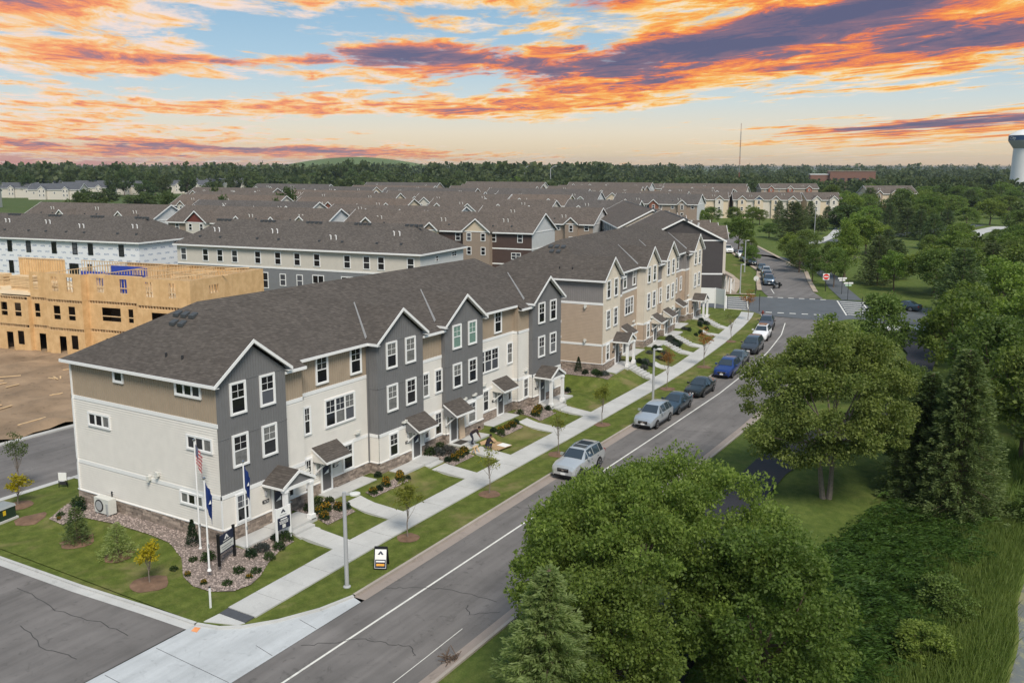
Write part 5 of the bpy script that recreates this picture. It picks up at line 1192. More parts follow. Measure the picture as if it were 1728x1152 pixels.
TL = [('maple', 68.4, -23.2, 9.9, 8.0), ('maple', 67.5, -30.6, 9.8, 9.1), ('maple', 54.6, -34.8, 10.5, 9.2), ('maple', 44.5, -37.6, 9.9, 7.6), ('maple', 71.7, -37.0, 11.0, 9.5), ('pine', 95.0, -28.5, 12.0, 9.4), ('maple', 113.4, -27.5, 11.0, 10.3), ('maple', 101.5, -33, 10.9, 10.5),
 ('maple', 118.8, -35.5, 11.3, 10.5), ('pine', 143.3, -10.6, 9.2, 8.7), ('pine', 154.5, -11.9, 7.8, 8.0), ('maple', 60, -40, 10, 9), ('maple', 84, -38, 10.5, 9), ('maple', 50, -42, 10, 9), ('maple', 130, -22, 9, 8), ('pine', 126, -30, 10, 9),
 ('maple', 193.6, 31.0, 10.0, 9), ('maple', 155.9, 6.6, 7.7, 6.7), ('pine', 163, 8, 7.2, 6.2), ('maple', 175.2, 13.2, 7.1, 6.8), ('maple', 179.8, 11.6, 7.9, 8.2), ('maple', 160.0, 1.6, 7.1, 5.5), ('poplar', 149.4, -3.5, 13.4, 6.8), ('maple', 135.7, -4.5, 8.0, 5.2), ('maple', 141.5, .6, 7.0, 5.0),
 ('pine', 249.9, 31.2, 4.5, 7.2), ('maple', 243.4, 37.1, 5.0, 7.2), ('maple', 217.3, 7.7, 6.2, 7.8), ('round', 266.2, 27.9, 6.6, 8.5), ('pine', 227.0, -10.2, 9.3, 9.3), ('pine', 283.3, -7.5, 8.1, 9.1), ('pine', 267.7, 1.8, 9.0, 10.9),
 ('maple', 243.3, -16, 5.6, 5.6), ('maple', 245.4, -23.5, 5.3, 4.8), ('ginkgo', 196.5, -28.4, 6.2, 5.6), ('maple', 213.6, -16.2, 6.5, 5.8), ('maple', 321.5, -9.9, 8.2, 10.3), ('maple', 343.7, -15.8, 10.8, 13.0), ('maple', 376.8, 1.4, 10.7, 14.5),
 ('maple', 389.2, -19.2, 10.7, 14.5), ('maple', 422.3, 15.9, 11.3, 16.2), ('maple', 483.0, 24.5, 12.2, 15.4), ('maple', 499.8, 2.7, 11.6, 18.5), ('maple', 549.0, -8.2, 13.1, 19.9), ('maple', 285.5, -27.7, 9.0, 10.9), ('pine', 309.6, 51.9, 8.8, 6.8), ('pine', 311.9, 46.1, 8.3, 6.8),
 ('pine', 307.4, 40.2, 9.0, 7), ('pine', 318.1, 36.2, 6.8, 6.9), ('maple', 305.6, 60.5, 7.3, 7.7), ('maple', 291.0, 71.5, 7.5, 8.7), ('maple', 300.4, 66.1, 7.3, 7.7), ('maple', 273.4, 69.8, 7.2, 8.3), ('maple', 303.3, 57.3, 6.2, 6.6), ('maple', 375.8, 47.3, 15.1, 11.5),
 ('maple', 317.3, 27.9, 13.0, 10.8), ('maple', 340, 32, 11, 10), ('maple', 205, -12, 6, 6), ('maple', 232, 8, 6, 6), ('pine', 300, 12, 9, 9), ('maple', 168, -22, 8, 8), ('maple', 180, -30, 9, 9), ('maple', 150, -32, 9.5, 9), ('pine', 196, -4, 7, 7), ('pine', 258, -3, 9, 9), ('maple', 238, -35, 9, 10), ('maple', 270, -40, 10, 11), ('maple', 310, -35, 10, 12), ('maple', 350, -42, 11, 13), ('maple', 440, -18, 12, 15), ('maple', 470, -30, 12, 15), ('maple', 520, 20, 12, 15), ('maple', 180, 24, 5.5, 5), ('maple', 170, 21, 4.5, 4), ('maple', 163, 18.5, 5, 4),
 ('round', 252.9, 386.1, 9.5, 15.0), ('round', 289.6, 421.5, 8.9, 19.9), ('round', 392.4, 546.8, 21.2, 17.2), ('round', 371.9, 531.7, 18.0, 12.4), ('round', 391.2, 499.8, 16.4, 12.4), ('round', 416.5, 507.0, 14.5, 12.1), ('round', 484.9, 535.3, 17.4, 19.1), ('round', 493.5, 521.0, 17.4, 19.1),
 ('round', 568.0, 573.8, 15.9, 18.8), ('round', 328.3, 357.5, 6.6, 16.6), ('round', 341.2, 336.1, 8.9, 16.6), ('round', 349.9, 404.1, 5.3, 14.4), ('round', 457.0, 440.0, 12.8, 17.2), ('round', 518.2, 480.1, 16.5, 19.1), ('round', 566.2, 501.3, 23.7, 23.0), ('round', 635.5, 545.1, 26.6, 22.5), ('round', 492.6, 381.0, 7.7, 21.5),
 ('round', 135, 190, 11.5, 8), ('round', 165, 186, 12, 8.5), ('round', 170, 168, 12, 7), ('round', 205, 262, 13, 10), ('round', 218, 250, 13, 9), ('round', 260, 350, 9, 20), ('round', 300, 352, 9, 18), ('round', 203, 90, 5.2, 7.6), ('round', 218.1, 96, 5.1, 6.4), ('round', 140, 36, 6, 7), ('round', 128, 40, 6, 7), ('round', 132, 44, 5, 5), ('round', 323.1, 132.6, 5.1, 5.1),
 ('round', 584.9, 228.1, 12.8, 12.9), ('maple', 572, 318.4, 14.0, 20), ('round', 420, 330, 10, 20), ('round', 470, 320, 12, 20), ('round', 520, 300, 12, 20), ('round', 560, 270, 12, 18), ('round', 600, 200, 13, 20), ('round', 620, 160, 13, 20), ('round', 640, 120, 12, 18), ('round', 560, 60, 12, 16), ('round', 590, 100, 12, 18)]
rb = random.Random(12)
for i in range(120):       # denser belt through the park and behind the far path
    x = rb.uniform(125, 560); lo = -62-(x-125)*.05; y = rb.uniform(lo, 22+(x-180)*.16 if x > 200 else -16)
    if abs(y-interp(x, [(195, -60), (210, -34), (240, -21), (262, -14), (300, -14.5), (335, -20)])) < 7 or abs(y-interp(x, [(200, 32), (232, 22), (262, 10), (300, -2), (344, -12)])) < 6 or (230 < x < 330 and -8 < y < 26 and rb.random() < .7): continue
    TL.append((rb.choice(('maple', 'maple', 'maple', 'round', 'pine')), round(x, 1), round(y, 1), rb.uniform(6, 10.5)+x*.006, rb.uniform(7, 11)+x*.012))
for i in range(75):        # tree belt round the older white houses and behind the estate
    t = rb.random(); d_ = rb.uniform(660, 900); a_z = YAW+R(rb.uniform(3, 33)); x, y = CAMP[0]+d_*math.cos(a_z), CAMP[1]+d_*math.sin(a_z)
    if any(math.hypot(x-q[0]-8, y-q[1]+14) < 24 for q in HL): continue
    TL.append(('round', round(x, 1), round(y, 1), rb.uniform(11, 19), rb.uniform(13, 20)))
for x, y, h_, w_ in ((134, 212, 13.4, 11), (130, 198, 13.2, 12), (194, 208, 12, 11), (205, 198, 13.6, 12), (52, -22.5, 9, 8), (61, -36, 9, 9), (78, -31, 9.5, 9), (88, -30, 9, 9), (40, -40, 9, 9), (108, -42, 11, 11), (92, -44, 11, 11), (74, -44, 10, 10), (122, -44, 11, 11), (56, -46, 10, 10), (38, -46, 9, 9), (140, -26, 10, 10), (136, -14.5, 7.5, 6.5)): TL.append(('maple' if y < 0 else 'round', x, y, h_, w_))
TLAB = dict(maple=('maple_tree', 'rounded green broadleaf tree in the park beyond the road', 'trees of the park'), pine=('pine_tree', 'dark green bushy pine in the park beyond the road', 'pines of the park'), round=('broadleaf_tree', 'dense dark broadleaf tree among the far houses', 'trees among the far houses'),
            poplar=('poplar_tree', 'tall upright light green tree by the far trail', None), ginkgo=('ginkgo_tree', 'bright yellow-green tree by the curving park road', None))
for i, (k, x, y, h, w_) in enumerate(TL):
    key = k if k in PROT else k+str(i % (2 if k == 'pine' else 3)); nm, lb, gp = TLAB[k]
    if k in ('maple', 'pine', 'round') and y < 110:
        zn = next(t for c, t in ((x < 62 and y > -36, 'just behind the spruces by the trail'), (x < 62, 'deep in the wet thicket behind the spruces'), (x < 92 and y > -33, 'between the dark trail and the cross street'), (x < 92, 'in the thicket beyond the dark trail'), (x < 130, 'beside the cross street on the park side'), (x < 172 and y > -9, 'between the far road and the far trail'), (x < 172, 'on the slope beyond the crosswalk'),
              (x < 215, 'around the small far pond'), (x < 300 and y < -8, 'by the pale curving park road'), (x < 300 and y < 38, 'on the meadow beyond the small pond'), (x < 330 and y > 36, 'in line before the buff gabled rows'), (x < 400, 'in the valley below the apartment block'), (True, 'in the wooded hollow beyond the apartment block')) if c)
        lb = ('large ' if h > 9.8 else 'small ' if h < 6.6 else '')+dict(maple='rounded green broadleaf tree ', pine='dark bushy pine ', round='dense dark broadleaf tree ')[k]+zn; gp = 'trees '+zn
    elif k == 'round':
        zn = 'inside the packed estate' if math.hypot(x, y) < 330 else 'around the older white houses' if y > 430 else 'between the estate and the far woods'
        lb = ('tall ' if h > 15 else 'low ' if h < 9 else '')+'dense dark broadleaf tree '+zn; gp = 'trees '+zn
    tree(key, x, y, h, w_, nm, lb, 'tree', gp, -1.3 if y < -20 and x < 105 else -.8)
# young street trees
def young(key, h, w, mat, n, seed, size=.12, zc=.66):
    leafy(key, h, w, 22, n, size, mat, seed, BARKL, clump=.34, inner=.15, zc=zc, nb=16, trunk_r=.035, droop=.1)
young('yg', 4.4, 1.9, L_YOUNG, 1500, 50); young('ys', 3.6, 1.8, L_YOUNG, 420, 51); young('yo', 4.2, 1.7, L_ORNG, 700, 52); young('yy', 2.3, 1.7, L_YELLOW, 700, 53, .15, .68); young('ysp', 4.2, 2.2, L_YOUNG, 260, 54); young('ygd', 4.6, 1.9, L_ROUND, 900, 55)
for k, x, y, h, w_, lb in (('yg', 7.0, -7.6, 3.9, 2.1, 'fullest yellow-green young street tree, opposite the second door'), ('ys', 15.5, -7.8, 3.6, 1.9, 'sparse young street tree opposite the third door'), ('ys', 25.3, -7.7, 3.9, 1.9, 'sparse young street tree near the front of the large silver car'),
                        ('yg', 34.3, -7.1, 4.0, 1.9, 'yellow-green young street tree before the gap between the rows'), ('yo', 48.8, -7.2, 4.6, 1.8, 'rust-orange young street tree by the second lamp post'), ('yo', 60.1, -6.9, 4.6, 2.0, 'half-turned orange and green young street tree beside the blue parked car'),
                        ('ysp', 75.8, -4.8, 4.6, 2.6, 'nearly bare young street tree beside the dark van'), ('yo', 92.1, -2.1, 4.6, 2.6, 'brownish young tree at the crosswalk corner'),
                        ('yy', -4.71, .29, 2.35, 1.8, 'small bright yellow tree in a mulch ring on the corner lawn'), ('yy', -1.8, 16.9, 2.1, 2.0, 'small yellow-green bushy tree beside the utility box'), ('ygd', -.2, 19.6, 4.4, 2.0, 'thin dark green sapling by the alley kerb')):
    tree(k, x, y, h, w_, 'young_tree', lb, 'tree', None, hl(x, y) if y < 19 else -.62)
conifer('yspruce', 2.3, 2.2, L_SPR, 60, 2600, .17, droop=.12, rough=.3, power=.75, whorl=.2); conifer('yspruce2', 2.2, 2.3, L_LARCH, 61, 2600, .17, droop=.12, rough=.3, power=.75, whorl=.2)
tree('yspruce', -3.4, 8.4, 2.2, 2.1, 'young_spruce', 'young dark spruce in a mulch ring beside the heat pump', z=hl(-3.4, 8.4)); tree('yspruce2', -3.45, 4.6, 2.0, 2.2, 'young_spruce', 'young lighter spruce on the corner lawn', z=hl(-3.45, 4.6))
# ------------------------------------------------------------------ far woods as one mass
r = np.random.default_rng(77); P = []; D_ = []; S_ = []
def wood(n, dmin, dmax, amin, amax, hmin, hmax, pw=.5):
    for _ in range(n):
        dist = dmin+(dmax-dmin)*r.uniform()**pw; az_ = YAW-R(r.uniform(amin, amax))
        x, y = CAMP[0]+dist*math.cos(az_), CAMP[1]+dist*math.sin(az_); h = r.uniform(hmin, hmax); wd = h*r.uniform(.55, .9)
        k = int(np.clip(130*700/dist, 34, 140)); d = r.normal(size=(k, 3)); d /= np.linalg.norm(d, axis=1)[:, None]; rr = r.uniform(.55, 1, k)**.5
        p = d*rr[:, None]*np.array([wd/2, wd/2, h*.46])+np.array([x, y, h*.5-.8]); P.append(p); D_.append(d); S_.append(np.full(k, wd*.24))
wood(1300, 720, 1500, -40, 10, 9, 25); wood(900, 900, 1700, 5, 40, 7, 18); wood(500, 600, 900, 8, 40, 9, 14); wood(1500, 1500, 4200, -42, 42, 17, 26, .7); wood(260, 560, 800, -14, 6, 9, 14)
V, F = leafquads(np.concatenate(P), np.concatenate(D_), np.concatenate(S_), .0, r, 0.0, .55)
stuff(ob('far_woods', fast_mesh('far_woods', V, F, L_FAR)))
bpy.data.objects['far_woods']['label'] = 'continuous dark green woodland along the horizon'
# wooded hill on the skyline
hm = MB(); N1, N2 = 40, 14; hv = []
for j in range(N2+1):
    for i in range(N1):
        a = 2*math.pi*i/N1; t = j/N2; hv.append((math.cos(a)*330*t, math.sin(a)*330*t, 40*(.5+.5*math.cos(math.pi*t))))
hf = [(j*N1+i, (j+1)*N1+i, (j+1)*N1+(i+1) % N1, j*N1+(i+1) % N1) for j in range(N2) for i in range(N1)]
hx_, hy_ = CAMP[0]+2000*math.cos(YAW+R(9.6)), CAMP[1]+2000*math.sin(YAW+R(9.6))
struct(MB().add(hv, hf).build('hill', pmat('meadow_hill', (.10, .14, .045), .95, .15, .01), None, True, (hx_, hy_, -1.5)))
# low juniper on the slope, reeds and shrubs by the pond
r = np.random.default_rng(5); P, D_ = [], []
for _ in range(2900):
    t = r.uniform(0, 1); x = 3+24.5*t+r.normal()*1.1; y0 = -27.8-1.5*t+(4.5*(1-t)**2); y = y0-r.uniform(.2, 8.0+1.5*t)
    if y < (-34.3 if x < 21 else -35.6)+.35*math.sin(x*1.3): continue
    a = math.atan2(-1.0, -.55)+r.normal()*.55; L = r.uniform(.8, 1.7); z0 = hp(x, y); k = 44; s = r.uniform(.05, 1, k); arch = .55*L*np.sin(s*2.2)*r.uniform(.6, 1.2)
    sd = r.normal(size=k)*.10*L*s; px = x+np.cos(a)*s*L-np.sin(a)*sd; py = y+np.sin(a)*s*L+np.cos(a)*sd
    P.append(np.stack([px, py, z0+arch+.08], 1)); D_.append(np.tile([math.cos(a), math.sin(a), .25], (k, 1))*1.6)
P = np.concatenate(P); D_ = np.concatenate(D_); m = len(P)
a = D_+r.normal(size=(m, 3))*.45; a /= np.linalg.norm(a, axis=1)[:, None]; b = np.cross(a, r.normal(size=(m, 3))); b /= np.linalg.norm(b, axis=1)[:, None]; sz = r.uniform(.14, .34, m)[:, None]
V = np.stack([P, P+a*sz*.45+b*sz*.12, P+a*sz, P+a*sz*.45-b*sz*.12], 1).reshape(-1, 3)
jn = stuff(ob('juniper_ground_cover', fast_mesh('juniper_ground_cover', V, np.arange(m*4).reshape(m, 4), leafmat('juniper_needle', (.028, .062, .014), (.125, .200, .038), .32)))); jn['label'] = 'dense arching juniper spreading down the slope to the pond'
def blades(n, area, hmin, hmax, seed, mat, name, lab, wd=.03):
    r = np.random.default_rng(seed); P = []
    while len(P) < n:
        x, y = r.uniform(area[0], area[1]), r.uniform(area[2], area[3]); z = hp(x, y)
        if z > -2.25 and area[4](x, y): P.append((x, y, z))
    P = np.array(P); h = r.uniform(hmin, hmax, n)[:, None]; a = r.uniform(0, 6.28, n); s = np.stack([np.cos(a), np.sin(a), 0*a], 1)*wd; l = np.stack([r.normal(size=n)*.25, r.normal(size=n)*.25, np.ones(n)], 1)
    V = np.stack([P-s, P+s, P+l*h+s*.2, P+l*h-s*.2], 1).reshape(-1, 3); o = stuff(ob(name, fast_mesh(name, V, np.arange(n*4).reshape(n, 4), mat))); o['label'] = lab
REED = leafmat('reed_blade', (.105, .155, .036), (.22, .27, .075), .4)
blades(36000, (4, 33, -40.0, -33.9, lambda x, y: hp(x, y) > -2.2 and y < (-34.1 if x < 21 else -35.4)+.35*math.sin(x*1.3)), .4, 1.0, 6, REED, 'pond_reeds', 'pale green reeds and tall grass fringing the pond')
blades(9000, (20, 48, -42, -34, lambda x, y: x > 25), .4, .9, 9, REED, 'meadow_grass', 'rank tall grass behind the spruces', .03)
for i, (x, y, s, lb) in enumerate(((14.5, -35.2, 3.0, 'yellow-green bushy willow on the pond bank'), (9.6, -35.0, 2.7, 'round green bush on the bank below the junipers'), (30.5, -38.6, 3.0, 'dark alder bush at the far end of the pond'), (17.0, -33.0, .9, 'pale sapling poking out of the junipers'))):
    tree('maple%d' % (i % 3), x, y, s*1.0, s*1.25, 'bush', lb, 'bush', None, hp(x, y)-.55)
# ------------------------------------------------------------------ vehicles (local: front looks to -x, wheels on z=0)
TYRE = pmat('tyre_rubber', (.012, .012, .013), .8, .1); RIM = pmat('alloy_rim', (.42, .43, .45), .3, .05, metal=.8); CGLASS = pmat('car_glass', (.030, .042, .055), .05, .05, spec=.8)
LAMPM = pmat('clear_lamp', (.55, .57, .6), .12, .05, spec=.8); TAILM = pmat('red_lamp', (.25, .01, .01), .2, .05); CHROME = pmat('chrome', (.6, .6, .6), .15, .02, metal=1.0)
def carpaint(name, col, metal=.4, rough=.28):
    if name in MATS: return MATS[name]
    m = pmat(name, col, rough, .02, 3, metal=metal, spec=.5); b = m.node_tree.nodes['Principled BSDF']; b.inputs['Coat Weight'].default_value = .8; b.inputs['Coat Roughness'].default_value = .06; return m
# station: x, z of shoulder, z of top edge, half width of top edge, half width of body
BODY = {
 'suv': dict(L=4.75, W=1.92, cowl=3, roof=4, rend=7, tail=8, st=[(0, .62, .68, .48, .66), (.1, .80, .88, .62, .84), (.55, .98, 1.04, .70, .93), (1.3, 1.06, 1.13, .74, .96), (2.05, 1.08, 1.64, .61, .96), (2.9, 1.10, 1.70, .62, .96), (3.75, 1.11, 1.68, .61, .96), (4.3, 1.10, 1.60, .59, .95), (4.62, 1.05, 1.10, .74, .92), (4.75, .80, .84, .66, .86)], wheels=(.88, 3.72), r=.36),
 'bigsuv': dict(L=4.98, W=1.97, cowl=3, roof=4, rend=7, tail=8, st=[(0, .70, .78, .56, .74), (.1, .92, 1.0, .68, .90), (.6, 1.06, 1.12, .74, .96), (1.45, 1.12, 1.18, .76, .985), (2.15, 1.13, 1.68, .64, .985), (3.0, 1.14, 1.75, .65, .985), (4.0, 1.15, 1.74, .65, .985), (4.55, 1.15, 1.68, .63, .97), (4.86, 1.08, 1.14, .78, .95), (4.98, .82, .86, .70, .88)], wheels=(.92, 3.82), r=.38),
 'sedan': dict(L=4.75, W=1.83, cowl=3, roof=4, rend=6, tail=7, st=[(0, .52, .58, .46, .64), (.1, .68, .74, .60, .80), (.6, .83, .88, .68, .89), (1.35, .91, .97, .72, .915), (2.2, .93, 1.40, .56, .915), (2.9, .95, 1.46, .57, .915), (3.4, .96, 1.42, .56, .915), (4.1, .98, 1.06, .68, .90), (4.6, .95, 1.03, .66, .86), (4.75, .72, .78, .60, .80)], wheels=(.88, 3.62), r=.33),
 'van': dict(L=5.1, W=1.98, cowl=3, roof=4, rend=7, tail=8, st=[(0, .62, .68, .50, .70), (.1, .80, .88, .64, .86), (.5, .98, 1.04, .70, .95), (1.15, 1.08, 1.16, .76, .99), (2.05, 1.10, 1.66, .64, .99), (3.0, 1.12, 1.73, .66, .99), (4.2, 1.12, 1.73, .66, .99), (4.75, 1.10, 1.68, .64, .97), (4.98, 1.04, 1.10, .78, .95), (5.1, .80, .84, .70, .88)], wheels=(.92, 4.02), r=.35)}
BODY['pickup'] = dict(L=5.6, W=1.98, cowl=3, roof=4, rend=6, tail=7, st=[(0, .80, .9, .62, .80), (.1, 1.0, 1.08, .72, .92), (.6, 1.12, 1.18, .76, .97), (1.6, 1.18, 1.24, .78, .99), (2.2, 1.18, 1.82, .64, .99), (2.9, 1.18, 1.88, .65, .99), (3.6, 1.18, 1.84, .64, .99), (3.9, 1.18, 1.22, .80, .99), (5.5, 1.18, 1.22, .80, .97), (5.6, .9, .94, .76, .92)], wheels=(1.0, 4.5), r=.40)
def car(kind, label, x, y, rz, paint, z=-.70, extras=(), grp=None):
    B = BODY[kind]; st = B['st']; n = len(st); root = thing('parked_car' if 'moving' not in extras else 'car', label, 'car', (x, y, z), rz, grp)
    rings = []
    for (sx_, zs, zt, wt, wb) in st:
        h = [(wb*.86, .24), (wb*.97, .36), (wb, .36+(zs-.36)*.55), (wb*.965, zs), (wt, zt), (wt*.55, zt+.025), (0, zt+.035)]
        rings.append([(sx_, -a, b) for a, b in h]+[(sx_, a, b) for a, b in h[-2::-1]])
    mb = MB(); k = len(rings[0]); v = [p for rg_ in rings for p in rg_]
    f = [(i*k+j, i*k+j+1, (i+1)*k+j+1, (i+1)*k+j) for i in range(n-1) for j in range(k-1)]
    f += [tuple(range(k)), tuple((n-1)*k+j for j in range(k))[::-1]]; f += [((i+1)*k, (i+1)*k+k-1, i*k+k-1, i*k) for i in range(n-1)]
    mb.add(v, f); body = mb.build('body', paint, root, True)
    def pane(pts, name, sh=.90, o=.012):
        c = sum((Vector(p) for p in pts), Vector())/len(pts); nn = (Vector(pts[1])-Vector(pts[0])).cross(Vector(pts[2])-Vector(pts[0])).normalized()
        mid = Vector((B['L']/2, 0, .7)); nn = nn if nn.dot(c-mid) > 0 else -nn
        q = [tuple(c+(Vector(p)-c)*sh+nn*o) for p in pts]; MB().prism(q, tuple(-nn*(o+.01))).build(name, CGLASS, root)
    P = lambda i, j: rings[i][j]
    co, ro, re, ta = B['cowl'], B['roof'], B['rend'], B['tail']
    pane([P(co, 4), P(co, 8), P(ro, 8), P(ro, 4)], 'windshield', .93, .045); pane([P(re, 4), P(re, 8), P(ta, 8), P(ta, 4)], 'rear_window', .84, .045)
    for j0, j1 in ((3, 4), (9, 8)):
        pane([P(co, j0), P(ro, j0), P(ro, j1)], 'side_window', .70)
        for i in range(ro, re): pane([P(i, j0), P(i+1, j0), P(i+1, j1), P(i, j1)], 'side_window', .88)
    W2 = B['W']/2
    for wx in B['wheels']:
        for s in (-1, 1):
            MB().lathe([(B['r']*1.12, -.01), (B['r']*1.12, .012)], (wx, s*(W2-.004), B['r']+.02), 18, 'y').build('wheel_arch', BLACKP, root)
            wo_ = MB().lathe([(B['r']*.8, -.11), (B['r'], -.08), (B['r'], .08), (B['r']*.8, .11)], (0, 0, 0), 20, 'y').build('wheel', TYRE, root, True, (wx, s*(W2-.085), B['r']))
            MB().lathe([(B['r']*.68, -.004), (B['r']*.62, .004)], (0, s*.112, 0), 14, 'y').build('rim', RIM, wo_)
            sp = MB()
            for q in range(5):
                a = q*1.2566; sp.beam((math.cos(a)*.02, s*.12, math.sin(a)*.02), (math.cos(a+.62)*B['r']*.6, s*.12, math.sin(a+.62)*B['r']*.6), .05, .03)
            sp.build('spokes', TYRE, wo_)
    zs = st[1][1]; wb = st[1][4]
    for s in (-1, 1):
        MB().prism([(.02, s*wb*.52, zs-.20), (.12, s*wb*.98, zs-.16), (.30, s*wb*1.02, zs-.03), (.06, s*wb*.55, zs-.05)], (-.035, 0, .01)).build('headlight', LAMPM, root)
        MB().box(B['L']-.10, B['L']+.015, s*wb*.86-.12, s*wb*.86+.12, zs-.02, zs+.2).build('tail_light', TAILM, root)
        m_ = st[ro][4]; MB().box(st[co][0]+.42, st[co][0]+.62, s*(m_+.11)-.11, s*(m_+.11)+.11, st[co][1]+.02, st[co][1]+.18).build('mirror', paint, root)
        for hx_ in (.52, .72): MB().box(B['L']*hx_-.09, B['L']*hx_+.09, s*(m_-.0)-.02, s*(m_-.0)+.02, st[ro][1]-.16, st[ro][1]-.12).build('door_handle', CHROME, root)
        MB().box(B['wheels'][0]+.45, B['wheels'][1]-.45, s*W2*.985-.02, s*W2*.985+.02, .22, .36).build('sill', BLACKP, root)
        if 'rails' in extras: MB().tube([(st[ro][0]+.2, s*.58, st[ro][2]+.05), (st[ro+1][0], s*.58, st[ro+1][2]+.09), (st[re][0]-.1, s*.57, st[re][2]+.06)], .022, 6).build('roof_rail', CHROME, root)
    MB().box(-.03, .05, -wb*.48, wb*.48, zs-.30, zs-.06).build('grille', BLACKP, root); MB().box(-.045, -.028, -wb*.44, wb*.44, zs-.13, zs-.10).build('grille_bar', CHROME, root)
    MB().cbox((-.05, 0, zs-.17), (.03, .16, .09)).build('badge', CHROME, root)
    MB().box(-.025, .1, -wb*.78, wb*.78, .25, .40).build('bumper', BLACKP, root); MB().box(-.05, -.02, -.17, .17, .42, .55).build('number_plate', WHITE, root)
    MB().box(B['L']-.1, B['L']+.02, -wb*.8, wb*.8, .28, .46).build('bumper', BLACKP, root)
    if 'sunroof' in extras:
        MB().box(st[ro][0]+.3, st[ro+1][0]-.1, -.48, .48, st[ro+1][2]+.0, st[ro+1][2]+.045).box(st[ro+1][0]+.1, st[ro+2][0]-.1, -.48, .48, st[ro+1][2]+.01, st[ro+1][2]+.05).build('sunroof', CGLASS, root)
    if kind == 'pickup': MB().box(3.95, 5.5, -.82, .82, 1.235, 1.26).build('bed_cover', BLACKP, root)
    return root
SILV = carpaint('silver_paint', (.56, .58, .59), .5); SBLU = carpaint('pale_silver_blue_paint', (.47, .51, .55), .5); DBLU = carpaint('dark_steel_blue_paint', (.045, .075, .105), .5); BLK = carpaint('black_paint_car', (.012, .018, .020), .3)
BLUE = carpaint('royal_blue_paint', (.012, .045, .22), .5); GRY = carpaint('gunmetal_paint', (.10, .12, .13), .5); DGRY = carpaint('charcoal_paint', (.055, .062, .075), .5); WHT = carpaint('white_paint_car', (.76, .77, .78), .0); BGRY = carpaint('brown_grey_paint', (.10, .095, .11), .5)
def rt(x): return math.atan2(interp(x+3, LINEP)-interp(x-1, LINEP), 4)
for kind, lb, x, y, p, ex in (('bigsuv', 'large silver SUV with twin sunroof panels, half behind the maple', 20.6, -10.62, SILV, ('rails', 'sunroof')), ('suv', 'pale silver-blue wagon parked ahead of the large silver SUV', 34.9, -10.5, SBLU, ()), ('sedan', 'steel blue sedan parked behind the pale wagon', 40.0, -10.5, DBLU, ()), ('sedan', 'black sedan parked between the steel blue sedan and the bright blue car', 46.9, -10.35, BLK, ()),
        ('suv', 'bright royal blue SUV at the kerb', 56.0, -10.2, BLUE, ('rails',)), ('sedan', 'gunmetal sedan parked right behind the bright blue SUV', 61.6, -9.6, GRY, ()), ('van', 'charcoal minivan parked between gunmetal sedan and white SUV', 69.2, -9.0, DGRY, ()), ('suv', 'white SUV with dark roof glass at the kerb', 77.9, -7.75, WHT, ('sunroof',)), ('suv', 'brown-grey SUV parked last before the crosswalk', 85.6, -6.35, BGRY, ('rails',))):
    car(kind, lb, x, y, rt(x), p, -.69, ex)
car('pickup', 'grey-blue pickup truck parked beyond the crosswalk behind the motorcycle', 131.5, 5.9, R(18), carpaint('slate_paint', (.09, .13, .18)), -.69)
car('suv', 'dark blue SUV parked behind the grey-blue pickup', 138.0, 8.0, R(18), DBLU, -.69)
car('suv', 'white SUV parked along the far bending road', 178, 25.2, R(26), WHT, -.69); car('suv', 'pale car parked just past the white SUV on the bend', 170, 21.6, R(25), SBLU, -.69); car('sedan', 'black car parked on the far bend beside the small trees', 163, 18.2, R(24), BLK, -.69); car('pickup', 'white pickup parked on the far bend next to the charcoal row', 188, 31.4, R(28), WHT, -.69)
car('sedan', 'dark steel blue car driving along the cross street', 114.8, -17.0, R(-103), DBLU, -.69, ('moving',))
car('suv', 'silver car parked on the far road behind the dark blue SUV', 145.5, 10.3, R(18), SILV, -.69); car('sedan', 'gunmetal car parked on the far road before the bend', 153, 13.2, R(20), GRY, -.69)
# motorcycle
mc = thing('motorcycle', 'black touring motorcycle parked at the corner before the pickup', 'motorcycle', (128.0, 4.1, -.69), R(-20))
for wx in (0, 1.55): MB().lathe([(.25, -.07), (.33, -.05), (.33, .05), (.25, .07)], (wx, 0, .33), 18, 'y').build('wheel', TYRE, mc, True); 
MB().tube([(0, 0, .33), (.28, 0, .95), (.34, 0, 1.1)], .05, 6).build('fork', CHROME, mc); MB().cbox((.78, 0, .45), (.55, .36, .4)).build('engine', GALV, mc); MB().lathe([(.06, 0), (.17, .1), (.18, .35), (.08, .6)], (.42, 0, .86), 10, 'x').build('fuel_tank', BLK, mc, True)
MB().box(.98, 1.7, -.17, .17, .70, .82).box(1.5, 1.72, -.16, .16, .82, 1.05).build('seat', BLACKP, mc); MB().tube([(.36, -.42, 1.12), (.32, 0, 1.08), (.36, .42, 1.12)], .025, 6).build('handlebar', CHROME, mc)
for s in (-1, 1): MB().box(1.25, 1.8, s*.32-.12, s*.32+.12, .45, .78).build('saddlebag', BLK, mc)
MB().prism([(.1, -.22, .95), (.1, .22, .95), (.28, .17, 1.38), (.28, -.17, 1.38)], (.03, 0, 0)).build('windscreen', CGLASS, mc); MB().tube([(.6, -.2, .3), (1.9, -.24, .34)], .05, 6).build('exhaust', CHROME, mc)
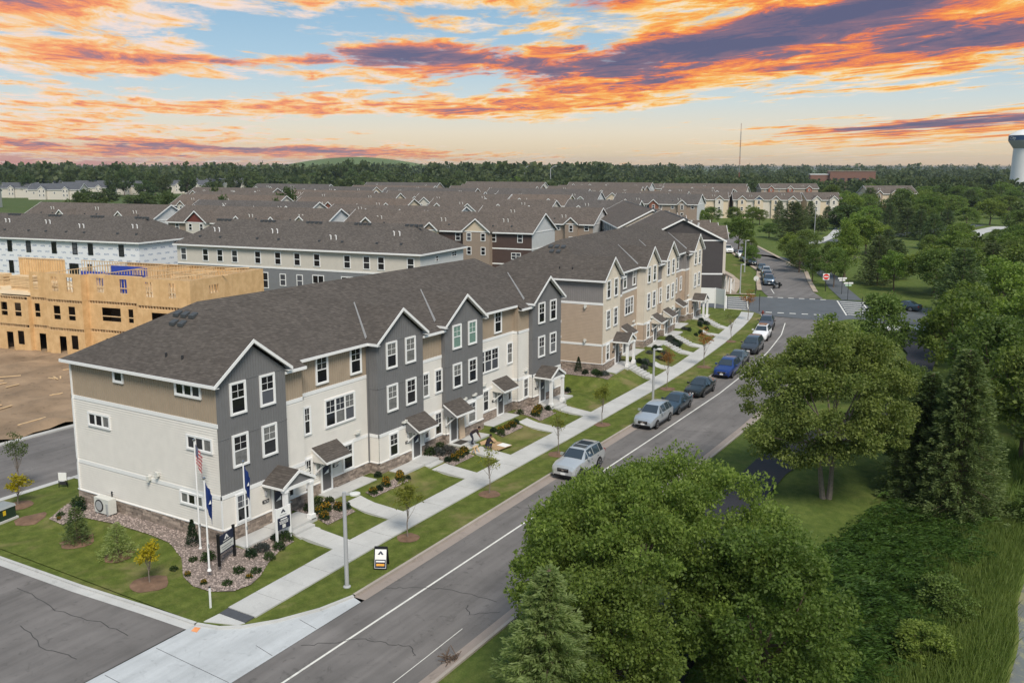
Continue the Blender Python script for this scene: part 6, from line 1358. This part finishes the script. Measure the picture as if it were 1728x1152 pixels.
# ------------------------------------------------------------------ street furniture, signs, flags, people
def lamp_post(x, y, z, h, label, arm=1):
    o = thing('street_lamp', label, 'lamp post', (x, y, z), 0)
    MB().tube([(0, 0, 0), (0, 0, h)], [.115, .095], 12).build('pole', LTGREY, o, True); MB().lathe([(.2, 0), (.2, .05), (.14, .09)], (0, 0, .0), 12).build('base_plate', LTGREY, o)
    MB().box(.05, .35, -.05, .05, h-.12, h-.04).build('arm', LTGREY, o); MB().lathe([(.12, 0), (.28, .05), (.28, .12), (.16, .16)], (.55, 0, h-.14), 14).build('lamp_head', PLAST, o, True); MB().lathe([(.1, 0), (.1, .04)], (0, 0, h), 12).build('cap', LTGREY, o)
    o.rotation_euler[2] = R(-58) if arm else R(-40)
    return o
lamp_post(.35, -8.75, -.62, 5.1, 'grey round street lamp post on the verge near the apron'); lamp_post(43.4, -7.9, -.62, 5.0, 'grey street lamp post by the rust-orange young tree', 0)
lamp_post(151, 16.4, -.7, 6.5, 'thin street lamp post on the far bend', 0); lamp_post(262, 28, -.7, 8, 'pale lamp post beside the park path', 0); lamp_post(118.3, 7.2, -.6, 5.0, 'grey lamp post at the crosswalk corner', 0)
for x, y in ((700, 390), (640, 330)):
    o = thing('highway_lamp', 'tall pale highway lamp in front of the far woods', 'lamp post', (x, y, -1), 0, 'tall highway lamps'); MB().tube([(0, 0, 0), (0, 0, 19), (1.5, -2, 21), (4, -4, 21.5)], [.35, .3, .25, .2], 6).build('pole', LTGREY, o)
# flag poles with limp flags
FLAGB = pmat('blue_flag_cloth', (.012, .035, .16), .7, .15, 3)
FR, _t, _b = newmat('striped_flag_cloth'); _u = _t.n('ShaderNodeUVMap'); _sp = _t.n('ShaderNodeSeparateXYZ'); _t.lk(_u.outputs[0], _sp.inputs[0])
_s = _t.m('GREATER_THAN', _t.m('FRACT', _t.m('MULTIPLY', _sp.outputs[1], 6.5)), .5); _can = _t.m('MULTIPLY', _t.m('LESS_THAN', _sp.outputs[0], .42), _t.m('GREATER_THAN', _sp.outputs[1], .46))
_st = _t.m('GREATER_THAN', _t.m('MULTIPLY', _t.m('SINE', _t.m('MULTIPLY', _sp.outputs[0], 90.0)), _t.m('SINE', _t.m('MULTIPLY', _sp.outputs[1], 62.0))), .55)
_c = _t.mix(_s, (.62, .60, .58, 1), (.36, .018, .03, 1)); _c = _t.mix(_can, _c, _t.mix(_st, (.018, .028, .11, 1), (.6, .6, .6, 1))); _t.lk(_c, _b.inputs['Base Color']); _b.inputs['Roughness'].default_value = .8
def flag(x, y, z, h, mat, label, flab, w, hh, emblem=None, ang=0.0):
    o = thing('flag_pole', label, 'flag pole', (x, y, z)); MB().tube([(0, 0, 0), (0, 0, h)], [.055, .038], 10).build('pole', WHITE, o, True); MB().lathe([(.02, 0), (.09, .06), (.09, .12), (.02, .18)], (0, 0, h), 10).build('finial', CHROME, o, True); MB().lathe([(.12, 0), (.07, .12)], (0, 0, 0), 10).build('collar', WHITE, o); MB().box(-.03, .03, -.1, -.05, 1.3, 1.5).build('cleat', GALV, o)
    f = thing('flag', flab, 'flag', (x, y, z+h-.15-hh), ang); nu, nv = 18, 14; v, uv = [], []
    for j in range(nv+1):
        for i in range(nu+1):
            a, b = i/nu, j/nv; reach = w*(.34+.08*b)*a; fold = .11*math.sin(a*11+b*1.2)*(.25+.75*a); sag = -hh*.62*a*(1-.35*b)-.1*a*a
            v.append((.045+reach*.62, fold-reach*.25, b*hh+sag)); uv.append((a, b))
    fc = [(j*(nu+1)+i, j*(nu+1)+i+1, (j+1)*(nu+1)+i+1, (j+1)*(nu+1)+i) for j in range(nv) for i in range(nu)]
    me = MB().add(v, fc).mesh('cloth', mat, True); ul = me.uv_layers.new(name='UVMap')
    for lp in me.loops: ul.data[lp.index].uv = uv[lp.vertex_index]
    c = ob('cloth', me, f)
    if emblem: MB().prism([(.20, -.16, hh*.16), (.34, -.19, hh*.20), (.30, -.17, hh*.34)], (0, -.02, 0)).build('emblem', WHITE, c)
flag(-1.05, .68, -.16, 6.2, FR, 'tall white flag pole by the small cedar', 'red and white striped flag with starred blue canton, hanging limp', 1.5, 1.15, ang=-.9)
flag(-2.62, -1.85, -.2, 5.0, FLAGB, 'white flag pole at the edge of the pebble bed', 'dark blue flag on the pole at the pebble bed edge', 1.35, 1.35, True, -.9)
flag(.12, -1.75, -.2, 5.1, FLAGB, 'white flag pole beside the front pad', 'dark blue flag on the pole beside the front pad', 1.3, 1.3, True, -1.0)
def mark(parent, x, y, z, s, mat):      # peaked-roof swoosh of the company board
    m = MB()
    for k, (a, b) in enumerate(((.5, .0), (.28, .12))):
        m.beam((x-s*a, y, z), (x-s*b*.2, y, z+s*(.62-k*.2)), s*.16, .01, up=(0, 1, 0)); m.beam((x+s*b*.2, y, z+s*(.62-k*.2)), (x+s*a, y, z), s*.16, .01, up=(0, 1, 0))
    return m.build('logo', mat, parent)
def textlines(parent, y, lines, mat):
    for (x0, x1, z0, z1) in lines: MB().box(x0, x1, y-.004, y, z0, z1).build('text_line', mat, parent)
s1 = thing('sign', 'black two-post sign with navy panel and white lower panel in the pebble bed', 'sign', (-1.98, -1.9, -.2), math.atan2(.36, 1.35))
for x in (0, 1.42): MB().box(x-.06, x+.06, -.06, .06, 0, 1.75).box(x-.07, x+.07, -.07, .07, 1.75, 1.79).build('post', BLACKP, s1)
pn = MB().box(.06, 1.36, -.03, .03, .62, 1.62).build('panel', NAVY, s1); MB().box(.09, 1.33, -.036, -.03, .70, 1.12).build('white_panel', PLAST, s1)
mark(pn, .71, -.037, 1.33, .34, WHITE); textlines(pn, -.034, [(.38, 1.05, 1.2, 1.25)], PLAST); textlines(pn, -.0395, [(.2, 1.22, .92, .98), (.28, 1.1, .79, .84)], GALV)
s2 = thing('sign', 'white two-post sign with navy lower panel beside the first porch steps', 'sign', (1.92, -2.2, -.2), math.atan2(-.05, 1.0))
for x in (0, .98): MB().box(x-.055, x+.055, -.055, .055, 0, 1.95).build('post', WHITE, s2)
pn = MB().box(.055, .925, -.03, .03, 1.35, 1.92).build('panel', WHITE, s2); p2 = MB().box(.03, .95, -.066, -.058, .66, 1.36).build('navy_panel', NAVY, s2)
mark(pn, .49, -.036, 1.62, .3, NAVY); textlines(pn, -.032, [(.25, .72, 1.47, 1.51)], GALV); textlines(p2, -.068, [(.25, .73, 1.22, 1.29), (.15, .83, 1.13, 1.16), (.18, .80, 1.06, 1.09), (.18, .80, .99, 1.02)], WHITE); MB().box(.37, .61, -.074, -.067, .72, .94).build('blank_label', PLAST, p2)
ab = thing('sandwich_board', 'black folding sidewalk sign with white poster and orange strip on the verge', 'sign', (3.15, -8.75, -.60), R(-62))
def leaning(mb_list, sgn):
    for (x0, x1, y0, y1, z0, z1, nm, mt) in mb_list:
        o = MB().box(x0, x1, y0, y1, z0, z1).build(nm, mt, ab); o.rotation_euler = (sgn*R(-17), 0, 0); o.location = (0, -sgn*.36, 0)
leaning([(-.36, .36, -.02, .02, 0, 1.2, 'frame', BLACKP), (-.31, .31, -.027, -.02, .06, 1.06, 'poster', WHITE), (-.29, .29, -.031, -.027, .08, .52, 'poster_panel', NAVY), (-.22, .22, -.036, -.031, .18, .30, 'orange_strip', pmat('orange_print', (.75, .36, .05), .6, .1)), (-.24, .24, -.036, -.031, .38, .46, 'text_line', WHITE)], 1)
leaning([(-.36, .36, -.02, .02, 0, 1.2, 'back_frame', BLACKP)], -1)
q = mark(ab, 0, -.031, .78, .28, NAVY); q.rotation_euler = (R(-17), 0, 0); q.location = (0, -.36, 0)
sb = thing('yard_sign', 'small white sign on a black easel by the alley corner', 'sign', (1.7, 17.6, -.62), R(-60))
MB().box(-.28, .28, -.03, 0, .5, 1.05).build('panel', WHITE, sb); MB().box(-.22, .22, -.032, 0, .2, .42).build('lower_panel', DKMET, sb)
for a, b in (((-.3, 0, 0), (-.25, 0, 1.05)), ((.3, 0, 0), (.25, 0, 1.05)), ((0, .5, 0), (0, .02, 1.0))): MB().beam(a, b, .04).build('leg', BLACKP, sb)
mk = thing('marker_post', 'short white plastic utility marker post in the corner lawn', 'marker post', (-4.85, -4.5, -.62)); MB().box(-.05, .05, -.02, .02, 0, 1.05).build('post', WHITE, mk); MB().box(-.052, .052, -.022, .022, 1.05, 1.12).build('cap', DKMET, mk)
tr_ = thing('transformer_box', 'dark green utility box with grey lid and yellow warning label', 'utility box', (-3.6, 15.6, -.62), R(8))
MB().box(-1.2, .55, -.7, .55, 0, .12).build('plinth', CONC, tr_); MB().box(-1.1, .45, -.6, .45, .12, .82).build('cabinet', pmat('utility_green', (.018, .04, .022), .5, .05), tr_); MB().prism([(-1.14, -.64, .82), (.49, -.64, .82), (.49, -.5, .93), (-1.14, -.5, .93)], (0, 1.0, 0)).build('lid', pmat('dusty_grey_lid', (.25, .27, .27), .6, .08), tr_)
MB().box(-.42, -.22, -.606, -.6, .42, .72).build('warning_label', pmat('yellow_label', (.6, .42, .02), .6, .05), tr_)
hpump = thing('heat_pump', 'cream outdoor heat pump unit with round fan on the end wall', 'heat pump', (-.55, 9.7, -.1), -math.pi/2)
MB().box(-.7, .7, -.30, .22, .12, 1.05).build('cabinet', PLAST, hpump); MB().lathe([(.38, -.035), (.38, .0)], (-.2, -.3, .58), 20, 'y').build('fan_guard', DKMET, hpump); MB().lathe([(.30, -.045), (.30, .0)], (-.2, -.30, .58), 20, 'y').build('fan', LTGREY, hpump)
for x in (-.55, .45): MB().box(x, x+.12, -.3, .3, 0, .12).build('foot', GALV, hpump)
MB().box(.44, .62, -.33, -.3, .2, .8).build('louvre', LTGREY, hpump); MB().box(-.12, -.02, .48, .55, .95, 1.25).tube([(-.07, .5, .95), (-.07, .35, .6)], .03, 6).build('line_set', DKMET, hpump)
# signs at the crossing
sg = thing('traffic_sign', 'square do-not-enter sign with red disc on a dark post', 'traffic sign', (129.6, -4.4, -.70), R(-62))
MB().tube([(0, 0, 0), (0, 0, 2.9)], .07, 8).build('post', DKMET, sg); pl = MB().box(-.55, .55, -.07, -.04, 2.0, 3.1).build('plate', WHITE, sg); MB().lathe([(.50, -.01), (.50, 0)], (0, -.075, 2.55), 24, 'y').build('red_disc', pmat('sign_red', (.62, .05, .04), .5, .03), pl); MB().box(-.38, .38, -.095, -.08, 2.47, 2.63).build('white_bar', WHITE, pl)
sg = thing('stop_sign', 'octagonal stop sign seen from its pale bare back', 'traffic sign', (119.6, 4.9, -.66), R(118))
MB().tube([(0, 0, 0), (0, 0, 2.5)], .06, 8).build('post', DKMET, sg); oc = MB(); oc.prism([(.46*math.cos(R(22.5+45*k)), 0, 2.65+.46*math.sin(R(22.5+45*k))) for k in range(8)], (0, .03, 0)); oc.build('plate', PLAST, sg); oc = MB(); oc.prism([(.44*math.cos(R(22.5+45*k)), -.008, 2.65+.44*math.sin(R(22.5+45*k))) for k in range(8)], (0, .006, 0)); oc.build('red_face', MATS['sign_red'], sg)
for i, (x, y, lb) in enumerate(((127.2, -7.6, 'upper white street-name blades on the far corner'), (121.0, -9.8, 'green and white street-name blades at the crosswalk post'))):
    sg = thing('street_name_sign', lb, 'street sign', (x, y, -.7), R(-58)); MB().tube([(0, 0, 0), (0, 0, 2.9)], .045, 8).build('post', DKMET, sg); MB().box(-.75, .75, -.03, -.01, 2.6, 2.85).build('blade', WHITE, sg); MB().box(-.5, .5, .01, .03, 2.25, 2.5).build('lower_blade', WHITE if i == 0 else pmat('sign_green_white', (.45, .62, .48), .5, .05), sg)
for x, y, lb in ((100.6, -1.2, 'thin dark post at the near crosswalk corner'), (104.9, -14.9, 'thin grey post at the park side crosswalk')):
    o = thing('sign_post', lb, 'post', (x, y, -.7)); MB().tube([(0, 0, 0), (0, 0, 2.8)], .05, 8).build('post', DKMET, o); MB().lathe([(.08, 0), (.08, .1)], (0, 0, 0), 8).build('base', GALV, o)
hy = thing('fire_hydrant', 'dark red fire hydrant by the crosswalk corner tree', 'hydrant', (96.5, -2.9, -.6)); MB().lathe([(.16, 0), (.16, .06), (.12, .1), (.12, .62), (.16, .66), (.13, .8), (.04, .9)], (0, 0, 0), 12).build('barrel', pmat('hydrant_red', (.16, .03, .02), .5, .08), hy, True); MB().lathe([(.07, -.22), (.07, .22)], (0, 0, .5), 8, 'y').build('nozzles', MATS['hydrant_red'], hy)
kb = thing('white_screen', 'white angled board screen on posts beside the end of the ivory row', 'screen', (99.6, 8.4, -.6), R(-72))
MB().box(0, 3.0, -.03, .03, .75, 3.1).build('board', WHITE, kb); o = MB().box(0, 2.2, -.03, .03, .75, 3.1).build('board', WHITE, kb, loc=(3.03, 0, 0), rz=R(-50)); 
for x, y in ((.02, 0), (2.98, 0), (4.42, -1.67)): MB().box(x-.07, x+.07, y-.07, y+.07, -.3, 3.14).build('post', WHITE, kb)
pr = thing('porch_railing', 'white porch steps railing on the charcoal row', 'railing', (120.2, 10.2, -.6), R(29))
for s in (0, 1.3): MB().beam((0, -s, 2.1), (2.2, -s, 1.0), .08).build('handrail', WHITE, pr); [MB().box(x-.05, x+.05, -s-.05, -s+.05, 0, 2.1-x*.5).build('post', WHITE, pr) for x in (.05, 1.1, 2.15)]
# skyline: water tower, radio mast
wt = thing('water_tower', 'white water tower with a dark blue lettered band on the skyline', 'water tower', (CAMP[0]+712*math.cos(YAW-R(29.15)), CAMP[1]+712*math.sin(YAW-R(29.15)), -1))
MB().lathe([(10.8, 0), (9.6, 12), (9.0, 33)], n=40).build('shaft', pmat('tower_white', (.74, .74, .72), .5, .04, .1), wt, True); MB().lathe([(9.0, 33), (12.4, 38), (12.5, 38.4)], n=40).build('bowl', pmat('tower_grey', (.36, .37, .35), .5, .04, .1), wt, True)
MB().lathe([(12.5, 38.4), (12.5, 41.6)], n=40).build('band', pmat('tower_navy', (.02, .06, .14), .5, .04), wt, True); MB().lathe([(12.6, 41.6), (12.2, 42.2), (7, 45.0), (1.2, 46.2)], n=40).build('roof', MATS['tower_white'], wt, True)
cu = bpy.data.curves.new('letters', 'FONT'); cu.body = 'City'; cu.size = 3.0; cu.extrude = .04; tmp = bpy.data.objects.new('letters', cu); COL.objects.link(tmp); me = bpy.data.meshes.new_from_object(tmp.evaluated_get(bpy.context.evaluated_depsgraph_get())); bpy.data.objects.remove(tmp); me.materials.append(WHITE)
av = math.atan2(CAMP[1]-wt.location[1], CAMP[0]-wt.location[0])
n_v = len(me.vertices); co = np.empty(n_v*3, dtype=np.float32); me.vertices.foreach_get('co', co); co = co.reshape(-1, 3)
ang = av-1.08+co[:, 0]/12.6; rr_ = 12.56+co[:, 2]; co = np.stack([rr_*np.cos(ang), rr_*np.sin(ang), 38.95+co[:, 1]], 1); me.vertices.foreach_set('co', co.ravel().astype(np.float32)); me.update(); ob('letters', me, wt)
ms = thing('radio_mast', 'tall thin red and white lattice radio mast on the skyline', 'mast', (CAMP[0]+900*math.cos(YAW-R(13.85)), CAMP[1]+900*math.sin(YAW-R(13.85)), -1))
RED_ = pmat('mast_red', (.30, .10, .07), .6, .05); GRM = pmat('mast_grey', (.28, .27, .27), .6, .05)
for i in range(8):
    z0, z1 = i*7.6, (i+1)*7.6; m = MB(); w0 = .5 if i < 7 else .12
    for k in range(3):
        a, b = R(120*k), R(120*k+120)
        m.beam((w0*math.cos(a), w0*math.sin(a), z0), (w0*math.cos(a), w0*math.sin(a), z1), .16)
        for j in range(4): m.beam((w0*math.cos(a), w0*math.sin(a), z0+j*1.9), (w0*math.cos(b), w0*math.sin(b), z0+j*1.9+1.9), .1)
    m.build('mast_section', RED_ if i % 2 else (LTGREY if i < 2 else GRM), ms)
# weir by the pond
wr = thing('outlet_weir', 'low grey concrete outlet wall at the pond edge', 'weir', (23.0, -37.6, -2.6), R(60)); MB().box(-.9, .9, -.15, .15, 0, .75).build('wall', GALV, wr); MB().box(-.95, .95, -.2, .2, .75, .83).build('coping', GALV, wr)
dbr = thing('twig_heap', 'heap of dry brown twigs in the gutter by the park verge', 'twigs', (-2.6, -17.3, -.69)); 
for i in range(24):
    a = random.uniform(0, 6.28); MB().beam((random.uniform(-.4, .4), random.uniform(-.25, .25), .02), (random.uniform(-.5, .5)+.3*math.cos(a), .3*math.sin(a), random.uniform(.1, .4)), .025).build('twig', BARK, dbr)
# ------------------------------------------------------------------ movers at the fourth door
def person(label, loc, rz, joints, shirt, trousers, hair):
    root = thing('person', label, 'person', loc, rz)
    J = joints; E = [('hip', 'waist'), ('waist', 'chest'), ('chest', 'neck'), ('neck', 'head'), ('chest', 'shl'), ('shl', 'ell'), ('ell', 'wrl'), ('chest', 'shr'), ('shr', 'elr'), ('elr', 'wrr'), ('hip', 'hpl'), ('hpl', 'knl'), ('knl', 'anl'), ('anl', 'tol'), ('hip', 'hpr'), ('hpr', 'knr'), ('knr', 'anr'), ('anr', 'tor')]
    rad = dict(hip=.15, waist=.14, chest=.16, neck=.06, head=.09, shl=.075, shr=.075, ell=.05, elr=.05, wrl=.035, wrr=.035, hpl=.10, hpr=.10, knl=.065, knr=.065, anl=.045, anr=.045, tol=.04, tor=.04)
    names = list(rad); vs = [J[n] for n in names]; ed = [(names.index(a), names.index(b)) for a, b in E]; fr_ = []
    for sd in 'lr':
        w_ = Vector(J['wr'+sd]); e_ = Vector(J['el'+sd]); d = (w_-e_).normalized(); s = d.cross(Vector((0, 0, 1))).normalized()
        for k in range(5):
            o_ = (k-1.8)*.019; l_ = (.05, .085, .095, .09, .07)[k]; base = w_+d*.05+s*o_; tip = base+d*l_*.6+Vector((0, 0, -.012)); t2 = tip+d*l_*.4+Vector((0, 0, -.02))
            if k == 0: base = w_+d*.02+s*-.03; tip = base+d*.03-s*.03; t2 = tip+d*.035
            i0 = len(vs); vs += [tuple(base), tuple(tip), tuple(t2)]; ed += [(names.index('wr'+sd), i0), (i0, i0+1), (i0+1, i0+2)]; fr_ += [i0, i0+1, i0+2]
    me = bpy.data.meshes.new('body'); me.from_pydata([tuple(v) for v in vs], ed, []); o = ob('body', me, root)
    o.modifiers.new('s', 'SKIN'); sv = me.skin_vertices[0].data
    for i, n in enumerate(names): sv[i].radius = (rad[n], rad[n])
    for i in fr_: sv[i].radius = (.010, .010)
    sv[0].use_root = True; o.modifiers.new('u', 'SUBSURF').levels = 1; o.modifiers['u'].render_levels = 1
    dg = bpy.context.evaluated_depsgraph_get(); m2 = bpy.data.meshes.new_from_object(o.evaluated_get(dg)); o.modifiers.clear(); o.data = m2
    m2.materials.clear()
    for mt in (shirt, trousers, SKIN_, BLACKP): m2.materials.append(mt)
    seg_ = [(Vector(J[a]), Vector(J[b]), c) for a, b, c in (('waist', 'chest', 0), ('chest', 'neck', 0), ('chest', 'shl', 0), ('chest', 'shr', 0), ('shl', 'ell', 0), ('shr', 'elr', 0), ('ell', 'wrl', 2), ('elr', 'wrr', 2), ('neck', 'head', 2), ('hip', 'waist', 0), ('hip', 'hpl', 1), ('hip', 'hpr', 1), ('hpl', 'knl', 1), ('hpr', 'knr', 1), ('knl', 'anl', 1), ('knr', 'anr', 1), ('anl', 'tol', 3), ('anr', 'tor', 3))]+[(Vector(J['wrl']), Vector(J['wrl'])+(Vector(J['wrl'])-Vector(J['ell'])).normalized()*.2, 2), (Vector(J['wrr']), Vector(J['wrr'])+(Vector(J['wrr'])-Vector(J['elr'])).normalized()*.2, 2)]
    for p in m2.polygons:
        c = p.center; best = min(seg_, key=lambda s: ((s[0]+(s[1]-s[0])*min(max((c-s[0]).dot(s[1]-s[0])/max((s[1]-s[0]).length_squared, 1e-6), 0), 1))-c).length); p.material_index = best[2]; p.use_smooth = True
    hd_ = Vector(J['head']); fd = Vector(J.get('look', (1, 0, -.4))).normalized()
    hb = MB().lathe([(.03, -.13), (.075, -.10), (.095, -.03), (.098, .04), (.07, .11), (.02, .135)], (0, 0, 0), 14).build('head', SKIN_, root, True, tuple(hd_+Vector((0, 0, .04))))
    MB().lathe([(.102, -.0), (.108, .05), (.08, .125), (.02, .15)], (-.018*fd.x, -.018*fd.y, 0), 14).build('hair', hair, hb, True)
    rt_ = fd.cross(Vector((0, 0, 1))).normalized(); ft = Vector((fd.x, fd.y, 0)).normalized()
    MB().cbox(tuple(ft*.10+Vector((0, 0, -.02))), (.03, .03, .05)).build('nose', SKIN_, hb); [MB().cbox(tuple(ft*.092+rt_*s*.034+Vector((0, 0, .015))), (.018, .018, .012)).build('eye', BLACKP, hb) for s in (-1, 1)]; [MB().cbox(tuple(rt_*s*.1), (.03, .03, .055)).build('ear', SKIN_, hb) for s in (-1, 1)]; MB().cbox(tuple(ft*.085+Vector((0, 0, -.07))), (.03, .03, .012)).build('mouth', MATS['sign_red'], hb)
    return root
SKIN_ = pmat('skin', (.22, .12, .08), .6, .05); DARKC = pmat('dark_clothing', (.018, .014, .02), .85, .1); DARKP = pmat('dark_plum_clothing', (.03, .018, .022), .85, .1); NAVP = pmat('navy_trousers', (.02, .022, .04), .85, .1); HAIR = pmat('dark_hair', (.012, .009, .008), .7, .1)
bent = dict(hip=(0, 0, .86), waist=(.16, 0, 1.0), chest=(.40, 0, 1.14), neck=(.56, 0, 1.22), head=(.66, 0, 1.27), shl=(.44, .2, 1.12), shr=(.44, -.2, 1.12), ell=(.56, .26, .86), elr=(.58, -.22, .86), wrl=(.68, .16, .62), wrr=(.70, -.12, .62), hpl=(0, .11, .82), hpr=(0, -.11, .82), knl=(.16, .13, .46), knr=(.18, -.12, .46), anl=(.02, .14, .08), anr=(.05, -.13, .08), tol=(.22, .15, .04), tor=(.25, -.14, .04), look=(1, 0, -.6))
squat = dict(hip=(0, 0, .34), waist=(.10, 0, .52), chest=(.26, 0, .74), neck=(.36, 0, .88), head=(.42, 0, .97), shl=(.28, .2, .74), shr=(.28, -.2, .74), ell=(.46, .24, .54), elr=(.48, -.2, .54), wrl=(.66, .14, .42), wrr=(.68, -.1, .42), hpl=(.02, .12, .32), hpr=(.02, -.12, .32), knl=(.40, .18, .44), knr=(.40, -.17, .44), anl=(.20, .17, .08), anr=(.22, -.16, .08), tol=(.40, .18, .04), tor=(.42, -.17, .04), look=(1, 0, -.5))
person('person in dark clothes bending over by the open carton on the walk', (22.5, -1.7, -.06), R(-60), bent, DARKP, NAVP, HAIR); person('person in black crouching beside the flattened cardboard on the walk', (22.9, -2.85, -.38), R(-20), squat, DARKC, NAVP, HAIR)
CARD = pmat('brown_cardboard', (.40, .27, .15), .85, .12, 2); 
cb = thing('cardboard_sheet', 'flattened brown cardboard carton lying on the lawn by the walk', 'cardboard', (24.3, -2.9, hl(24.3, -2.9)+.10), R(-8)); MB().box(-.9, .9, -.8, .75, 0, .03).build('sheet', CARD, cb); MB().prism([(-.9, .75, .03), (.9, .75, .03), (.8, 1.05, .3), (-.8, 1.05, .3)], (0, 0, .02)).build('flap', CARD, cb); MB().box(.1, .85, -.75, .1, .031, .045).build('white_insert', WHITE, cb)
pnl = thing('leaning_panel', 'tall tan cardboard panel leaning on the wall beside the fourth door', 'panel', (23.15, -.22, -.05), 0); o = MB().box(0, .72, -.05, .03, 0, 1.75).build('panel', pmat('tan_card', (.55, .42, .30), .8, .08), pnl); o.rotation_euler = (R(-4), 0, 0); MB().box(.02, .7, -.02, .06, 1.72, 1.78).build('edge_cap', CARD, pnl)
mat_ = MB().box(22.05, 23.1, -1.1, -.35, -.058, -.04).build('door_mat', pmat('dark_mat', (.05, .045, .04), .95, .15)); tag(mat_, 'dark door mat on the fourth landing', 'door mat')
tl = thing('wooden_trestle', 'small pale wooden trestle standing at the edge of the bed', 'trestle', (21.9, -2.5, -.40)); MB().box(-.3, .3, -.06, .06, .42, .5).build('top', LUM, tl); [MB().beam((sx_*.25, sy_*.2, 0), (sx_*.2, 0, .45), .06).build('leg', LUM, tl) for sx_ in (-1, 1) for sy_ in (-1, 1)]
# ------------------------------------------------------------------ thin evening haze
HZ = bpy.data.materials.new('evening_haze'); HZ.use_nodes = True; ht = HZ.node_tree; ht.nodes.clear()
hvn = ht.nodes.new('ShaderNodeVolumePrincipled'); hvn.inputs['Color'].default_value = (.72, .80, .90, 1); hvn.inputs['Density'].default_value = .00008; hvn.inputs['Anisotropy'].default_value = .2
ho = ht.nodes.new('ShaderNodeOutputMaterial'); ht.links.new(hvn.outputs[0], ho.inputs['Volume'])
hz = stuff(MB().box(-6100, 6300, -6200, 6200, -4.0, 75).build('haze', HZ)); hz['label'] = 'thin pale evening haze'
sc.cycles.volume_bounces = 0
